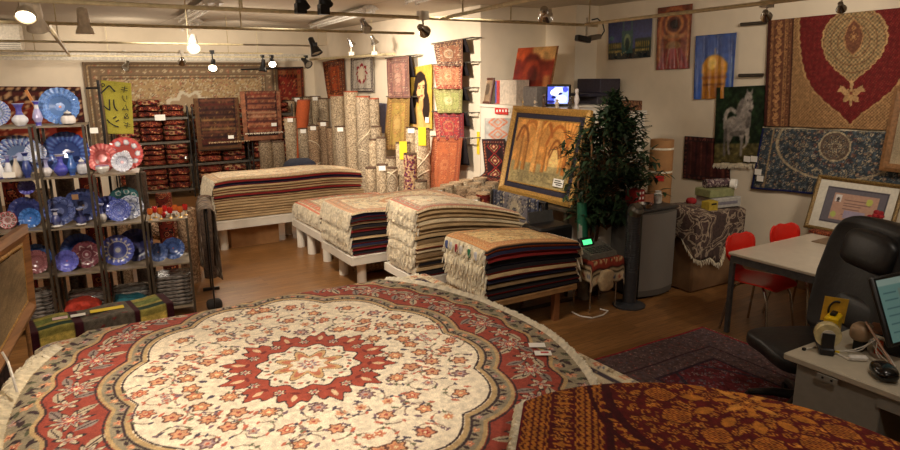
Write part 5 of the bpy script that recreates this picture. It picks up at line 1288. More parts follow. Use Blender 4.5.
# pieces on the low white wall
cv = CV(.6, .8, .014, (44, 26, 30)); 
for k in range(3):
    y = -.26+.26*k; s_ = .24
    for q, cc in ((1, (150, 46, 40)), (.82, (40, 30, 40)), (.62, (206, 160, 110)), (.5, (60, 36, 40)), (.34, (160, 60, 46)), (.16, (220, 190, 150))): cv.a[(np.abs(cv.U)/.19+np.abs(cv.V-y)/.15) < q] = cc
cv.border(.02, .09, (90, 34, 34), [[(190, 120, 80), (40, 30, 36)], [(60, 50, 70), (200, 150, 100)]], .06, .022); cv.mottle(.15, 3, 3)
def curl(U, V):
    P = [np.array(atx(*p, XS-.03)) for p in ((486, 180), (509, 184), (505, 139), (482, 139))]; s = (U/cv.w+.5)[..., None]; t = (V/cv.h+.5)[..., None]
    p = P[0]*(1-s)*(1-t)+P[1]*s*(1-t)+P[2]*s*t+P[3]*(1-s)*t; k = np.clip(1-t[..., 0]*4, 0, 1)**2
    return p[..., 0]-.16*k, p[..., 1]+.1*k, p[..., 2]-.0*k
o = sheet('hanging_rug', cv, curl, CLOTH, thick=.008); tag(o, 'black rug with red diamonds hung on the low wall beside the big framed picture', 'rug')
cv = CV(.5, .5, .02, (186, 184, 176)); 
for k in range(2):
    y = -.1+.26*k; d = np.abs(cv.U)/.2+np.abs(cv.V-y)/.16; cv.a[(d < 1) & (d > .72)] = (206, 130, 100); cv.a[(d < .5) & (d > .3)] = (206, 140, 110)
cv.mottle(.1, 3, 4)
hang('pale grey rug with orange lozenges on the low wall, above the black diamond rug', [onW(485, 142, .022), onW(512, 141, .022), onW(512, 118, .022), onW(485, 118, .022)], cv, (-1, 0, 0), .003)
t = thing('red_sign', 'small red sign with white lettering on the low white wall', 'sign', atx(501.5, 110.8, XS-.012))
MB().box(atx(501.5, 110.8, XS-.012), (.012, .27, .085)).build('board', mat('red_sign_paint', (200, 40, 34), .4), t, smooth=False)
for k in range(5):
    MB().box(atx(497+k*3.0, 110.8, XS-.02), (.003, .03, .03)).build('lettering', M_tag, t, smooth=False)
t = thing('yellow_slip', 'small vertical green yellow slip on the white wall beside the runners', 'slip', atx(481, 143, XS-.01))
MB().box((XS-.006, 7.34, 1.25), (.006, .06, .3)).build('slip', M_ytag, t, smooth=False)
# ------------------------------------------------------------------ big framed picture of an arcade, leaning on the low wall
BL, BR, TR, TLc = (4.5, 6.28, .80), (4.5, 5.0, .80), (4.84, 5.12, 1.765), (4.84, 6.46, 1.765)
t = thing('framed_picture', 'big gilt framed picture of a vaulted arcade leaning on the low wall', 'picture', (4.55, 5.65, .8))
ins, nn = framebars(t, BL, BR, TR, TLc, .075, .05, M_gold)
i2 = [p+(sum(ins, Vector())/4-p)*.0+nn*.006 for p in ins]
ins2, _ = framebars(t, *i2, .06, .012, M_navy, 'mount')
i3 = [p+nn*.012 for p in ins2]; ins3, _ = framebars(t, *i3, .014, .008, M_gold, 'inner_rim')
W_, H_ = 1.06, .74; cv = CV(W_, H_, .0085, (196, 140, 74)); cv.mottle(.12, 12, 5)
g = (cv.V < -.13); cv.a[g] = (150, 134, 92); cv.mottle(.14, 9, 6, g)
vp = (.22, -.1)
cv.a[(np.hypot((cv.U-vp[0])/.12, (cv.V-vp[1]-.0)/.16) < 1) & (cv.V > -.14)] = (226, 186, 118)
for x, w_, h_, cc in ((.34, .02, .15, (206, 146, 76)), (.13, .022, .18, (206, 146, 78)), (.06, .03, .24, (186, 124, 60)), (.42, .03, .26, (176, 112, 54)), (-.1, .05, .36, (214, 160, 92)), (-.3, .035, .3, (170, 116, 56)), (-.42, .045, .34, (180, 128, 66))):
    cv.rect(x-w_, -.16-w_*1.8, x+w_, -.16+h_*1.0, cc); cv.rect(x+w_*.3, -.16-w_*1.8, x+w_, -.16+h_, tuple(int(v*.8) for v in cc))
def arch(x0, x1, y0, hh, w_, cc):
    L = [(x0+(x1-x0)*k/14, y0+hh*(1-abs(2*k/14-1)**2.2)) for k in range(15)]; cv.stroke(L, w_, cc)
for x0, x1, y0, hh, w_, cc in ((-.1, .13, .2, .16, .045, (156, 92, 40)), (.06, .42, .1, .22, .04, (164, 98, 44)), (.13, .34, 0, .16, .03, (140, 84, 38)), (-.42, -.1, .16, .2, .05, (170, 108, 50)), (-.5, -.28, .12, .17, .04, (134, 82, 38)), (-.1, .42, .2, .2, .03, (214, 160, 84)), (.16, .31, -.03, .12, .02, (120, 70, 34))): arch(x0, x1, y0, hh, w_, cc)
for k in range(5): cv.stroke([(-.1+.012*k, .2), (-.34+.1*k, .37)], .012, (166, 106, 50)); cv.stroke([(.42, .12), (.3+.07*k, .37)], .014, (160, 98, 46))
cv.rect(-.165, -.25, -.055, .37, (206, 156, 90)); cv.rect(-.085, -.25, -.055, .37, (166, 114, 58)); cv.ell(-.11, .2, .03, .09, (186, 130, 70))
for k in range(40): cv.stroke([(RND.uniform(-.5, .5), RND.uniform(-.36, -.2)), (RND.uniform(-.5, .5), RND.uniform(-.36, -.2))], .004, (120, 108, 76))
blur(cv, 1); cv.mottle(.1, 3, 7); cv.a = np.clip((cv.a-128)*1.18+140, 0, 255)
P = [p+nn*.004 for p in ins3]; sheet('picture', cv, quadfn(P, cv), PAINTING, t)
q = P[1]+(P[0]-P[1])*.11+(P[2]-P[1])*.1+nn*.02; al = (P[1]-P[0]).normalized(); uu = (P[2]-P[1]).normalized()
R = Matrix((al, uu, nn)).transposed(); MB().box(q, (.16, .085, .003), R).build('title_card', M_tag, t, smooth=False)
mb = MB(); [mb.box(q+uu*dy+al*dx+nn*.003, (l, .01, .002), R) for dx, dy, l in ((-.01, .022, .09), (0, 0, .12), (.01, -.02, .08))]; mb.build('lettering', M_ink, t, smooth=False)
bench = thing('low_bench', 'dark low bench carrying the big framed picture', 'bench', (4.62, 5.65, 0))
MB().rbox((4.62, 5.65, .775), (.4, 1.34, .035), .005).build('top', M_darkwood, bench)
for x in (4.46, 4.78):
    for y in (5.05, 6.25): MB().box((x, y, .38), (.04, .04, .76)).build('leg', M_darkwood, bench)
# rug hung over a black stand in front of it
cv = rug_cv(.8, .9, .014, (96, 90, 92), (64, 66, 80), (40, 40, 50), [[(150, 140, 120), (60, 62, 80)], [(176, 160, 130), (90, 70, 60)], [(120, 116, 116), (40, 44, 60)]], [(120, 110, 100), (150, 136, 112)], bw=.2, seed=41, gap=.085, r=.028)
drape('blue grey medallion rug hung over a black stand before the framed picture', 'draped_rug', (4.17, 5.52, .9), (0, -.78, 0), .62, 0, cv, (-1, 0, 0), .015, back=.28)
st = thing('rug_stand', 'black metal stand carrying the blue grey medallion rug', 'stand', (4.17, 5.5, 0))
MB().cyl((4.17, 5.95, .885), (4.17, 5.02, .885), .018).build('bar', M_black, st)
for y in (5.94, 5.04): MB().box((4.17, y, .44), (.04, .04, .88)).build('post', M_black, st); MB().box((4.17, y, .02), (.42, .05, .04)).build('foot', M_black, st)

# ------------------------------------------------------------------ things on top of the low wall
ZT = 1.768
def top_at(px, py): return atz(px, py, ZT)
def standing(name, label, px0, px1, py0, py1, X, d, parts, cat, lean=0):
    a = atx(px0, py1, X); b = atx(px1, py1, X); hgt = atx((px0+px1)/2, py0, X).z-ZT; return a, b, hgt
a, b, h = standing('', '', 481, 492.5, 78, 104, 4.98, 0, 0, '')
t = thing('framed_picture', 'small dark framed picture standing at the left end of the low wall', 'picture', (4.98, a.y-.12, ZT))
ins, nn = framebars(t, (4.95, a.y-.02, ZT), (4.95, b.y, ZT), (5.02, b.y, ZT+h), (5.02, a.y-.02, ZT+h), .03, .02, mat('dark_red_timber', (84, 44, 32), .5))
cv = CV(.2, .3, .02, (140, 116, 92)); cv.ell(0, .02, .06, .08, (96, 80, 66)); cv.mottle(.15, 2, 3); panel(t, 'picture', ins, nn, .006, cv, PAINTING)
a, b, h = standing('', '', 495, 516, 80, 104, 5.0, 0, 0, '')
t = thing('carton', 'pale carton with red and blue side between the small frame and red canvas', 'box', (5.05, (a.y+b.y)/2, ZT))
MB().rbox((5.1, (a.y+b.y)/2, ZT+h/2), (.2, abs(a.y-b.y), h), .004).build('body', mat('pale_carton', (190, 176, 158), .7), t, smooth=False)
MB().box((4.996, a.y-.06, ZT+h/2), (.008, .09, h*.96)).build('red_stripe', mat('red_print', (176, 60, 54), .6), t, smooth=False); MB().box((4.995, a.y-.03, ZT+h/2), (.008, .03, h*.9)).build('blue_stripe', mat('blue_print', (70, 84, 150), .6), t, smooth=False)
a, b, h = standing('', '', 513, 551, 47, 102, 5.25, 0, 0, '')
cv = CV(.85, 1.0, .02, (140, 46, 24)); cv.mottle(.3, 14, 3); cv.rect(-.5, .25, .5, .5, (176, 72, 34)); cv.ell(.22, .42, .3, .14, (226, 176, 110), -.2); cv.ell(-.05, .1, .25, .3, (110, 34, 22)); cv.ell(-.03, .0, .19, .32, (150, 56, 30)); cv.ell(.0, -.05, .12, .24, (96, 28, 20)); cv.rect(.25, -.5, .4, .0, (176, 110, 60)); cv.rect(-.42, -.3, -.3, .3, (96, 30, 24)); blur(cv, 3); cv.mottle(.2, 4, 5)
t = thing('canvas_picture', 'unframed red and brown abstract canvas standing on the low wall', 'picture', (5.2, (a.y+b.y)/2, ZT))
f = [(5.18, a.y, ZT), (5.18, b.y, ZT), (5.32, b.y, ZT+h), (5.32, a.y, ZT+h)]
sheet('painted_face', cv, quadfn(f, cv), PAINTING, t)
mb = MB(); mb.add([Vector(p)+Vector((.006, 0, 0)) for p in f]+[Vector(p)+Vector((.03, 0, -.0)) for p in f], [(0, 1, 2, 3), (7, 6, 5, 4), (0, 4, 5, 1), (1, 5, 6, 2), (2, 6, 7, 3), (3, 7, 4, 0)]); mb.build('stretcher', M_wood, t, smooth=False)
c = atz(538, 102, ZT); mb = MB(); mb.rbox((0, 0, .115), (.2, .26, .23), .01); mb.xf(Matrix.Translation((5.02, atx(536, 100, 5.02).y, ZT))); solo('grey_speaker', 'grey curved box between the red canvas and the lit screen', 'box', mb, mat('grey_box_plastic', (120, 112, 106), .5))
# small lit television
y0 = atx(553, 98, 5.0); tv = thing('small_television', 'small television with a lit blue and white screen on the low wall', 'television', (5.05, y0.y, ZT))
Rt = rotm('Z', math.radians(38)) @ Matrix.Scale(.84, 3); c = Vector((5.08, y0.y, ZT))
def T_(v): return c+Rt @ Vector(v)
mb = MB(); mb.rbox(T_((0, 0, .16)), (.06, .33, .29), .012, Rt); mb.build('front_bezel', M_black, tv)
mb = MB(); mb.prism([(-.0, -.14), (.0, .14), (.2, .08), (.2, -.08)], .04, .28); mb.v = [tuple(T_((x+.03, y, z))) for x, y, z in mb.v]; mb.build('tube_housing', M_black, tv)
cv = CV(.29, .23, .008, (150, 170, 255)); cv.rect(-.15, -.12, -.05, .12, (70, 84, 200)); cv.ell(-.02, .05, .09, .05, (230, 236, 255), .3); cv.ell(.05, -.05, .07, .05, (240, 244, 255)); cv.ell(-.06, -.03, .03, .02, (20, 24, 70)); cv.ell(.03, .02, .03, .018, (30, 34, 90), .4); cv.ell(.1, .08, .04, .04, (60, 70, 190)); cv.ell(-.1, -.09, .06, .02, (30, 30, 90))
sheet('screen', cv, quadfn([T_((-.032, .142, .05)), T_((-.032, -.142, .05)), T_((-.032, -.142, .275)), T_((-.032, .142, .275))], cv), vmat('lit_screen', .2, 0, emit=1.6), tv)
for i, (px, hh, cc) in enumerate(((524, .1, (190, 160, 110)), (536, .12, (214, 196, 170)), (544, .15, (90, 70, 54)), (557, .1, (206, 190, 166)), (570, .13, (70, 60, 54)), (573, .22, (196, 186, 180)))):
    p = atx(px, 105, 4.94); yy = p.y
    solo('figurine', ['small brass figurine under the red canvas', 'small ivory figurine before the grey box', 'dark slim figurine left of the lit screen', 'little pale bowl-shaped figurine before the lit screen', 'dark squat figurine right of the lit screen', 'pale bottle-like figurine right of the lit screen'][i], 'figurine', MB().lathe([(.025, 0), (.03, .01), (.016, hh*.2), (.03, hh*.45), (.022, hh*.62), (.012, hh*.72), (.022, hh*.84), (.018, hh*.96), (.001, hh)], (4.94 if i < 5 else 4.99, yy, ZT), 14), mat('figurine_%d' % i, cc, .4), 'figurines on the low wall')
p = Vector((5.6, 6.45, ZT))
MBx = MB().rbox((6.0, 6.33, ZT+.05), (.3, .4, .1), .006); solo('dark_box', 'dark slate storage box under the flat black machine', 'box', MBx, mat('slate_box', (58, 54, 60), .5), smooth=False)
mb = MB().rbox((5.93, 6.34, ZT+.12), (.5, .46, .04), .008); solo('flat_machine', 'flat black machine with a bluish edge on the low wall', 'machine', mb, mat('blue_black_plastic', (44, 44, 60), .3))
mb = MB().rbox((6.06, 6.34, ZT+.225), (.34, .42, .17), .006); solo('dark_box', 'dark violet grey box standing on the flat black machine', 'box', mb, mat('violet_grey_box', (52, 46, 58), .55), smooth=False)
mb = MB().rbox((5.22, 5.0, ZT+.05), (.14, .24, .1), .006); solo('patterned_box', 'small brown patterned box at the right end of the low wall', 'box', mb, floral('brown_box_paper', [(110, 70, 50), (160, 120, 84), (80, 50, 40)], 50), smooth=False)

# ------------------------------------------------------------------ ficus
pl = thing('potted_ficus', 'tall dark green potted ficus tree beside the framed picture', 'plant', (4.5, 4.75, 0))
MB().lathe([(.11, 0), (.13, .02), (.145, .28), (.15, .3), (.13, .3), (.12, .26), (.001, .25)], (4.5, 4.75, 0), 24).build('basket', M_basket, pl)
R = random.Random(12); tips = []
for k in range(5):
    a = k*1.25; x0, y0 = 4.5+.05*math.cos(a), 4.75+.05*math.sin(a); L = []
    for j in range(9):
        q = j/8; L.append((x0+.05*math.cos(a)*q*2+.03*math.sin(q*6+k), y0+.03*math.sin(a)*q*2+.02*math.cos(q*7+k), .25+1.35*q))
    MB().tube(L, [.017-.001*j for j in range(9)], 7).build('trunk', M_bark, pl)
lf = MB(); br = MB()
def leafm(mb, p, d, l, w):
    d = d.normalized(); s = d.cross(Vector((0, 0, 1))); s = s.normalized() if s.length > .01 else Vector((1, 0, 0)); u = s.cross(d)
    bend = -u*l*.18
    pts = [p, p+d*l*.3+s*w*.5+u*.004, p+d*l*.3-s*w*.5+u*.004, p+d*l*.3-u*.003, p+d*l*.7+s*w*.36+bend*.6, p+d*l*.7-s*w*.36+bend*.6, p+d*l*.7+bend*.7-u*.002, p+d*l+bend*1.4]
    mb.add(pts, [(0, 1, 3), (0, 3, 2), (1, 4, 6, 3), (3, 6, 5, 2), (4, 7, 6), (6, 7, 5)])
for k in range(250):
    z = R.uniform(.78, 1.92); f = (z-.78)/1.14
    rad = .64*math.sin(PI*min(1, .22+f*.82))**.8*R.uniform(.45, 1.0); a = R.uniform(0, 2*PI)
    c = Vector((4.69+.03*math.sin(z*4), 4.70, z-.06)); e = c+Vector((rad*math.cos(a), rad*.8*math.sin(a), .12*R.random()))
    if e.y < 4.3 and z < 1.0: continue
    if e.z < 1.9 and e.x > 4.76: e.y = min(e.y, 4.66)
    s = c+Vector((0, 0, -.12)); L = [s, s+(e-s)*.5+Vector((0, 0, .05)), e]; br.tube(L, [.006, .004, .002], 4)
    for j in range(13):
        q = R.uniform(.35, 1.05); p = s+(e-s)*min(q, 1.0)+Vector((R.uniform(-.04, .04), R.uniform(-.04, .04), R.uniform(-.03, .05)))
        d = (e-s).normalized()*.5+Vector((R.uniform(-1, 1), R.uniform(-1, 1), R.uniform(-.65, .4))); leafm(lf, p, d, R.uniform(.08, .13), R.uniform(.026, .042))
br.build('branches', M_bark, pl); lf.build('foliage', M_leaf, pl)

# ------------------------------------------------------------------ cash device on the little table, printer behind
tb = thing('small_table', 'little chrome-legged table under a patterned cloth, beside the ficus', 'table', (4.22, 4.36, 0))
for x in (4.06, 4.38):
    for y in (4.24, 4.46): MB().cyl((x, y, 0), (x, y, .47), .009, n=8).build('leg', M_chrome, tb)
MB().rbox((4.22, 4.35, .48), (.36, .28, .02), .004).build('tabletop', M_darkwood, tb)
cv = CV(.62, .6, .014, (196, 172, 132)); cv.border(.0, .07, (206, 186, 150), PAL_S, .07, .02); cv.border(.1, .2, (150, 60, 46), [[(206, 170, 120), (60, 40, 40)]], .06, .024); cv.mottle(.1, 3, 3)
def tcl(U, V):
    x = 4.22+U; y = 4.35+V; sx = np.maximum(0, np.abs(U)-.19); sy = np.maximum(0, np.abs(V)-.15)
    x = 4.22+np.sign(U)*np.minimum(np.abs(U), .19+.015*np.tanh(sx*30)); y = 4.35+np.sign(V)*np.minimum(np.abs(V), .15+.012*np.tanh(sy*30))
    z = .496-1.6*sx-np.where(V < 0, 1.0, .4)*sy*1.5+.008*np.sin(U*40)*(sy > 0); return x, y, np.maximum(z, .22)
o = sheet('table_rug', cv, tcl, CLOTH, thick=.008); tag(o, 'small patterned rug thrown over the little table beside the ficus', 'rug')
solo('knotted_bag', 'cream cloth bundle hanging under the little table edge', 'bundle', MB().pad((4.16, 4.155, .32), (.17, .07, .2), .7, 12, None, lambda p: p*(1+.12*math.sin(p.x*60)*math.cos(p.z*50))), mat('cream_cloth', (176, 152, 116), .9))
cd_ = thing('cash_calculator', 'grey desk calculator with glowing green display on the little table', 'calculator', (4.2, 4.34, .5))
mb = MB(); mb.add([(4.04, 4.24, .503), (4.38, 4.24, .503), (4.38, 4.46, .503), (4.04, 4.46, .503), (4.05, 4.25, .545), (4.37, 4.25, .545), (4.37, 4.45, .6), (4.05, 4.45, .6)], [(3, 2, 1, 0), (4, 5, 6, 7), (0, 1, 5, 4), (1, 2, 6, 5), (2, 3, 7, 6), (3, 0, 4, 7)]); mb.build('body', mat('calculator_grey', (106, 102, 92), .5), cd_, smooth=False)
mb = MB()
for i in range(6):
    for j in range(4): mb.rbox((4.1+.045*i, 4.275+.028*j, .557+.0068*j), (.032, .02, .012), .003)
mb.build('keys', mat('calculator_keys', (70, 68, 64), .5), cd_, smooth=False)
Rx = rotm('X', -.5); MB().rbox((4.15, 4.42, .625), (.16, .03, .08), .005, Rx).build('display_housing', M_black, cd_, smooth=False); MB().box((4.15, 4.403, .625), (.105, .004, .046), Rx).build('display', mat('green_display', (80, 235, 140), .3, emit=1.6, var=0), cd_, smooth=False)
pt = thing('printer', 'black printer on a dark stand behind the little table', 'printer', (4.05, 4.98, 0))
MB().rbox((4.0, 4.8, .66), (.4, .3, .16), .02).build('body', M_black, pt); MB().box((4.0, 4.9, .78), (.3, .012, .14), rotm('X', -.25)).build('paper_tray', mat('smoke_plastic', (60, 58, 56), .3), pt, smooth=False); MB().box((4.0, 4.64, .6), (.28, .08, .012)).build('output_tray', M_black, pt, smooth=False)
sd = thing('printer_stand', 'dark stand under the black printer', 'stand', (4.0, 4.8, 0))
MB().box((4.0, 4.8, .57), (.42, .3, .02)).build('top', M_darkwood, sd)
for x in (3.985, 4.19):
    for y in (4.89, 4.93): pass
for x in (3.93, 4.19):
    MB().box((x, 4.92, .28), (.025, .025, .56)).build('leg', M_darkwood, sd)
    MB().box((x, 4.72 if x > 4 else 4.9, .28), (.025, .025, .56)).build('leg', M_darkwood, sd)
bt_ = thing('paper_bundle', 'tall white and green rolled paper standing beside the printer', 'paper roll', (4.27, 4.62, 0))
mb = MB().cyl((4.275, 4.56, 0), (4.305, 4.66, .93), .05, .045, n=16); mb.build('roll', mat('white_roll_paper', (150, 146, 134), .7), bt_); MB().cyl((4.275+.022, 4.56+.055, .5), (4.306, 4.662, .94), .052, .047, n=16).build('green_wrapper', mat('green_paper', (24, 92, 66), .5), bt_)

# ------------------------------------------------------------------ tower fan, cooler and what stands on it
fn_ = thing('tower_fan', 'slim dark tower fan with silver collar beside the grey cooler', 'fan', (4.51, 4.19, 0))
MB().lathe([(.15, 0), (.152, .015), (.12, .03), (.06, .04), (.06, .06)], (4.51, 4.19, 0), 28).build('base', M_fan, fn_)
MB().lathe([(.062, .05), (.064, .3), (.064, .86), (.06, .9)], (4.51, 4.19, 0), 24).build('body', M_fan, fn_)
mb = MB()
for k in range(22): mb.lathe([(.0645, .34+.023*k), (.067, .345+.023*k), (.0645, .35+.023*k)], (4.51, 4.19, 0), 24)
mb.build('grille', mat('black_grille', (30, 30, 32), .4), fn_)
Rf = rotm('X', .55); MB().lathe([(.064, .0), (.07, .02), (.072, .06), (.05, .085), (.03, .075), (.001, .07)], (4.51, 4.19, .89), 24, Rf).build('top_cap', M_steel, fn_)
cl = thing('air_cooler', 'grey upright air cooler standing beside the tower fan', 'air cooler', (4.92, 4.44, 0))
mb = MB(); L = []
for k in range(13): q = k/12; L.append((4.69+.47*q, 4.25-.045*math.sin(PI*q)))
mb.prism(L+[(5.16, 4.64), (4.69, 4.64)], .03, .86); mb.build('body', M_cool, cl)
mb = MB(); mb.rbox((4.925, 4.44, .875), (.49, .42, .035), .012); mb.build('top_panel', mat('dark_cooler_top', (60, 58, 56), .4), cl)
mb = MB(); mb.box((4.925, 4.445, .015), (.44, .36, .03)); mb.build('plinth', M_black, cl)
mb = MB(); mb.prism([(x, y-.004) for x, y in L]+[(5.155, 4.26), (4.695, 4.26)], .09, .84); mb.build('front_panel', mat('grey_front_panel', (124, 118, 110), .3, var=.03, scale=4), cl)
rd = thing('checkered_box', 'red and white checkered box on the cooler behind the tower fan', 'box', (4.78, 4.42, .893))
mb = MB().rbox((4.78, 4.44, .975), (.13, .13, .16), .006); mb.build('body', mat('red_box_paper', (150, 34, 34), .5), rd, smooth=False)
mb = MB()
for i in range(3):
    for j in range(3): mb.pad((4.74+.04*i, 4.374, .925+.05*j), (.022, .004, .026), .8, 5)
mb.build('white_dots', M_tag, rd)
solo('silver_bowl', 'silver bowl with handle on the cooler beside the red box', 'bowl', MB().lathe([(.03, 0), (.06, .01), (.085, .05), (.08, .05), (.055, .016), (.001, .012)], (4.76, 4.29, .893), 22), M_chrome)
solo('tan_box', 'small tan box on the cooler, right of the red box', 'box', MB().rbox((4.93, 4.45, .945), (.13, .12, .1), .005), mat('tan_box_paper', (170, 110, 80), .6), smooth=False)
solo('white_jar', 'white plastic jar at the right end of the cooler top', 'jar', MB().lathe([(.035, 0), (.04, .01), (.04, .09), (.03, .1), (.03, .12), (.001, .122)], (5.08, 4.42, .893), 18), M_tag)
tbx = thing('cardboard_roll', 'tall brown cardboard roll with string standing behind the cooler', 'roll', (5.5, 4.76, 0))
MB().cyl((5.46, 4.74, 0), (5.46, 4.74, 1.47), .12, n=24).build('roll', M_board, tbx)
for z_ in (1.13, 1.37): MB().lathe([(.121, z_), (.123, z_+.01), (.121, z_+.02)], (5.46, 4.74, 0), 24).build('string', M_fringe, tbx)
d = Vector((-5.46, -4.74, 0)).normalized(); MB().box(Vector((5.46, 4.74, 1.08))+d*.122, (.08, .003, .06), Matrix((Vector((-d.y, d.x, 0)), -d, Vector((0, 0, 1)))).transposed()).build('red_label', mat('red_label', (190, 40, 36), .5), tbx, smooth=False)
# chest under a blanket
ch = thing('wrapped_chest', 'big brown chest standing against the right wall under a blanket', 'chest', (5.62, 4.36, 0))
MB().rbox((5.65, 4.36, .38), (.74, .5, .76), .02).build('body', mat('brown_wrap_paper', (120, 88, 56), .8, var=.1, scale=8), ch)
cv = CV(1.0, 1.2, .03)
mb = MB(); nb = 40; V = []; F = []
for j in range(22):
    for i in range(nb):
        a = 2*PI*i/nb; cx, cy = math.cos(a), math.sin(a); k = 1/max(abs(cx)/.40, abs(cy)/.28); k = k*.93+.07*.34
        q = j/21; dr_ = .36+.1*math.sin(a*3+1)+.05*math.sin(a*7)
        if q < .45: rr = k*q/.45; z = .795+.05*math.exp(-((cx*rr+.2)**2+(cy*rr)**2)*18)
        else: rr = k*(1.0+.02*math.sin(a*11)*(q-.45)); z = .79-(q-.45)/.55*dr_*1.1
        V.append((5.64+cx*rr, 4.36+cy*rr, z))
for j in range(21):
    for i in range(nb): F.append((j*nb+i, j*nb+(i+1) % nb, (j+1)*nb+(i+1) % nb, (j+1)*nb+i))
mb.add(V, F); bl = solo('figured_blanket', 'brown and cream figured blanket thrown over the chest', 'blanket', mb, M_blanket); md = bl.modifiers.new('cloth', 'SOLIDIFY'); md.thickness = .012; md.offset = 1
E = [V[21*nb+i] for i in range(22, 42) if i < nb]; fringe('fringe', E, (0, -1, 0), .06, M_fringe, bl, n=140, w=.007, hang=1)
bxx = thing('file_box', 'white carton on the blanket, under the pale green box', 'box', (5.85, 4.3, .81)); MB().rbox((5.82, 4.28, .86), (.36, .26, .1), .006, rotm('Z', -.15)).build('body', mat('white_carton', (170, 166, 158), .7), bxx, smooth=False)
mb = MB(); mb.box(Vector((5.82-.02, 4.28-.131, .86)), (.26, .003, .03), rotm('Z', -.15)); mb.build('grey_print', mat('grey_print', (120, 116, 124), .7), bxx, smooth=False)
solo('green_box', 'pale green box lying on the white carton', 'box', MB().rbox((5.78, 4.3, .955), (.32, .22, .08), .006, rotm('Z', -.15)), mat('pale_green_card', (136, 138, 92), .7), smooth=False)
yb = thing('yellow_box', 'small yellow box with black mark in front of the white carton', 'box', (5.56, 4.14, .8)); MB().rbox((5.56, 4.18, .85), (.13, .1, .1), .004).build('body', mat('mustard_card', (176, 150, 50), .6), yb, smooth=False); MB().box((5.56, 4.128, .875), (.07, .003, .016)).build('black_mark', M_ink, yb, smooth=False)
tr_ = thing('paper_reel', 'rolled patterned paper lying on the pale green box', 'roll', (5.8, 4.3, .995)); MB().cyl((5.67, 4.34, 1.04), (5.93, 4.26, 1.04), .045, n=18).build('roll', floral('grey_print_paper', [(110, 90, 90), (176, 160, 150), (90, 70, 74)], 30), tr_); MB().lathe([(.05, 0), (.05, .05), (.02, .055), (.02, .0)], (5.9, 4.2, 1.04), 18, Vector((.3, -1, 0)).to_track_quat('Z', 'Y').to_matrix()).build('tape_reel', M_tag, tr_)
solo('red_beanie', 'small red knitted beanie on the blanket beside the boxes', 'hat', MB().pad((5.62, 4.45, .85), (.1, .1, .07), .8, 8), mat('red_wool', (150, 30, 34), .9))

# ------------------------------------------------------------------ right wall: posters, horse rug, big rugs
def onR(px, py, d=.012): return tuple(atx(px, py, XW-d))
def post(label, c4, cv, mt_, cat='poster', name='poster', d=.024, wav=.004): return hang(label, [onR(*p, d) for p in c4], cv, (-1, 0, 0), wav, cat=cat, name=name, material=mt_, thick=.002)
cv = CV(.72, .48, .008, (44, 60, 120)); cv.a[:] = (np.array([84, 98, 176])*(1-.5*(cv.V[..., None]+.24)/.48)); cv.rect(-.4, -.24, .4, -.12, (24, 36, 40))
for x0, x1, h in ((-.36, -.13, -.03), (.1, .36, .0)):
    cv.rect(x0, -.16, x1, h, (40, 54, 44))
    for k in range(7): cv.ell(x0+.02+.033*k, -.07, .011, .04, (150, 130, 60)); cv.ell(x0+.02+.033*k, -.14, .01, .02, (190, 160, 80))
cv.rect(-.12, -.17, .06, .11, (46, 84, 82)); cv.ell(-.03, -.03, .055, .1, (120, 140, 96)); cv.ell(-.03, -.06, .035, .08, (28, 52, 50)); cv.rect(-.11, .11, -.085, .24, (56, 90, 96)); cv.rect(.03, .11, .055, .24, (56, 90, 96)); cv.ell(-.3, .03, .04, .03, (60, 100, 110))
for k in range(14): cv.ell(RND.uniform(-.3, .3), RND.uniform(-.2, -.13), .008, .006, (230, 200, 110))
blur(cv, 1); cv.mottle(.12, 2, 3); post('night mosque poster with deep blue sky, leftmost on the right wall', [(608.5, 60), (650.5, 57), (652.5, 17), (608.5, 22.5)], cv, PRINT)
cv = CV(.5, .74, .009, (120, 60, 40)); cv.mottle(.3, 8, 4)
for k, cc in enumerate(((166, 96, 54), (110, 52, 36), (186, 120, 70), (84, 40, 30), (40, 24, 22))): cv.ell(0, .16, .22-.04*k, .2-.036*k, cc)
for s in (-1, 1):
    cv.rect(s*.2-.03, -.3, s*.2+.03, .2, (150, 84, 50)); cv.rect(s*.2-.008, -.3, s*.2+.01, .2, (190, 130, 80))
cv.rect(-.16, .0, .16, .04, (176, 120, 74)); cv.ell(0, -.1, .12, .06, (150, 110, 70)); cv.poly([(-.25, -.37), (.25, -.37), (.12, -.12), (-.12, -.12)], (150, 64, 60))
for k in range(5): cv.stroke([(-.2+.1*k, -.37), (-.1+.05*k, -.13)], .016, (206, 176, 160) if k % 2 else (110, 40, 44))
blur(cv, 2); cv.mottle(.15, 3, 5); post('glossy poster of a red vaulted hall interior, middle of three on the right wall', [(656, 70), (689.5, 68.5), (693, 3.5), (658, 8)], cv, PRINT, wav=.012)
cv = CV(.52, .7, .009, (40, 70, 140)); cv.a[:] = np.array([50, 84, 160])*(1-.35*(cv.V[..., None])); cv.ell(.0, -.02, .17, .15, (206, 140, 30)); cv.rect(-.16, -.35, .16, -.06, (190, 122, 26)); cv.rect(-.17, -.13, .17, -.1, (150, 84, 20)); cv.rect(-.15, -.2, .15, -.185, (110, 60, 20)); cv.ell(.02, -.27, .06, .08, (150, 90, 24)); cv.ell(-.03, .04, .05, .07, (236, 190, 80)); cv.rect(.2, -.35, .23, .1, (110, 140, 190)); cv.rect(-.005, .12, .005, .2, (206, 150, 50)); blur(cv, 2); cv.mottle(.1, 4, 6)
post('golden dome poster with blue sky, rightmost on the right wall', [(693.5, 99.5), (732.5, 98), (737, 32.5), (696, 36)], cv, PRINT, wav=.014)
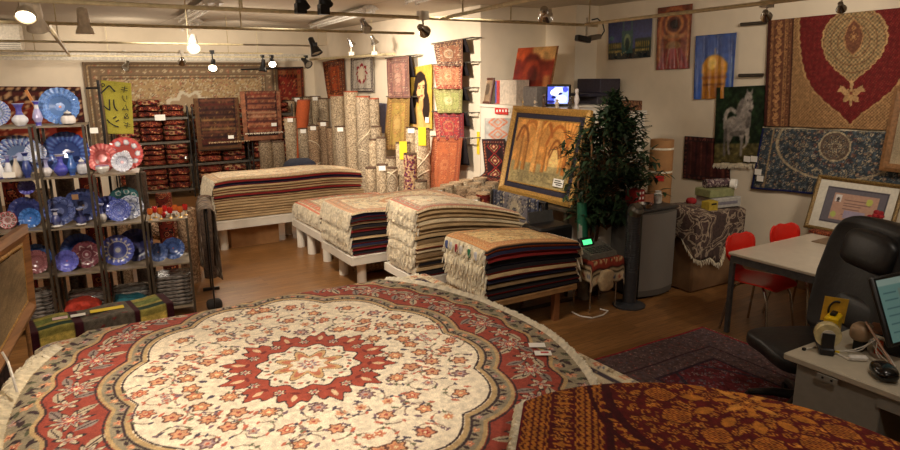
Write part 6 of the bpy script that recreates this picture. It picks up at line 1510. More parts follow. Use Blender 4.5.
# horse tapestry
cv = CV(.62, .85, .009, (30, 44, 26)); cv.mottle(.5, 4, 7); g = cv.V < -.2; cv.a[g] = (92, 84, 50); cv.mottle(.35, 3, 8, g)
HO = (150, 142, 134); HS = (104, 98, 92); HL = (176, 168, 158)
def blob(pts, col):
    # smooth closed outline through the points
    P_ = [np.array(p, float) for p in pts]; n_ = len(P_); out = []
    for i in range(n_):
        p0, p1, p2, p3 = P_[i-1], P_[i], P_[(i+1) % n_], P_[(i+2) % n_]
        for t in (0, .25, .5, .75): out.append(tuple(.5*((2*p1)+(p2-p0)*t+(2*p0-5*p1+4*p2-p3)*t*t+(3*p1-p0-3*p2+p3)*t**3)))
    cv.poly(out, col)
blob([(-.2, .0), (-.21, .1), (-.17, .18), (-.1, .2), (-.04, .15), (-.06, .12), (-.11, .155), (-.155, .12), (-.16, .04)], HL)   # raised tail
blob([(-.19, .04), (-.1, .1), (.0, .09), (.05, .13), (.12, .1), (.135, .0), (.1, -.09), (.02, -.13), (-.06, -.1), (-.15, -.1), (-.2, -.05)], HO)  # trunk
blob([(-.02, .08), (.0, .18), (.03, .28), (.08, .33), (.13, .3), (.12, .2), (.135, .08), (.1, .0), (.03, .02)], HO)   # neck
blob([(.04, .3), (.07, .36), (.12, .345), (.14, .27), (.15, .18), (.125, .135), (.09, .16), (.07, .24)], HL)   # head looking out
cv.poly([(.06, .34), (.065, .4), (.09, .355)], HO); cv.poly([(.11, .35), (.13, .4), (.135, .335)], HO)
cv.ell(.12, .155, .02, .016, (70, 60, 58)); cv.ell(.085, .27, .009, .012, (40, 34, 32)); cv.ell(.13, .27, .008, .012, (40, 34, 32)); cv.stroke([(.105, .3), (.115, .19)], .012, (120, 112, 106))
blob([(.03, .3), (-.03, .24), (-.05, .12), (-.02, .09), (.01, .16)], (126, 118, 112))  # mane
blob([(.07, -.06), (.12, -.04), (.13, -.16), (.11, -.21), (.06, -.26), (.05, -.24), (.085, -.19)], HL)
blob([(.0, -.1), (.06, -.1), (.05, -.2), (.045, -.33), (.015, -.33), (.02, -.2)], HO)
blob([(-.19, -.04), (-.12, -.06), (-.14, -.15), (-.17, -.2), (-.165, -.33), (-.195, -.33), (-.2, -.19)], HS)
blob([(-.15, -.04), (-.06, -.08), (-.09, -.16), (-.12, -.22), (-.1, -.32), (-.13, -.32), (-.15, -.2)], HO)
cv.ell(-.02, -.09, .1, .03, HS, .1); cv.ell(.1, .03, .025, .07, HS, -.1); cv.ell(-.13, .03, .05, .05, HL, .3); blur(cv, 1); cv.mottle(.18, 3, 9)
o = hang('woven tapestry of a white horse on dark grass, fringed below', [onR(714, 163, .03), onR(763, 163.5, .03), onR(769, 85, .03), onR(717, 87.5, .03)], cv, (-1, 0, 0), .006, name='horse_tapestry', fr=.09, frn=120)
for i, (px, py) in enumerate(((747, 159), (754, 159), (758, 172), (760, 178.5))): MB().box(atx(px, py, XW-.06), (.003, .075, .06)).build('price_tag', M_tag, o, smooth=False)
cv = CV(.6, .5, .016, (70, 34, 32)); 
for k in range(9): cv.stroke([(-.28+.07*k, -.25), (-.27+.07*k, .25)], .02, (104, 56, 46) if k % 2 else (50, 26, 28))
cv.border(.0, .05, (50, 30, 30), [[(110, 60, 50), (60, 30, 30)]], .06, .02); cv.mottle(.25, 3, 3)
hang('small dark red striped rug hung low behind the horse tapestry', [onR(683, 178, .016), onR(730, 184, .016), onR(730, 139, .016), onR(685, 136, .016)], cv, (-1, 0, 0), .005)
# white hanging strip between
# red medallion rug
wR, hR = 1.42, 1.06; cv = CV(wR, hR, .0085, (160, 120, 78))
u, v = cv.U+wR/2, cv.V+hR/2        # u from left edge, v from foot
u = u/wR*1.42
g = u > .28; cv.a[:] = (122, 86, 58)
for (a0, a1, cc) in ((.0, .035, (70, 36, 30)), (.035, .07, (140, 98, 64)), (.07, .19, (104, 66, 48)), (.19, .225, (150, 108, 70)), (.225, .27, (112, 74, 50)), (.27, .285, (70, 40, 32))): cv.a[(u >= a0) & (u < a1)] = cc
for k in range(24):
    y = -hR/2+.045*k; cv.leaf(-wR/2+.13, y, 1.57*(k % 2)+.4, .09, .045, (166, 120, 78)); cv.flower(-wR/2+.13, y+.02, .024, [(90, 40, 34), (190, 140, 96)], 6); cv.flower(-wR/2+.208, y, .014, [(80, 40, 34), (180, 130, 90)], 5); cv.flower(-wR/2+.05, y, .014, [(80, 44, 36), (176, 130, 90)], 5); cv.flower(-wR/2+.248, y+.02, .016, [(90, 50, 36), (176, 130, 90)], 5)
# spandrel ground, dark red field, pointed medallion with its pendant
mx0 = .885; px_ = u-mx0; wv = .013*np.abs(np.sin(v*42)); half = np.interp(v, [.05, .14, .24, .36, .5, .66, .85, 1.06], [.0, .09, .22, .35, .44, .49, .52, .53])+wv
sp = (u > .285); f1_ = np.sin(u*210)*np.sin(v*210); cv.a[sp] = (148, 112, 74); cv.a[sp & (f1_ > .25)] = (172, 134, 90); cv.a[sp & (f1_ < -.45)] = (110, 74, 52)
rd_ = sp & (np.abs(px_) < half) & (v > .05); ed = sp & (np.abs(px_) < half+.02) & (v > .03)
cv.a[ed] = (178, 140, 94); cv.a[rd_] = (108, 34, 32); f2_ = np.sin(u*230+v*40)*np.sin(v*230-u*40); cv.a[rd_ & (f2_ > .5)] = (92, 28, 28); cv.a[rd_ & (f2_ < -.72)] = (124, 56, 46)
mv = v-.80; lob = .012*np.abs(np.sin(np.arctan2(mv, px_)*14))
mh = np.interp(v, [.44, .48, .55, .66, .80, .92, 1.0, 1.08], [0, .05, .14, .235, .285, .27, .22, .12]); med = sp & (np.abs(px_) < mh+lob) & (v > .44)
cv.a[sp & (np.abs(px_) < mh+lob+.014) & (v > .43)] = (184, 148, 100); cv.a[med] = (150, 122, 84)
f3_ = np.sin(px_*160)*np.sin(mv*160); f4_ = np.sin(np.hypot(px_, mv)*95); cv.a[med & (f3_ > .3)] = (104, 92, 68); cv.a[med & (f3_ < -.5)] = (178, 148, 104); cv.a[med & (f4_ > .92)] = (120, 84, 58)
ch_ = np.interp(v, [.68, .74, .84, .94, .99], [0, .06, .085, .05, 0]); cc_m = sp & (np.abs(px_) < ch_) & (v > .68) & (v < .99); cv.a[sp & (np.abs(px_) < ch_+.012) & (v > .67) & (v < 1.0)] = (166, 124, 82); cv.a[cc_m] = (112, 72, 52)
cv.flower(mx0-wR/2, .84-hR/2, .045, [(160, 116, 74), (104, 56, 42), (170, 130, 86)], 8); cv.flower(mx0-wR/2, .92-hR/2, .025, [(160, 116, 74), (104, 56, 42)], 6)
for s in (-1, 1):
    cv.leaf(mx0-wR/2+s*.065, .35-hR/2, s*.9, .13, .05, (184, 146, 100)); cv.leaf(mx0-wR/2+s*.1, .36-hR/2, -s*.5, .07, .035, (184, 146, 100)); cv.leaf(mx0-wR/2+s*.035, .29-hR/2, -s*.8, .12, .055, (178, 140, 94))
cv.flower(mx0-wR/2, .33-hR/2, .06, [(184, 148, 102), (150, 110, 72), (178, 140, 96), (110, 60, 44)], 8); cv.leaf(mx0-wR/2, .41-hR/2, 1.57, .1, .035, (184, 148, 102)); cv.leaf(mx0-wR/2, .25-hR/2, 1.57, .09, .03, (184, 148, 102))
cv.mottle(.14, 2, 11)
hang('large red medallion rug with gold net, hung high on the right wall', [onR(764, 126, .05), onR(912, 131, .05), onR(918, 6, .05), onR(768.5, 20.5, .05)], cv, (-1, 0, 0), .006, name='medallion_rug')
# dark blue-ground rug beneath
wB, hB = 1.5, .7; cv = CV(wB, hB, .009, (62, 70, 76)); cv.mottle(.2, 3, 3)
cv.scatter(cv.U < 9, .042, .018, [[(176, 160, 132), (50, 56, 70)], [(130, 96, 80), (176, 160, 132)], [(120, 124, 122), (40, 44, 60)]], 51, (136, 124, 104), 700)
cx = .06; cv.a[(np.hypot(cv.U-cx, cv.V-.17) < .15)] = (96, 80, 70); cv.a[np.abs(np.hypot(cv.U-cx, cv.V-.17)-.15) < .008] = (176, 160, 130); cv.a[np.abs(np.hypot((cv.U-cx)/1.6, cv.V-.2)-.38) < .01] = (166, 150, 122)
for r0, r1, n_, cc in ((.05, .0, 8, (176, 160, 130)), (.1, .02, 10, (150, 136, 110)), (.2, .02, 16, (120, 84, 70)), (.32, .02, 26, (156, 142, 114)), (.45, .02, 34, (130, 116, 96))):
    for k in range(n_): a = 2*PI*k/n_; cv.flower(cx+r0*math.cos(a), .17+r0*math.sin(a), .026, [cc, (52, 58, 72), cc], 6, a)
e = cv.edge(); left = (cv.U < -wB/2+.14); cv.a[(np.abs(cv.U+wB/2-.14) < .008)] = (150, 130, 100)
cv.a[(cv.V < -hB/2+.025)] = (30, 38, 84); cv.a[(cv.U < -wB/2+.02)] = (30, 38, 84); cv.a[cv.V > hB/2-.016] = (206, 196, 170); cv.mottle(.2, 2, 5)
hang('dark blue rug with dense pale flowers hung below the medallion rug', [onR(751, 188.5, .03), onR(915, 204, .03), onR(912, 131.5, .03), onR(763, 126.5, .03)], cv, (-1, 0, 0), .006)
for i, (x0, y0, x1, y1) in enumerate(((741, 24.5, 766, 22.5), (739, 75.5, 763, 75))):
    solo('hanging_rod', ['upper dark wall rod left of the medallion rug', 'lower dark wall rod above the horse tapestry'][i], 'rod', MB().cyl(atx(x0, y0, XW-.05), atx(x1, y1, XW-.05), .018), M_darkwood, 'rods holding hung rugs')
# gilt frame at right edge
A = [(6.27, 2.99, 1.29), (6.27, 2.2, 1.29), (6.31, 2.2, 2.02), (6.31, 2.97, 2.02)]
t = thing('framed_picture', 'large gilt framed picture cut by the right photo edge', 'picture', (6.3, 2.6, 1.29))
ins, nn = framebars(t, *A, .07, .035, mat('worn_gilt', (140, 100, 62), .5, metal=.2, var=.2, scale=40)); cv = CV(.6, .6, .03, (176, 158, 128)); cv.ell(0, 0, .2, .2, (150, 120, 90)); cv.mottle(.1, 4, 3); panel(t, 'picture', ins, nn, .008, cv, PAINTING)

# ------------------------------------------------------------------ table, red chairs, certificate
tb = thing('grey_table', 'beige topped table with grey steel frame against the right wall', 'table', (5.45, 2.75, 0))
TX0, TX1, TY0, TY1 = 4.69, 6.2, 2.2, 3.31
MB().rbox(((TX0+TX1)/2, (TY0+TY1)/2, .69), (TX1-TX0, TY1-TY0, .026), .005).build('tabletop', M_table, tb, smooth=False)
mb = MB()
for y in (TY0+.03, TY1-.03): mb.box(((TX0+TX1)/2, y, .647), (TX1-TX0-.04, .025, .06))
for x in (TX0+.025, TX1-.03): mb.box((x, (TY0+TY1)/2, .647), (.025, TY1-TY0-.09, .06))
mb.build('apron', M_greymet, tb, smooth=False)
for x in (TX0+.03, TX1-.03):
    for y in (TY0+.03, TY1-.03): MB().box((x, y, .335), (.034, .034, .67)).build('leg', M_greymet, tb, smooth=False)
def red_chair(label, x, y, rz):
    """moulded shell chair facing -Y"""
    t = thing('red_chair', label, 'chair', (x, y, 0), 'red moulded chairs at the beige table')
    M = Matrix.Translation((x, y, 0)) @ Matrix.Rotation(rz, 4, 'Z')
    def shell(name, rows, th=.012):
        mb = MB(); n = 15; V = []
        for (yy, zz, w, cup) in rows:
            for i in range(n):
                s = -1+2*i/(n-1); V.append((s*w/2, yy, zz+cup*s*s))
        F = [(j*n+i, j*n+i+1, (j+1)*n+i+1, (j+1)*n+i) for j in range(len(rows)-1) for i in range(n-1)]
        mb.add(V, F); mb.xf(M); o = mb.build(name, M_red, t); md = o.modifiers.new('shell', 'SOLIDIFY'); md.thickness = th; md.offset = 0
        sb = o.modifiers.new('smooth', 'SUBSURF'); sb.levels = 1; sb.render_levels = 1
    shell('seat', [(-.25, .425, .3, .0), (-.24, .44, .38, .0), (-.17, .452, .42, .008), (-.05, .448, .44, .012), (.08, .442, .42, .012), (.15, .445, .34, .01), (.185, .46, .24, .006), (.2, .49, .17, 0), (.207, .53, .16, 0)])
    # backrest narrows at the waist and flares at the shoulders
    mb = MB(); n = 13; rows = [(.207, .52, .16), (.21, .56, .22), (.215, .6, .33), (.222, .64, .41), (.23, .69, .43), (.236, .73, .425), (.24, .76, .40), (.243, .782, .34), (.244, .795, .25)]
    V = []
    for (yy, zz, w) in rows:
        for i in range(n): s = -1+2*i/(n-1); V.append((s*w/2, yy-.05*s*s*(w/.43), zz+.006*math.cos(s*6)))
    mb.add(V, [(j*n+i, j*n+i+1, (j+1)*n+i+1, (j+1)*n+i) for j in range(len(rows)-1) for i in range(n-1)]); mb.xf(M)
    o = mb.build('backrest', M_red, t); md = o.modifiers.new('shell', 'SOLIDIFY'); md.thickness = .012; md.offset = 0
    for sx in (-1, 1):
        for sy in (-1, 1):
            mb = MB().tube([(sx*.06, sy*.05-.03, .425), (sx*.14, sy*.1-.03, .42), (sx*.165, sy*.13-.03, .40), (sx*.18, sy*.16-.03, .33), (sx*.215, sy*.21-.03, .0)], .0105, 8); mb.xf(M); mb.build('leg', M_chrome, t)
    mb = MB().lathe([(.07, .41), (.09, .418), (.09, .428), (.001, .43)], (0, -.03, 0), 18); mb.xf(M); mb.build('seat_mount', M_black, t)
red_chair('red moulded chair at the near corner of the beige table', 4.965, 3.2, .06)
red_chair('red moulded chair nearer the wall, behind the beige table', 5.6, 3.21, -.03)
t = thing('framed_certificate', 'gilt framed certificate leaning on the wall, standing on the beige table', 'picture', (6.05, 3.1, .703))
BLc = atx(807, 229.5, 5.98); zc = .706
A = [(6.03, 3.47, zc), (6.03, 2.72, zc), (6.185, 2.72, zc+.49), (6.185, 3.47, zc+.49)]
ins, nn = framebars(t, *A, .035, .03, M_gold2)
cv = CV(.68, .42, .007, (206, 200, 184)); cv.rect(-.26, -.155, .27, .155, (70, 66, 76)); cv.rect(-.25, -.145, .26, .145, (96, 92, 100)); cv.rect(-.18, -.12, .2, .11, (176, 140, 120)); cv.rect(-.165, .03, -.115, .095, (206, 200, 196)); cv.ell(-.14, .055, .012, .018, (60, 50, 46)); cv.rect(-.155, .03, -.125, .04, (40, 44, 60))
for k in range(8): cv.stroke([(-.08, .08-.025*k), (-.08+RND.uniform(.12, .24), .08-.025*k)], .005, (110, 84, 84))
cv.rect(-.06, -.1, .12, -.03, (150, 140, 160)); cv.ell(.13, .06, .028, .028, (176, 180, 90)); cv.ell(-.15, -.08, .026, .026, (170, 180, 96)); cv.mottle(.04, 2, 3)
panel(t, 'certificate', ins, nn, .008, cv, PRINT)
solo('small_box', 'flat orange patterned tin on the table before the certificate', 'tin', MB().rbox((5.93, 3.22, .717), (.11, .24, .026), .004), floral('orange_tin', [(140, 60, 36), (190, 110, 70), (90, 40, 30)], 60), smooth=False)
solo('brown_folder', 'brown folder lying on the beige table', 'folder', MB().rbox((5.72, 3.02, .708), (.3, .22, .008), .002), mat('brown_folder', (130, 106, 80), .5), smooth=False)
rf = thing('red_posy', 'dark red artificial flowers standing before the certificate', 'flowers', (5.98, 2.83, .703))
MB().lathe([(.03, 0), (.035, .1), (.03, .2)], (5.98, 2.83, .703), 14).build('pot', M_black, rf)
mb = MB(); [mb.pad((5.98+.05*math.cos(k*2.4)*(k/9), 2.83+.07*math.sin(k*2.4)*(k/9), .925+.02*(k % 3)), (.045, .045, .035), .8, 6) for k in range(10)]; mb.build('blossoms', mat('dark_red_petals', (150, 26, 34), .7), rf)

# ------------------------------------------------------------------ floor rug by the table
cv = CV(1.62, 2.35, .0085, (104, 42, 48)); e = cv.edge(); cv.mottle(.12, 3, 2)
inn = e > .48; cv.scatter(inn, .06, .022, [[(120, 100, 104), (70, 30, 40)], [(150, 126, 120), (96, 40, 46)], [(84, 82, 100), (130, 110, 104)]], 61, (92, 84, 92), 420)
en_ = e < .48; cv.a[en_] = (96, 76, 76); cv.scatter(en_, .042, .016, [[(140, 116, 110), (60, 50, 62)], [(120, 60, 60), (150, 130, 120)], [(74, 72, 88), (130, 112, 106)]], 62, (66, 56, 66), 900, vines=False)
cv.a[np.abs(e-.48) < .012] = (54, 40, 52); cv.a[np.abs(e-.3) < .008] = (60, 40, 50); cv.a[e < .02] = (140, 34, 44)
d = np.abs(cv.U+.0)/.5+np.abs(cv.V)/.9; cv.a[(np.abs(d-1) < .03) & inn] = (60, 50, 62); cv.mottle(.22, 2, 7)
o = sheet('floor_rug', cv, lambda U, V: (3.82+U*.97, 2.26+V, .014+0*U+.003*np.sin(U*9)), CLOTH, thick=.012); tag(o, 'dark red and violet floor rug lying between table and desk', 'rug')
fringe('fringe', [(4.61, y, .014) for y in np.linspace(1.1, 3.43, 8)], (1, 0, 0), .05, M_fringe, o, 260, .008, hang=.05)

# ------------------------------------------------------------------ office chair
oc = thing('office_chair', 'black leather high-backed office chair behind the desk', 'office chair', (3.91, 2.15, 0))
face = Vector((-.88, .47, 0)).normalized(); sd_ = Vector((-face.y, face.x, 0)); cb = Vector((3.91, 2.15, 0))
Mo = Matrix((sd_, -face, Vector((0, 0, 1)))).transposed().to_4x4(); Mo.translation = cb     # local x across, y to the back
def OC(mb, name, mt_=None): mb.xf(Mo); return mb.build(name, mt_ or M_leather, oc)
mb = MB().pad((0, .0, .46), (.56, .6, .13), .45, 16, None, lambda p: p+Vector((0, 0, .015*math.cos(p.x*9)-.03*max(0, -p.y-.15)))); OC(mb, 'seat')
Rb = rotm('X', math.radians(-12))
def bk(p):
    w = np.interp(p.z, [-.36, -.1, .12, .3, .38], [.9, 1.02, 1.04, .94, .86]); cr = .014*abs(math.cos(p.z*13)); side = .05*abs(p.x/.29)**3
    return Vector((p.x*w, p.y-(side if p.y < 0 else side)+(cr if p.y < 0 else 0)*1.0, p.z+.02*math.cos(p.x*5)))
mb = MB().pad((0, .36, .84), (.7, .15, .82), .3, 26, Rb, bk); OC(mb, 'backrest')
mb = MB().pad((0, .37, 1.06), (.46, .15, .24), .55, 14, Rb, lambda p: p+Vector((0, -.02-.02*math.cos(p.x*6), .012*math.cos(p.x*7)))); OC(mb, 'headrest_cushion')
mb = MB().pad((0, .295, .68), (.42, .1, .22), .55, 14, Rb); OC(mb, 'lumbar_cushion')
mb = MB().cyl((0, 0, .12), (0, 0, .4), .03, n=16); OC(mb, 'gas_column', M_black)
for k in range(5):
    a = 2*PI*k/5+.35; e_ = (.3*math.cos(a), .3*math.sin(a)); mb = MB().tube([(0, 0, .13), (e_[0]*.5, e_[1]*.5, .12), (e_[0], e_[1], .085)], [.035, .028, .02], 8); leg = OC(mb, 'base_leg', M_black)
    mb = MB()
    for q in (-.014, .014): dx, dy = -math.sin(a)*q, math.cos(a)*q; mb.cyl((e_[0]+dx-math.sin(a)*.01, e_[1]+dy+math.cos(a)*.01, .048), (e_[0]+dx+math.sin(a)*.01, e_[1]+dy-math.cos(a)*.01, .048), .03, n=14)
    mb.xf(Mo); c_ = mb.build('caster', M_black, oc); c_.parent = leg; ORG[c_] = ORG[oc]

# ------------------------------------------------------------------ desk and what lies on it
dk = thing('steel_desk', 'grey steel office desk at lower right', 'desk', (3.6, 1.2, 0))
DX0, DX1, DY0, DY1, DZ = 3.19, 3.86, .35, 1.87, .7
MB().rbox(((DX0+DX1)/2, (DY0+DY1)/2, DZ-.018), (DX1-DX0, DY1-DY0, .036), .006).build('desktop', M_desk, dk, smooth=False)
MB().rbox((DX0+.25, 1.6, (DZ-.04)/2+.02), (.44, .42, DZ-.08), .006).build('pedestal', M_deskp, dk, smooth=False)
MB().box(((DX0+DX1)/2, .4, (DZ-.036)/2), (DX1-DX0-.06, .04, DZ-.036)).build('side_panel', M_deskp, dk, smooth=False); MB().box((DX1-.05, 1.0, .42), (.02, .9, .5)).build('back_panel', M_deskp, dk, smooth=False)
MB().box((DX0+.024, 1.0, .63), (.014, .8, .07)).build('front_rail', M_deskp, dk, smooth=False)
br_ = MB(); br_.box((DX0-.004, 1.63, DZ-.05), (.008, .1, .026)); brk = br_.build('edge_bracket', M_deskp, dk, smooth=False)
for yy in (1.605, 1.65): s_ = MB().cyl((DX0-.006, yy, DZ-.05), (DX0-.011, yy, DZ-.05), .006, n=10).build('screw', M_black, dk)
dz = DZ
def D(px, py, z=DZ): return atz(px, py, z)
tp = D(821, 346); td = thing('tape_dispenser', 'black tape dispenser with a big clear tape roll on the desk corner', 'tape dispenser', (tp.x, tp.y, dz))
ax = Vector((.8, .6, 0)).normalized(); sxa = Vector((-ax.y, ax.x, 0)); Rd = Matrix((ax, sxa, Vector((0, 0, 1)))).transposed(); c0 = Vector((3.40, 1.77, dz))
MB().rbox(c0+ax*.03+Vector((0, 0, .02)), (.22, .07, .04), .008, Rd).build('base', M_black, td)
Rl = ax.to_track_quat('Z', 'Y').to_matrix()
mb = MB().lathe([(.035, -.03), (.062, -.03), (.064, -.025), (.064, .025), (.062, .03), (.035, .03), (.035, -.03)], c0+Vector((0, 0, .1))-ax*.02, 28, Rl); mb.build('tape_roll', mat('clear_tape', (206, 190, 140), .12, spec=.9), td)
MB().lathe([(.001, -.034), (.034, -.034), (.034, .034), (.001, .034)], c0+Vector((0, 0, .1))-ax*.02, 20, Rl).build('hub', mat('pale_hub', (214, 206, 190), .4), td)
for s in (-.045, .045): MB().rbox(c0+ax*s+Vector((0, 0, .07))-ax*.02, (.008, .06, .1), .003, Rd).build('arm', M_black, td)
mb = MB().rbox(c0+ax*.12+Vector((0, 0, .06)), (.05, .07, .09), .006, Rd); mb.build('cutter_head', M_black, td)
yp = thing('yellow_tin', 'yellow tape measure box standing behind the tape dispenser', 'box', (3.62, 1.8, dz)); MB().rbox((3.56, 1.83, dz+.075), (.12, .07, .15), .01, rotm('Z', .3)).build('body', mat('bright_yellow_plastic', (230, 190, 24), .35), yp); MB().rbox((3.56, 1.83, dz+.158), (.06, .03, .016), .004, rotm('Z', .3)).build('button', M_black, yp)
ys = thing('yellow_card', 'yellow card with a black curved mark propped behind the tape dispenser', 'card', (3.75, 1.75, dz)); cc_ = Vector((3.60, 1.85, dz+.165)); Rc = rotm('Z', math.radians(-48)) @ rotm('Y', .08)
MB().box(cc_, (.12, .004, .14), Rc).build('card', mat('amber_card', (206, 160, 44), .6), ys, smooth=False)
MB().box(cc_+Vector((0, 0, -.1)), (.03, .03, .07), Rc).build('holder', M_black, ys, smooth=False)
fwd = Rc @ Vector((0, -1, 0)); xx = Rc @ Vector((1, 0, 0)); zz = Rc @ Vector((0, 0, 1))
MB().tube([cc_+fwd*.004+xx*(.035*math.cos(a)+.005)+zz*(.05*math.sin(a)) for a in np.linspace(1.2, 5.0, 12)], .006, 6).build('black_mark', M_ink, ys)
TRX, TRY = 3.57, 1.68
gs = thing('scissor_tray', 'brown plastic tray with wooden clip behind the cables', 'tray', (3.57, 1.68, dz)); MB().pad((TRX, TRY, dz+.1), (.12, .1, .1), .7, 10).build('bowl', mat('beige_plastic', (150, 124, 96), .4), gs); MB().rbox((TRX+.05, TRY-.05, dz+.125), (.15, .07, .014), .004, rotm('Z', .3)).build('wooden_clip', M_wood2, gs, smooth=False); MB().box((TRX, TRY, dz+.03), (.05, .05, .06)).build('foot', M_black, gs, smooth=False)
solo('orange_stopper', 'small orange stopper between tape dispenser and cables', 'stopper', MB().cyl((3.6, 1.6, dz), (3.6, 1.6, dz+.07), .022, .016, n=12), mat('orange_plastic', (216, 84, 30), .4))
R = random.Random(4)
for i in range(4):
    L = []; x0, y0 = 3.44, 1.7-.02*i
    for k in range(14):
        q = k/13; L.append((3.40+.28*math.sin(q*2.2+i*.3)*(.6+.15*i)*.8+.02, 1.74-.24*q-.06*math.sin(q*5+i), dz+.006+(.10-.018*i)*math.sin(PI*q)**2))
    solo('usb_cable', ['white cable looping highest over the desk', 'white cable second over the desk, in front of the tape', 'white cable third over the desk', 'white cable lowest on the desk'][i], 'cable', MB().tube(L, .0035, 6), M_cable, 'white cables on the desk')
c = D(833, 350); tl_ = [D(806, 349, dz+.004), D(815, 347, dz+.004), D(826, 348, dz+.006), D(838, 354, dz+.005), D(850, 360, dz+.006)]
pb = thing('power_plug', 'white power plug with cord lying on the desk front edge', 'plug', (c.x, c.y, dz)); MB().tube(tl_, .005, 6).build('cord', M_cable, pb); q = D(858, 358, dz+.014); MB().rbox(q, (.09, .035, .024), .006, rotm('Z', -.7)).build('plug', mat('white_plug_plastic', (224, 220, 212), .4), pb); q = D(836, 352, dz+.008); MB().box(q, (.03, .012, .012), rotm('Z', -.6)).build('yellow_tag', M_ytag, pb, smooth=False); q = D(804, 349, dz+.008); MB().box(q, (.016, .014, .014)).build('jack', M_black, pb, smooth=False)
ms = thing('black_mouse', 'black domed computer mouse at the front of the desk', 'mouse', (3.37, 1.42, dz))
q = D(884, 372, dz+.03); MB().pad(q+Vector((0, 0, .004)), (.11, .17, .07), .75, 14, rotm('Z', -.8), lambda p: p*1.0 if p.z > 0 else Vector((p.x, p.y, p.z*.9))).build('shell', mat('gloss_black', (14, 14, 15), .18), ms)
solo('pen', 'brown pen leaning across the desk beside the mouse', 'pen', MB().cyl(D(893, 366, dz+.05), D(866, 322, dz+.17), .006, n=8), mat('brown_pen', (140, 104, 80), .35))
# monitor
mn = thing('computer_monitor', 'black framed computer monitor with a pale teal page on screen', 'monitor', (3.85, 1.6, dz))
bl_ = Vector((3.50, 1.5, .79)); xw = Vector((.97, -.12, .0)).normalized(); tilt_ = math.radians(24); upv = Vector((xw.y*math.sin(tilt_)*-1, xw.x*math.sin(tilt_), math.cos(tilt_))).normalized(); nv = xw.cross(upv)
bl_ = MONBL if 'MONBL' in globals() else bl_
W_, H_ = .46, .36
Rm = Matrix((xw, upv, nv)).transposed()
mb = MB(); mb.rbox(bl_+xw*W_/2+upv*H_/2-nv*.015, (W_, H_, .03), .008, Rm); mb.build('bezel', mat('monitor_black', (26, 25, 26), .35), mn)
mb = MB().pad(bl_+xw*W_/2+upv*H_/2-nv*.05, (W_*.7, H_*.7, .06), .5, 10, Rm); mb.build('back_shell', mat('monitor_black', (0, 0, 0)), mn)
cv = CV(.42, .32, .006, (110, 150, 146)); cv.rect(-.21, .125, .21, .16, (150, 176, 170)); cv.rect(-.06, -.02, .0, .1, (120, 140, 130)); cv.ell(-.03, .06, .022, .03, (70, 84, 78)); cv.rect(-.05, -.02, -.01, .03, (84, 96, 88)); cv.rect(.05, -.15, .2, .11, (140, 164, 156))
for k in range(6): cv.stroke([(-.18, .09-.04*k), (-.08, .09-.04*k)], .006, (70, 104, 110)); cv.stroke([(-.05, -.05-.018*k), (.02, -.05-.018*k)], .005, (80, 100, 100))
P = [bl_+xw*.02+upv*.02+nv*.002, bl_+xw*(W_-.02)+upv*.02+nv*.002, bl_+xw*(W_-.02)+upv*(H_-.02)+nv*.002, bl_+xw*.02+upv*(H_-.02)+nv*.002]
sheet('screen', cv, quadfn(P, cv), vmat('monitor_screen', .2, 0, emit=.22), mn)
ft = bl_+xw*W_/2-nv*.06; mb = MB().tube([(ft.x, ft.y+.02, dz+.01), (ft.x, ft.y+.03, dz+.1), ft+upv*.12], .022, 10); mb.build('neck', M_black, mn); MB().lathe([(.11, 0), (.11, .012), (.03, .022), (.001, .022)], (ft.x, ft.y+.02, dz), 24).build('foot', M_black, mn)
# cable on the floor by the bench, security camera
solo('floor_cable', 'white cable lying on the floor under the front stack bench', 'cable', MB().tube([atz(x, y, .01) for x, y in ((572, 312), (580, 316), (592, 318), (603, 315), (608, 311), (600, 309))], .007, 6), M_cable)
sc_ = thing('security_camera', 'small black security camera with looped cable hanging from the ceiling rail', 'camera', (3.2, 3.5, 2.3))
p = aty(583, 39, 3.52); MB().rbox(p, (.12, .045, .04), .006, rotm('Y', .12)).build('body', M_black, sc_); q = p+Vector((.075, 0, .008)); MB().rbox(q+Vector((.03, 0, .005)), (.1, .04, .035), .006, rotm('Y', -.15)).build('rear_shell', mat('grey_camera_shell', (130, 120, 104), .4), sc_)
pts = [q+Vector((.08, 0, .0)), q+Vector((.12, 0, .05)), q+Vector((.1, 0, .1)), q+Vector((.05, 0, .13)), q+Vector((.0, 0, .12))]; MB().tube(pts, .005, 6).build('cable', M_black, sc_); MB().tube([p+Vector((.03, 0, .02)), p+Vector((.03, 0, .14))], .009, 6).build('bracket', M_cream, sc_)
# ------------------------------------------------------------------ lamps
def LP(px, py, Y): return aty(px, py, Y)
L1 = lamp('big lit white spotlight at the top left corner of the photo', LP(26, 9, 3.9), (-.15, 3.2, 1.6), 'white', True, s=.62)
lamp('white can spotlight beside the big lit one at top left', LP(36, 19, 3.95), (.1, 4.6, 1.2), 'white', top=RZ+.15, s=.62)
lamp('white can spotlight pointing down, right of the top left pair', LP(84, 24, 4.86), (.3, 4.9, .5), 'white', s=.66)
L4 = lamp('cream lit spotlight over the wire shelves, left of centre', LP(193, 44, 7.36), (1.2, 6.1, 1.4), 'white', True, s=.85)
L5 = lamp('small lit black spotlight before the tan wall rug', LP(213, 65, 10.14), (1.6, 8.5, 1.0), 'black', True, s=.95)
lamp('small grey spotlight hanging beside the tan wall rug', LP(182, 61, 10.14), (1.9, 12.5, 1.2), 'chrome')
lamp('black spotlight before the red wall rug, left of the bright lit one', LP(263, 66, 12.2), (3.2, 12.0, .5), 'black', s=1.0)
L6 = lamp('bright lit spotlight before the red wall rug', LP(272, 62, 12.2), (3.2, 10.0, .9), 'black', True, s=1.0)
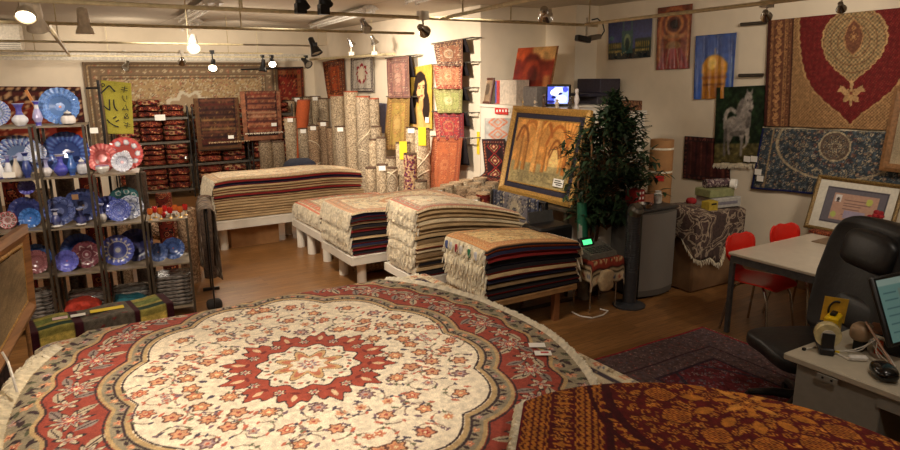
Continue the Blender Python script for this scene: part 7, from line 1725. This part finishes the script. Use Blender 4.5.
lamp('black spotlight pointing right, beside the red wall rug', LP(306, 62, 12.2), (4.6, 11.0, 1.6), 'black', s=1.1)
lamp('large black spotlight under the second rail, above the grey rolls', LP(314, 47, 7.36), (3.1, 6.6, .6), 'black', s=.95)
lamp('chrome spotlight hanging from the second rail above the white wall rug', LP(365, 26, 4.86), (3.4, 5.6, .6), 'chrome', s=.8)
lamp('chrome spotlight pointing at the portrait from the nearest rail', LP(423, 30, 3.5), (4.0, 5.0, 1.5), 'chrome', s=.65)
lamp('beige spotlight on the wall rail, left of two', LP(351, 43, 9.6), (4.8, 9.6, 1.4), 'chrome', top=2.45, s=1.0)
lamp('beige spotlight on the wall rail, right of two', LP(374, 41, 9.3), (4.8, 9.0, 1.5), 'chrome', top=2.45, s=1.1)
lamp('chrome spotlight above the small framed picture on the low wall', LP(545, 14, 3.53), (5.2, 5.8, 1.2), 'chrome', top=2.52, s=.9)
lamp('chrome spotlight over the red medallion rug, left', LP(766, 15, 2.1), (6.0, 3.6, 1.2), 'chrome', top=2.47, s=.5)
lamp('chrome spotlight over the red medallion rug, at the right', LP(841, 7, 2.2), (6.1, 3.0, 1.2), 'chrome', top=2.6, s=.5)
lamp('black spotlight cut by the top edge near the centre, left of two', LP(300, -1, 3.42), (2.2, 4.4, 0), 'black', s=.55)
lamp('black spotlight cut by the top edge near the centre, right of two', LP(323, -3, 3.42), (2.6, 4.6, 0), 'black', s=.55)
lamp('grey spotlight on the white duct above the tan rug', LP(126, 66, 13.3), (.6, 12.5, 1.0), 'chrome', top=2.56, s=1.3)
ac = thing('air_conditioner', 'white wall air conditioner at the left edge above the racks', 'air conditioner', (-.75, 12.8, 2.1)); c = aty(-4, 44, 12.0)
MB().rbox((c.x-.1, 12.25, 2.72), (.9, .5, .42), .04).build('casing', mat('aircon_white', (196, 186, 166), .5), ac); mb = MB(); [mb.box((c.x-.1, 12.0, 2.56+.03*k), (.8, .02, .012)) for k in range(4)]; mb.build('louvre', mat('aircon_grey', (120, 112, 100), .5), ac, smooth=False)

# light of the shop: the lit spots, and unseen spots added in and around the view as fill
W1c = (1, .87, .72)
def sp(p, t, e, size=70, blend=.8, col=W1c, rad=.08): addspot((Vector(p), (Vector(t)-Vector(p)).normalized()), e, size, blend, col, rad)
addspot(L1, 60, 90); addspot(L4, 60, 80); addspot(L5, 50, 90); addspot(L6, 50, 90)
sp((.6, 1.9, 2.75), (.75, 3.0, .75), 150, 74)
sp((1.6, 4.9, 2.85), (.9, 3.6, .75), 40, 80)
sp((-.6, 4.2, 2.6), (-.2, 6.2, 1.1), 150, 75)
sp((1.5, 5.2, 2.8), (.3, 6.3, 1.0), 80, 70)
sp((.9, 6.6, 2.85), (2.2, 8.6, .7), 150, 85)
sp((1.3, 5.2, 2.6), (2.7, 6.2, .55), 210, 75)
sp((1.2, 3.6, 2.6), (2.8, 5.0, .55), 110, 60)
sp((4.9, 1.6, 2.85), (5.5, 2.9, .7), 70, 60)
sp((.4, 2.2, 2.6), (-.3, 3.9, 1.1), 22, 50)
sp((2.9, 8.2, 2.7), (4.85, 9.2, 1.5), 340, 95)
sp((3.0, 6.6, 2.7), (4.85, 8.2, 1.6), 320, 85)
sp((2.6, 10.4, 2.6), (3.6, 13.3, 1.9), 150, 95)
sp((1.0, 10.6, 2.6), (1.6, 13.3, 1.9), 150, 100)
sp((-.8, 10.4, 2.6), (-.4, 13.3, 1.7), 90, 90)
sp((3.0, 4.2, 2.85), (4.6, 5.8, 1.2), 165, 62)
sp((2.0, 3.4, 2.85), (3.1, 4.6, .7), 80, 62)
sp((4.6, 2.6, 2.85), (6.3, 4.4, 1.9), 72, 95)
sp((4.2, 1.2, 2.85), (6.3, 3.1, 1.7), 70, 95)
sp((1.9, .4, 2.75), (2.2, 1.6, .8), 60, 70)
sp((3.4, 1.4, 2.85), (3.6, 1.9, .6), 30, 100)
def glow(p, e, r=.12):
    """added point fill for ceiling and room at rail height; no lamp hangs there"""
    l = bpy.data.lights.new('fill_point', 'POINT'); l.energy = e; l.color = W1c; l.shadow_soft_size = r
    o = bpy.data.objects.new('fill_point', l); COL.objects.link(o); o.location = p
for p, e in (((.2, 2.6, 2.3), 9), ((.6, 5.6, 2.3), 13), ((2.6, 6.2, 2.3), 13), ((2.2, 9.2, 2.2), 24), ((3.6, 9.6, 2.2), 18), ((1.2, 11.4, 2.2), 18), ((4.0, 3.4, 2.3), 3), ((3.4, 1.0, 2.3), 2), ((-1.2, 8.6, 2.2), 14)): glow(p, e)
SC.cycles.diffuse_bounces = 6
W = bpy.data.worlds.new('world'); SC.world = W; W.use_nodes = True
W.node_tree.nodes['Background'].inputs['Color'].default_value = (1, .85, .66, 1); W.node_tree.nodes['Background'].inputs['Strength'].default_value = .0
SC.view_settings.exposure = 0.0
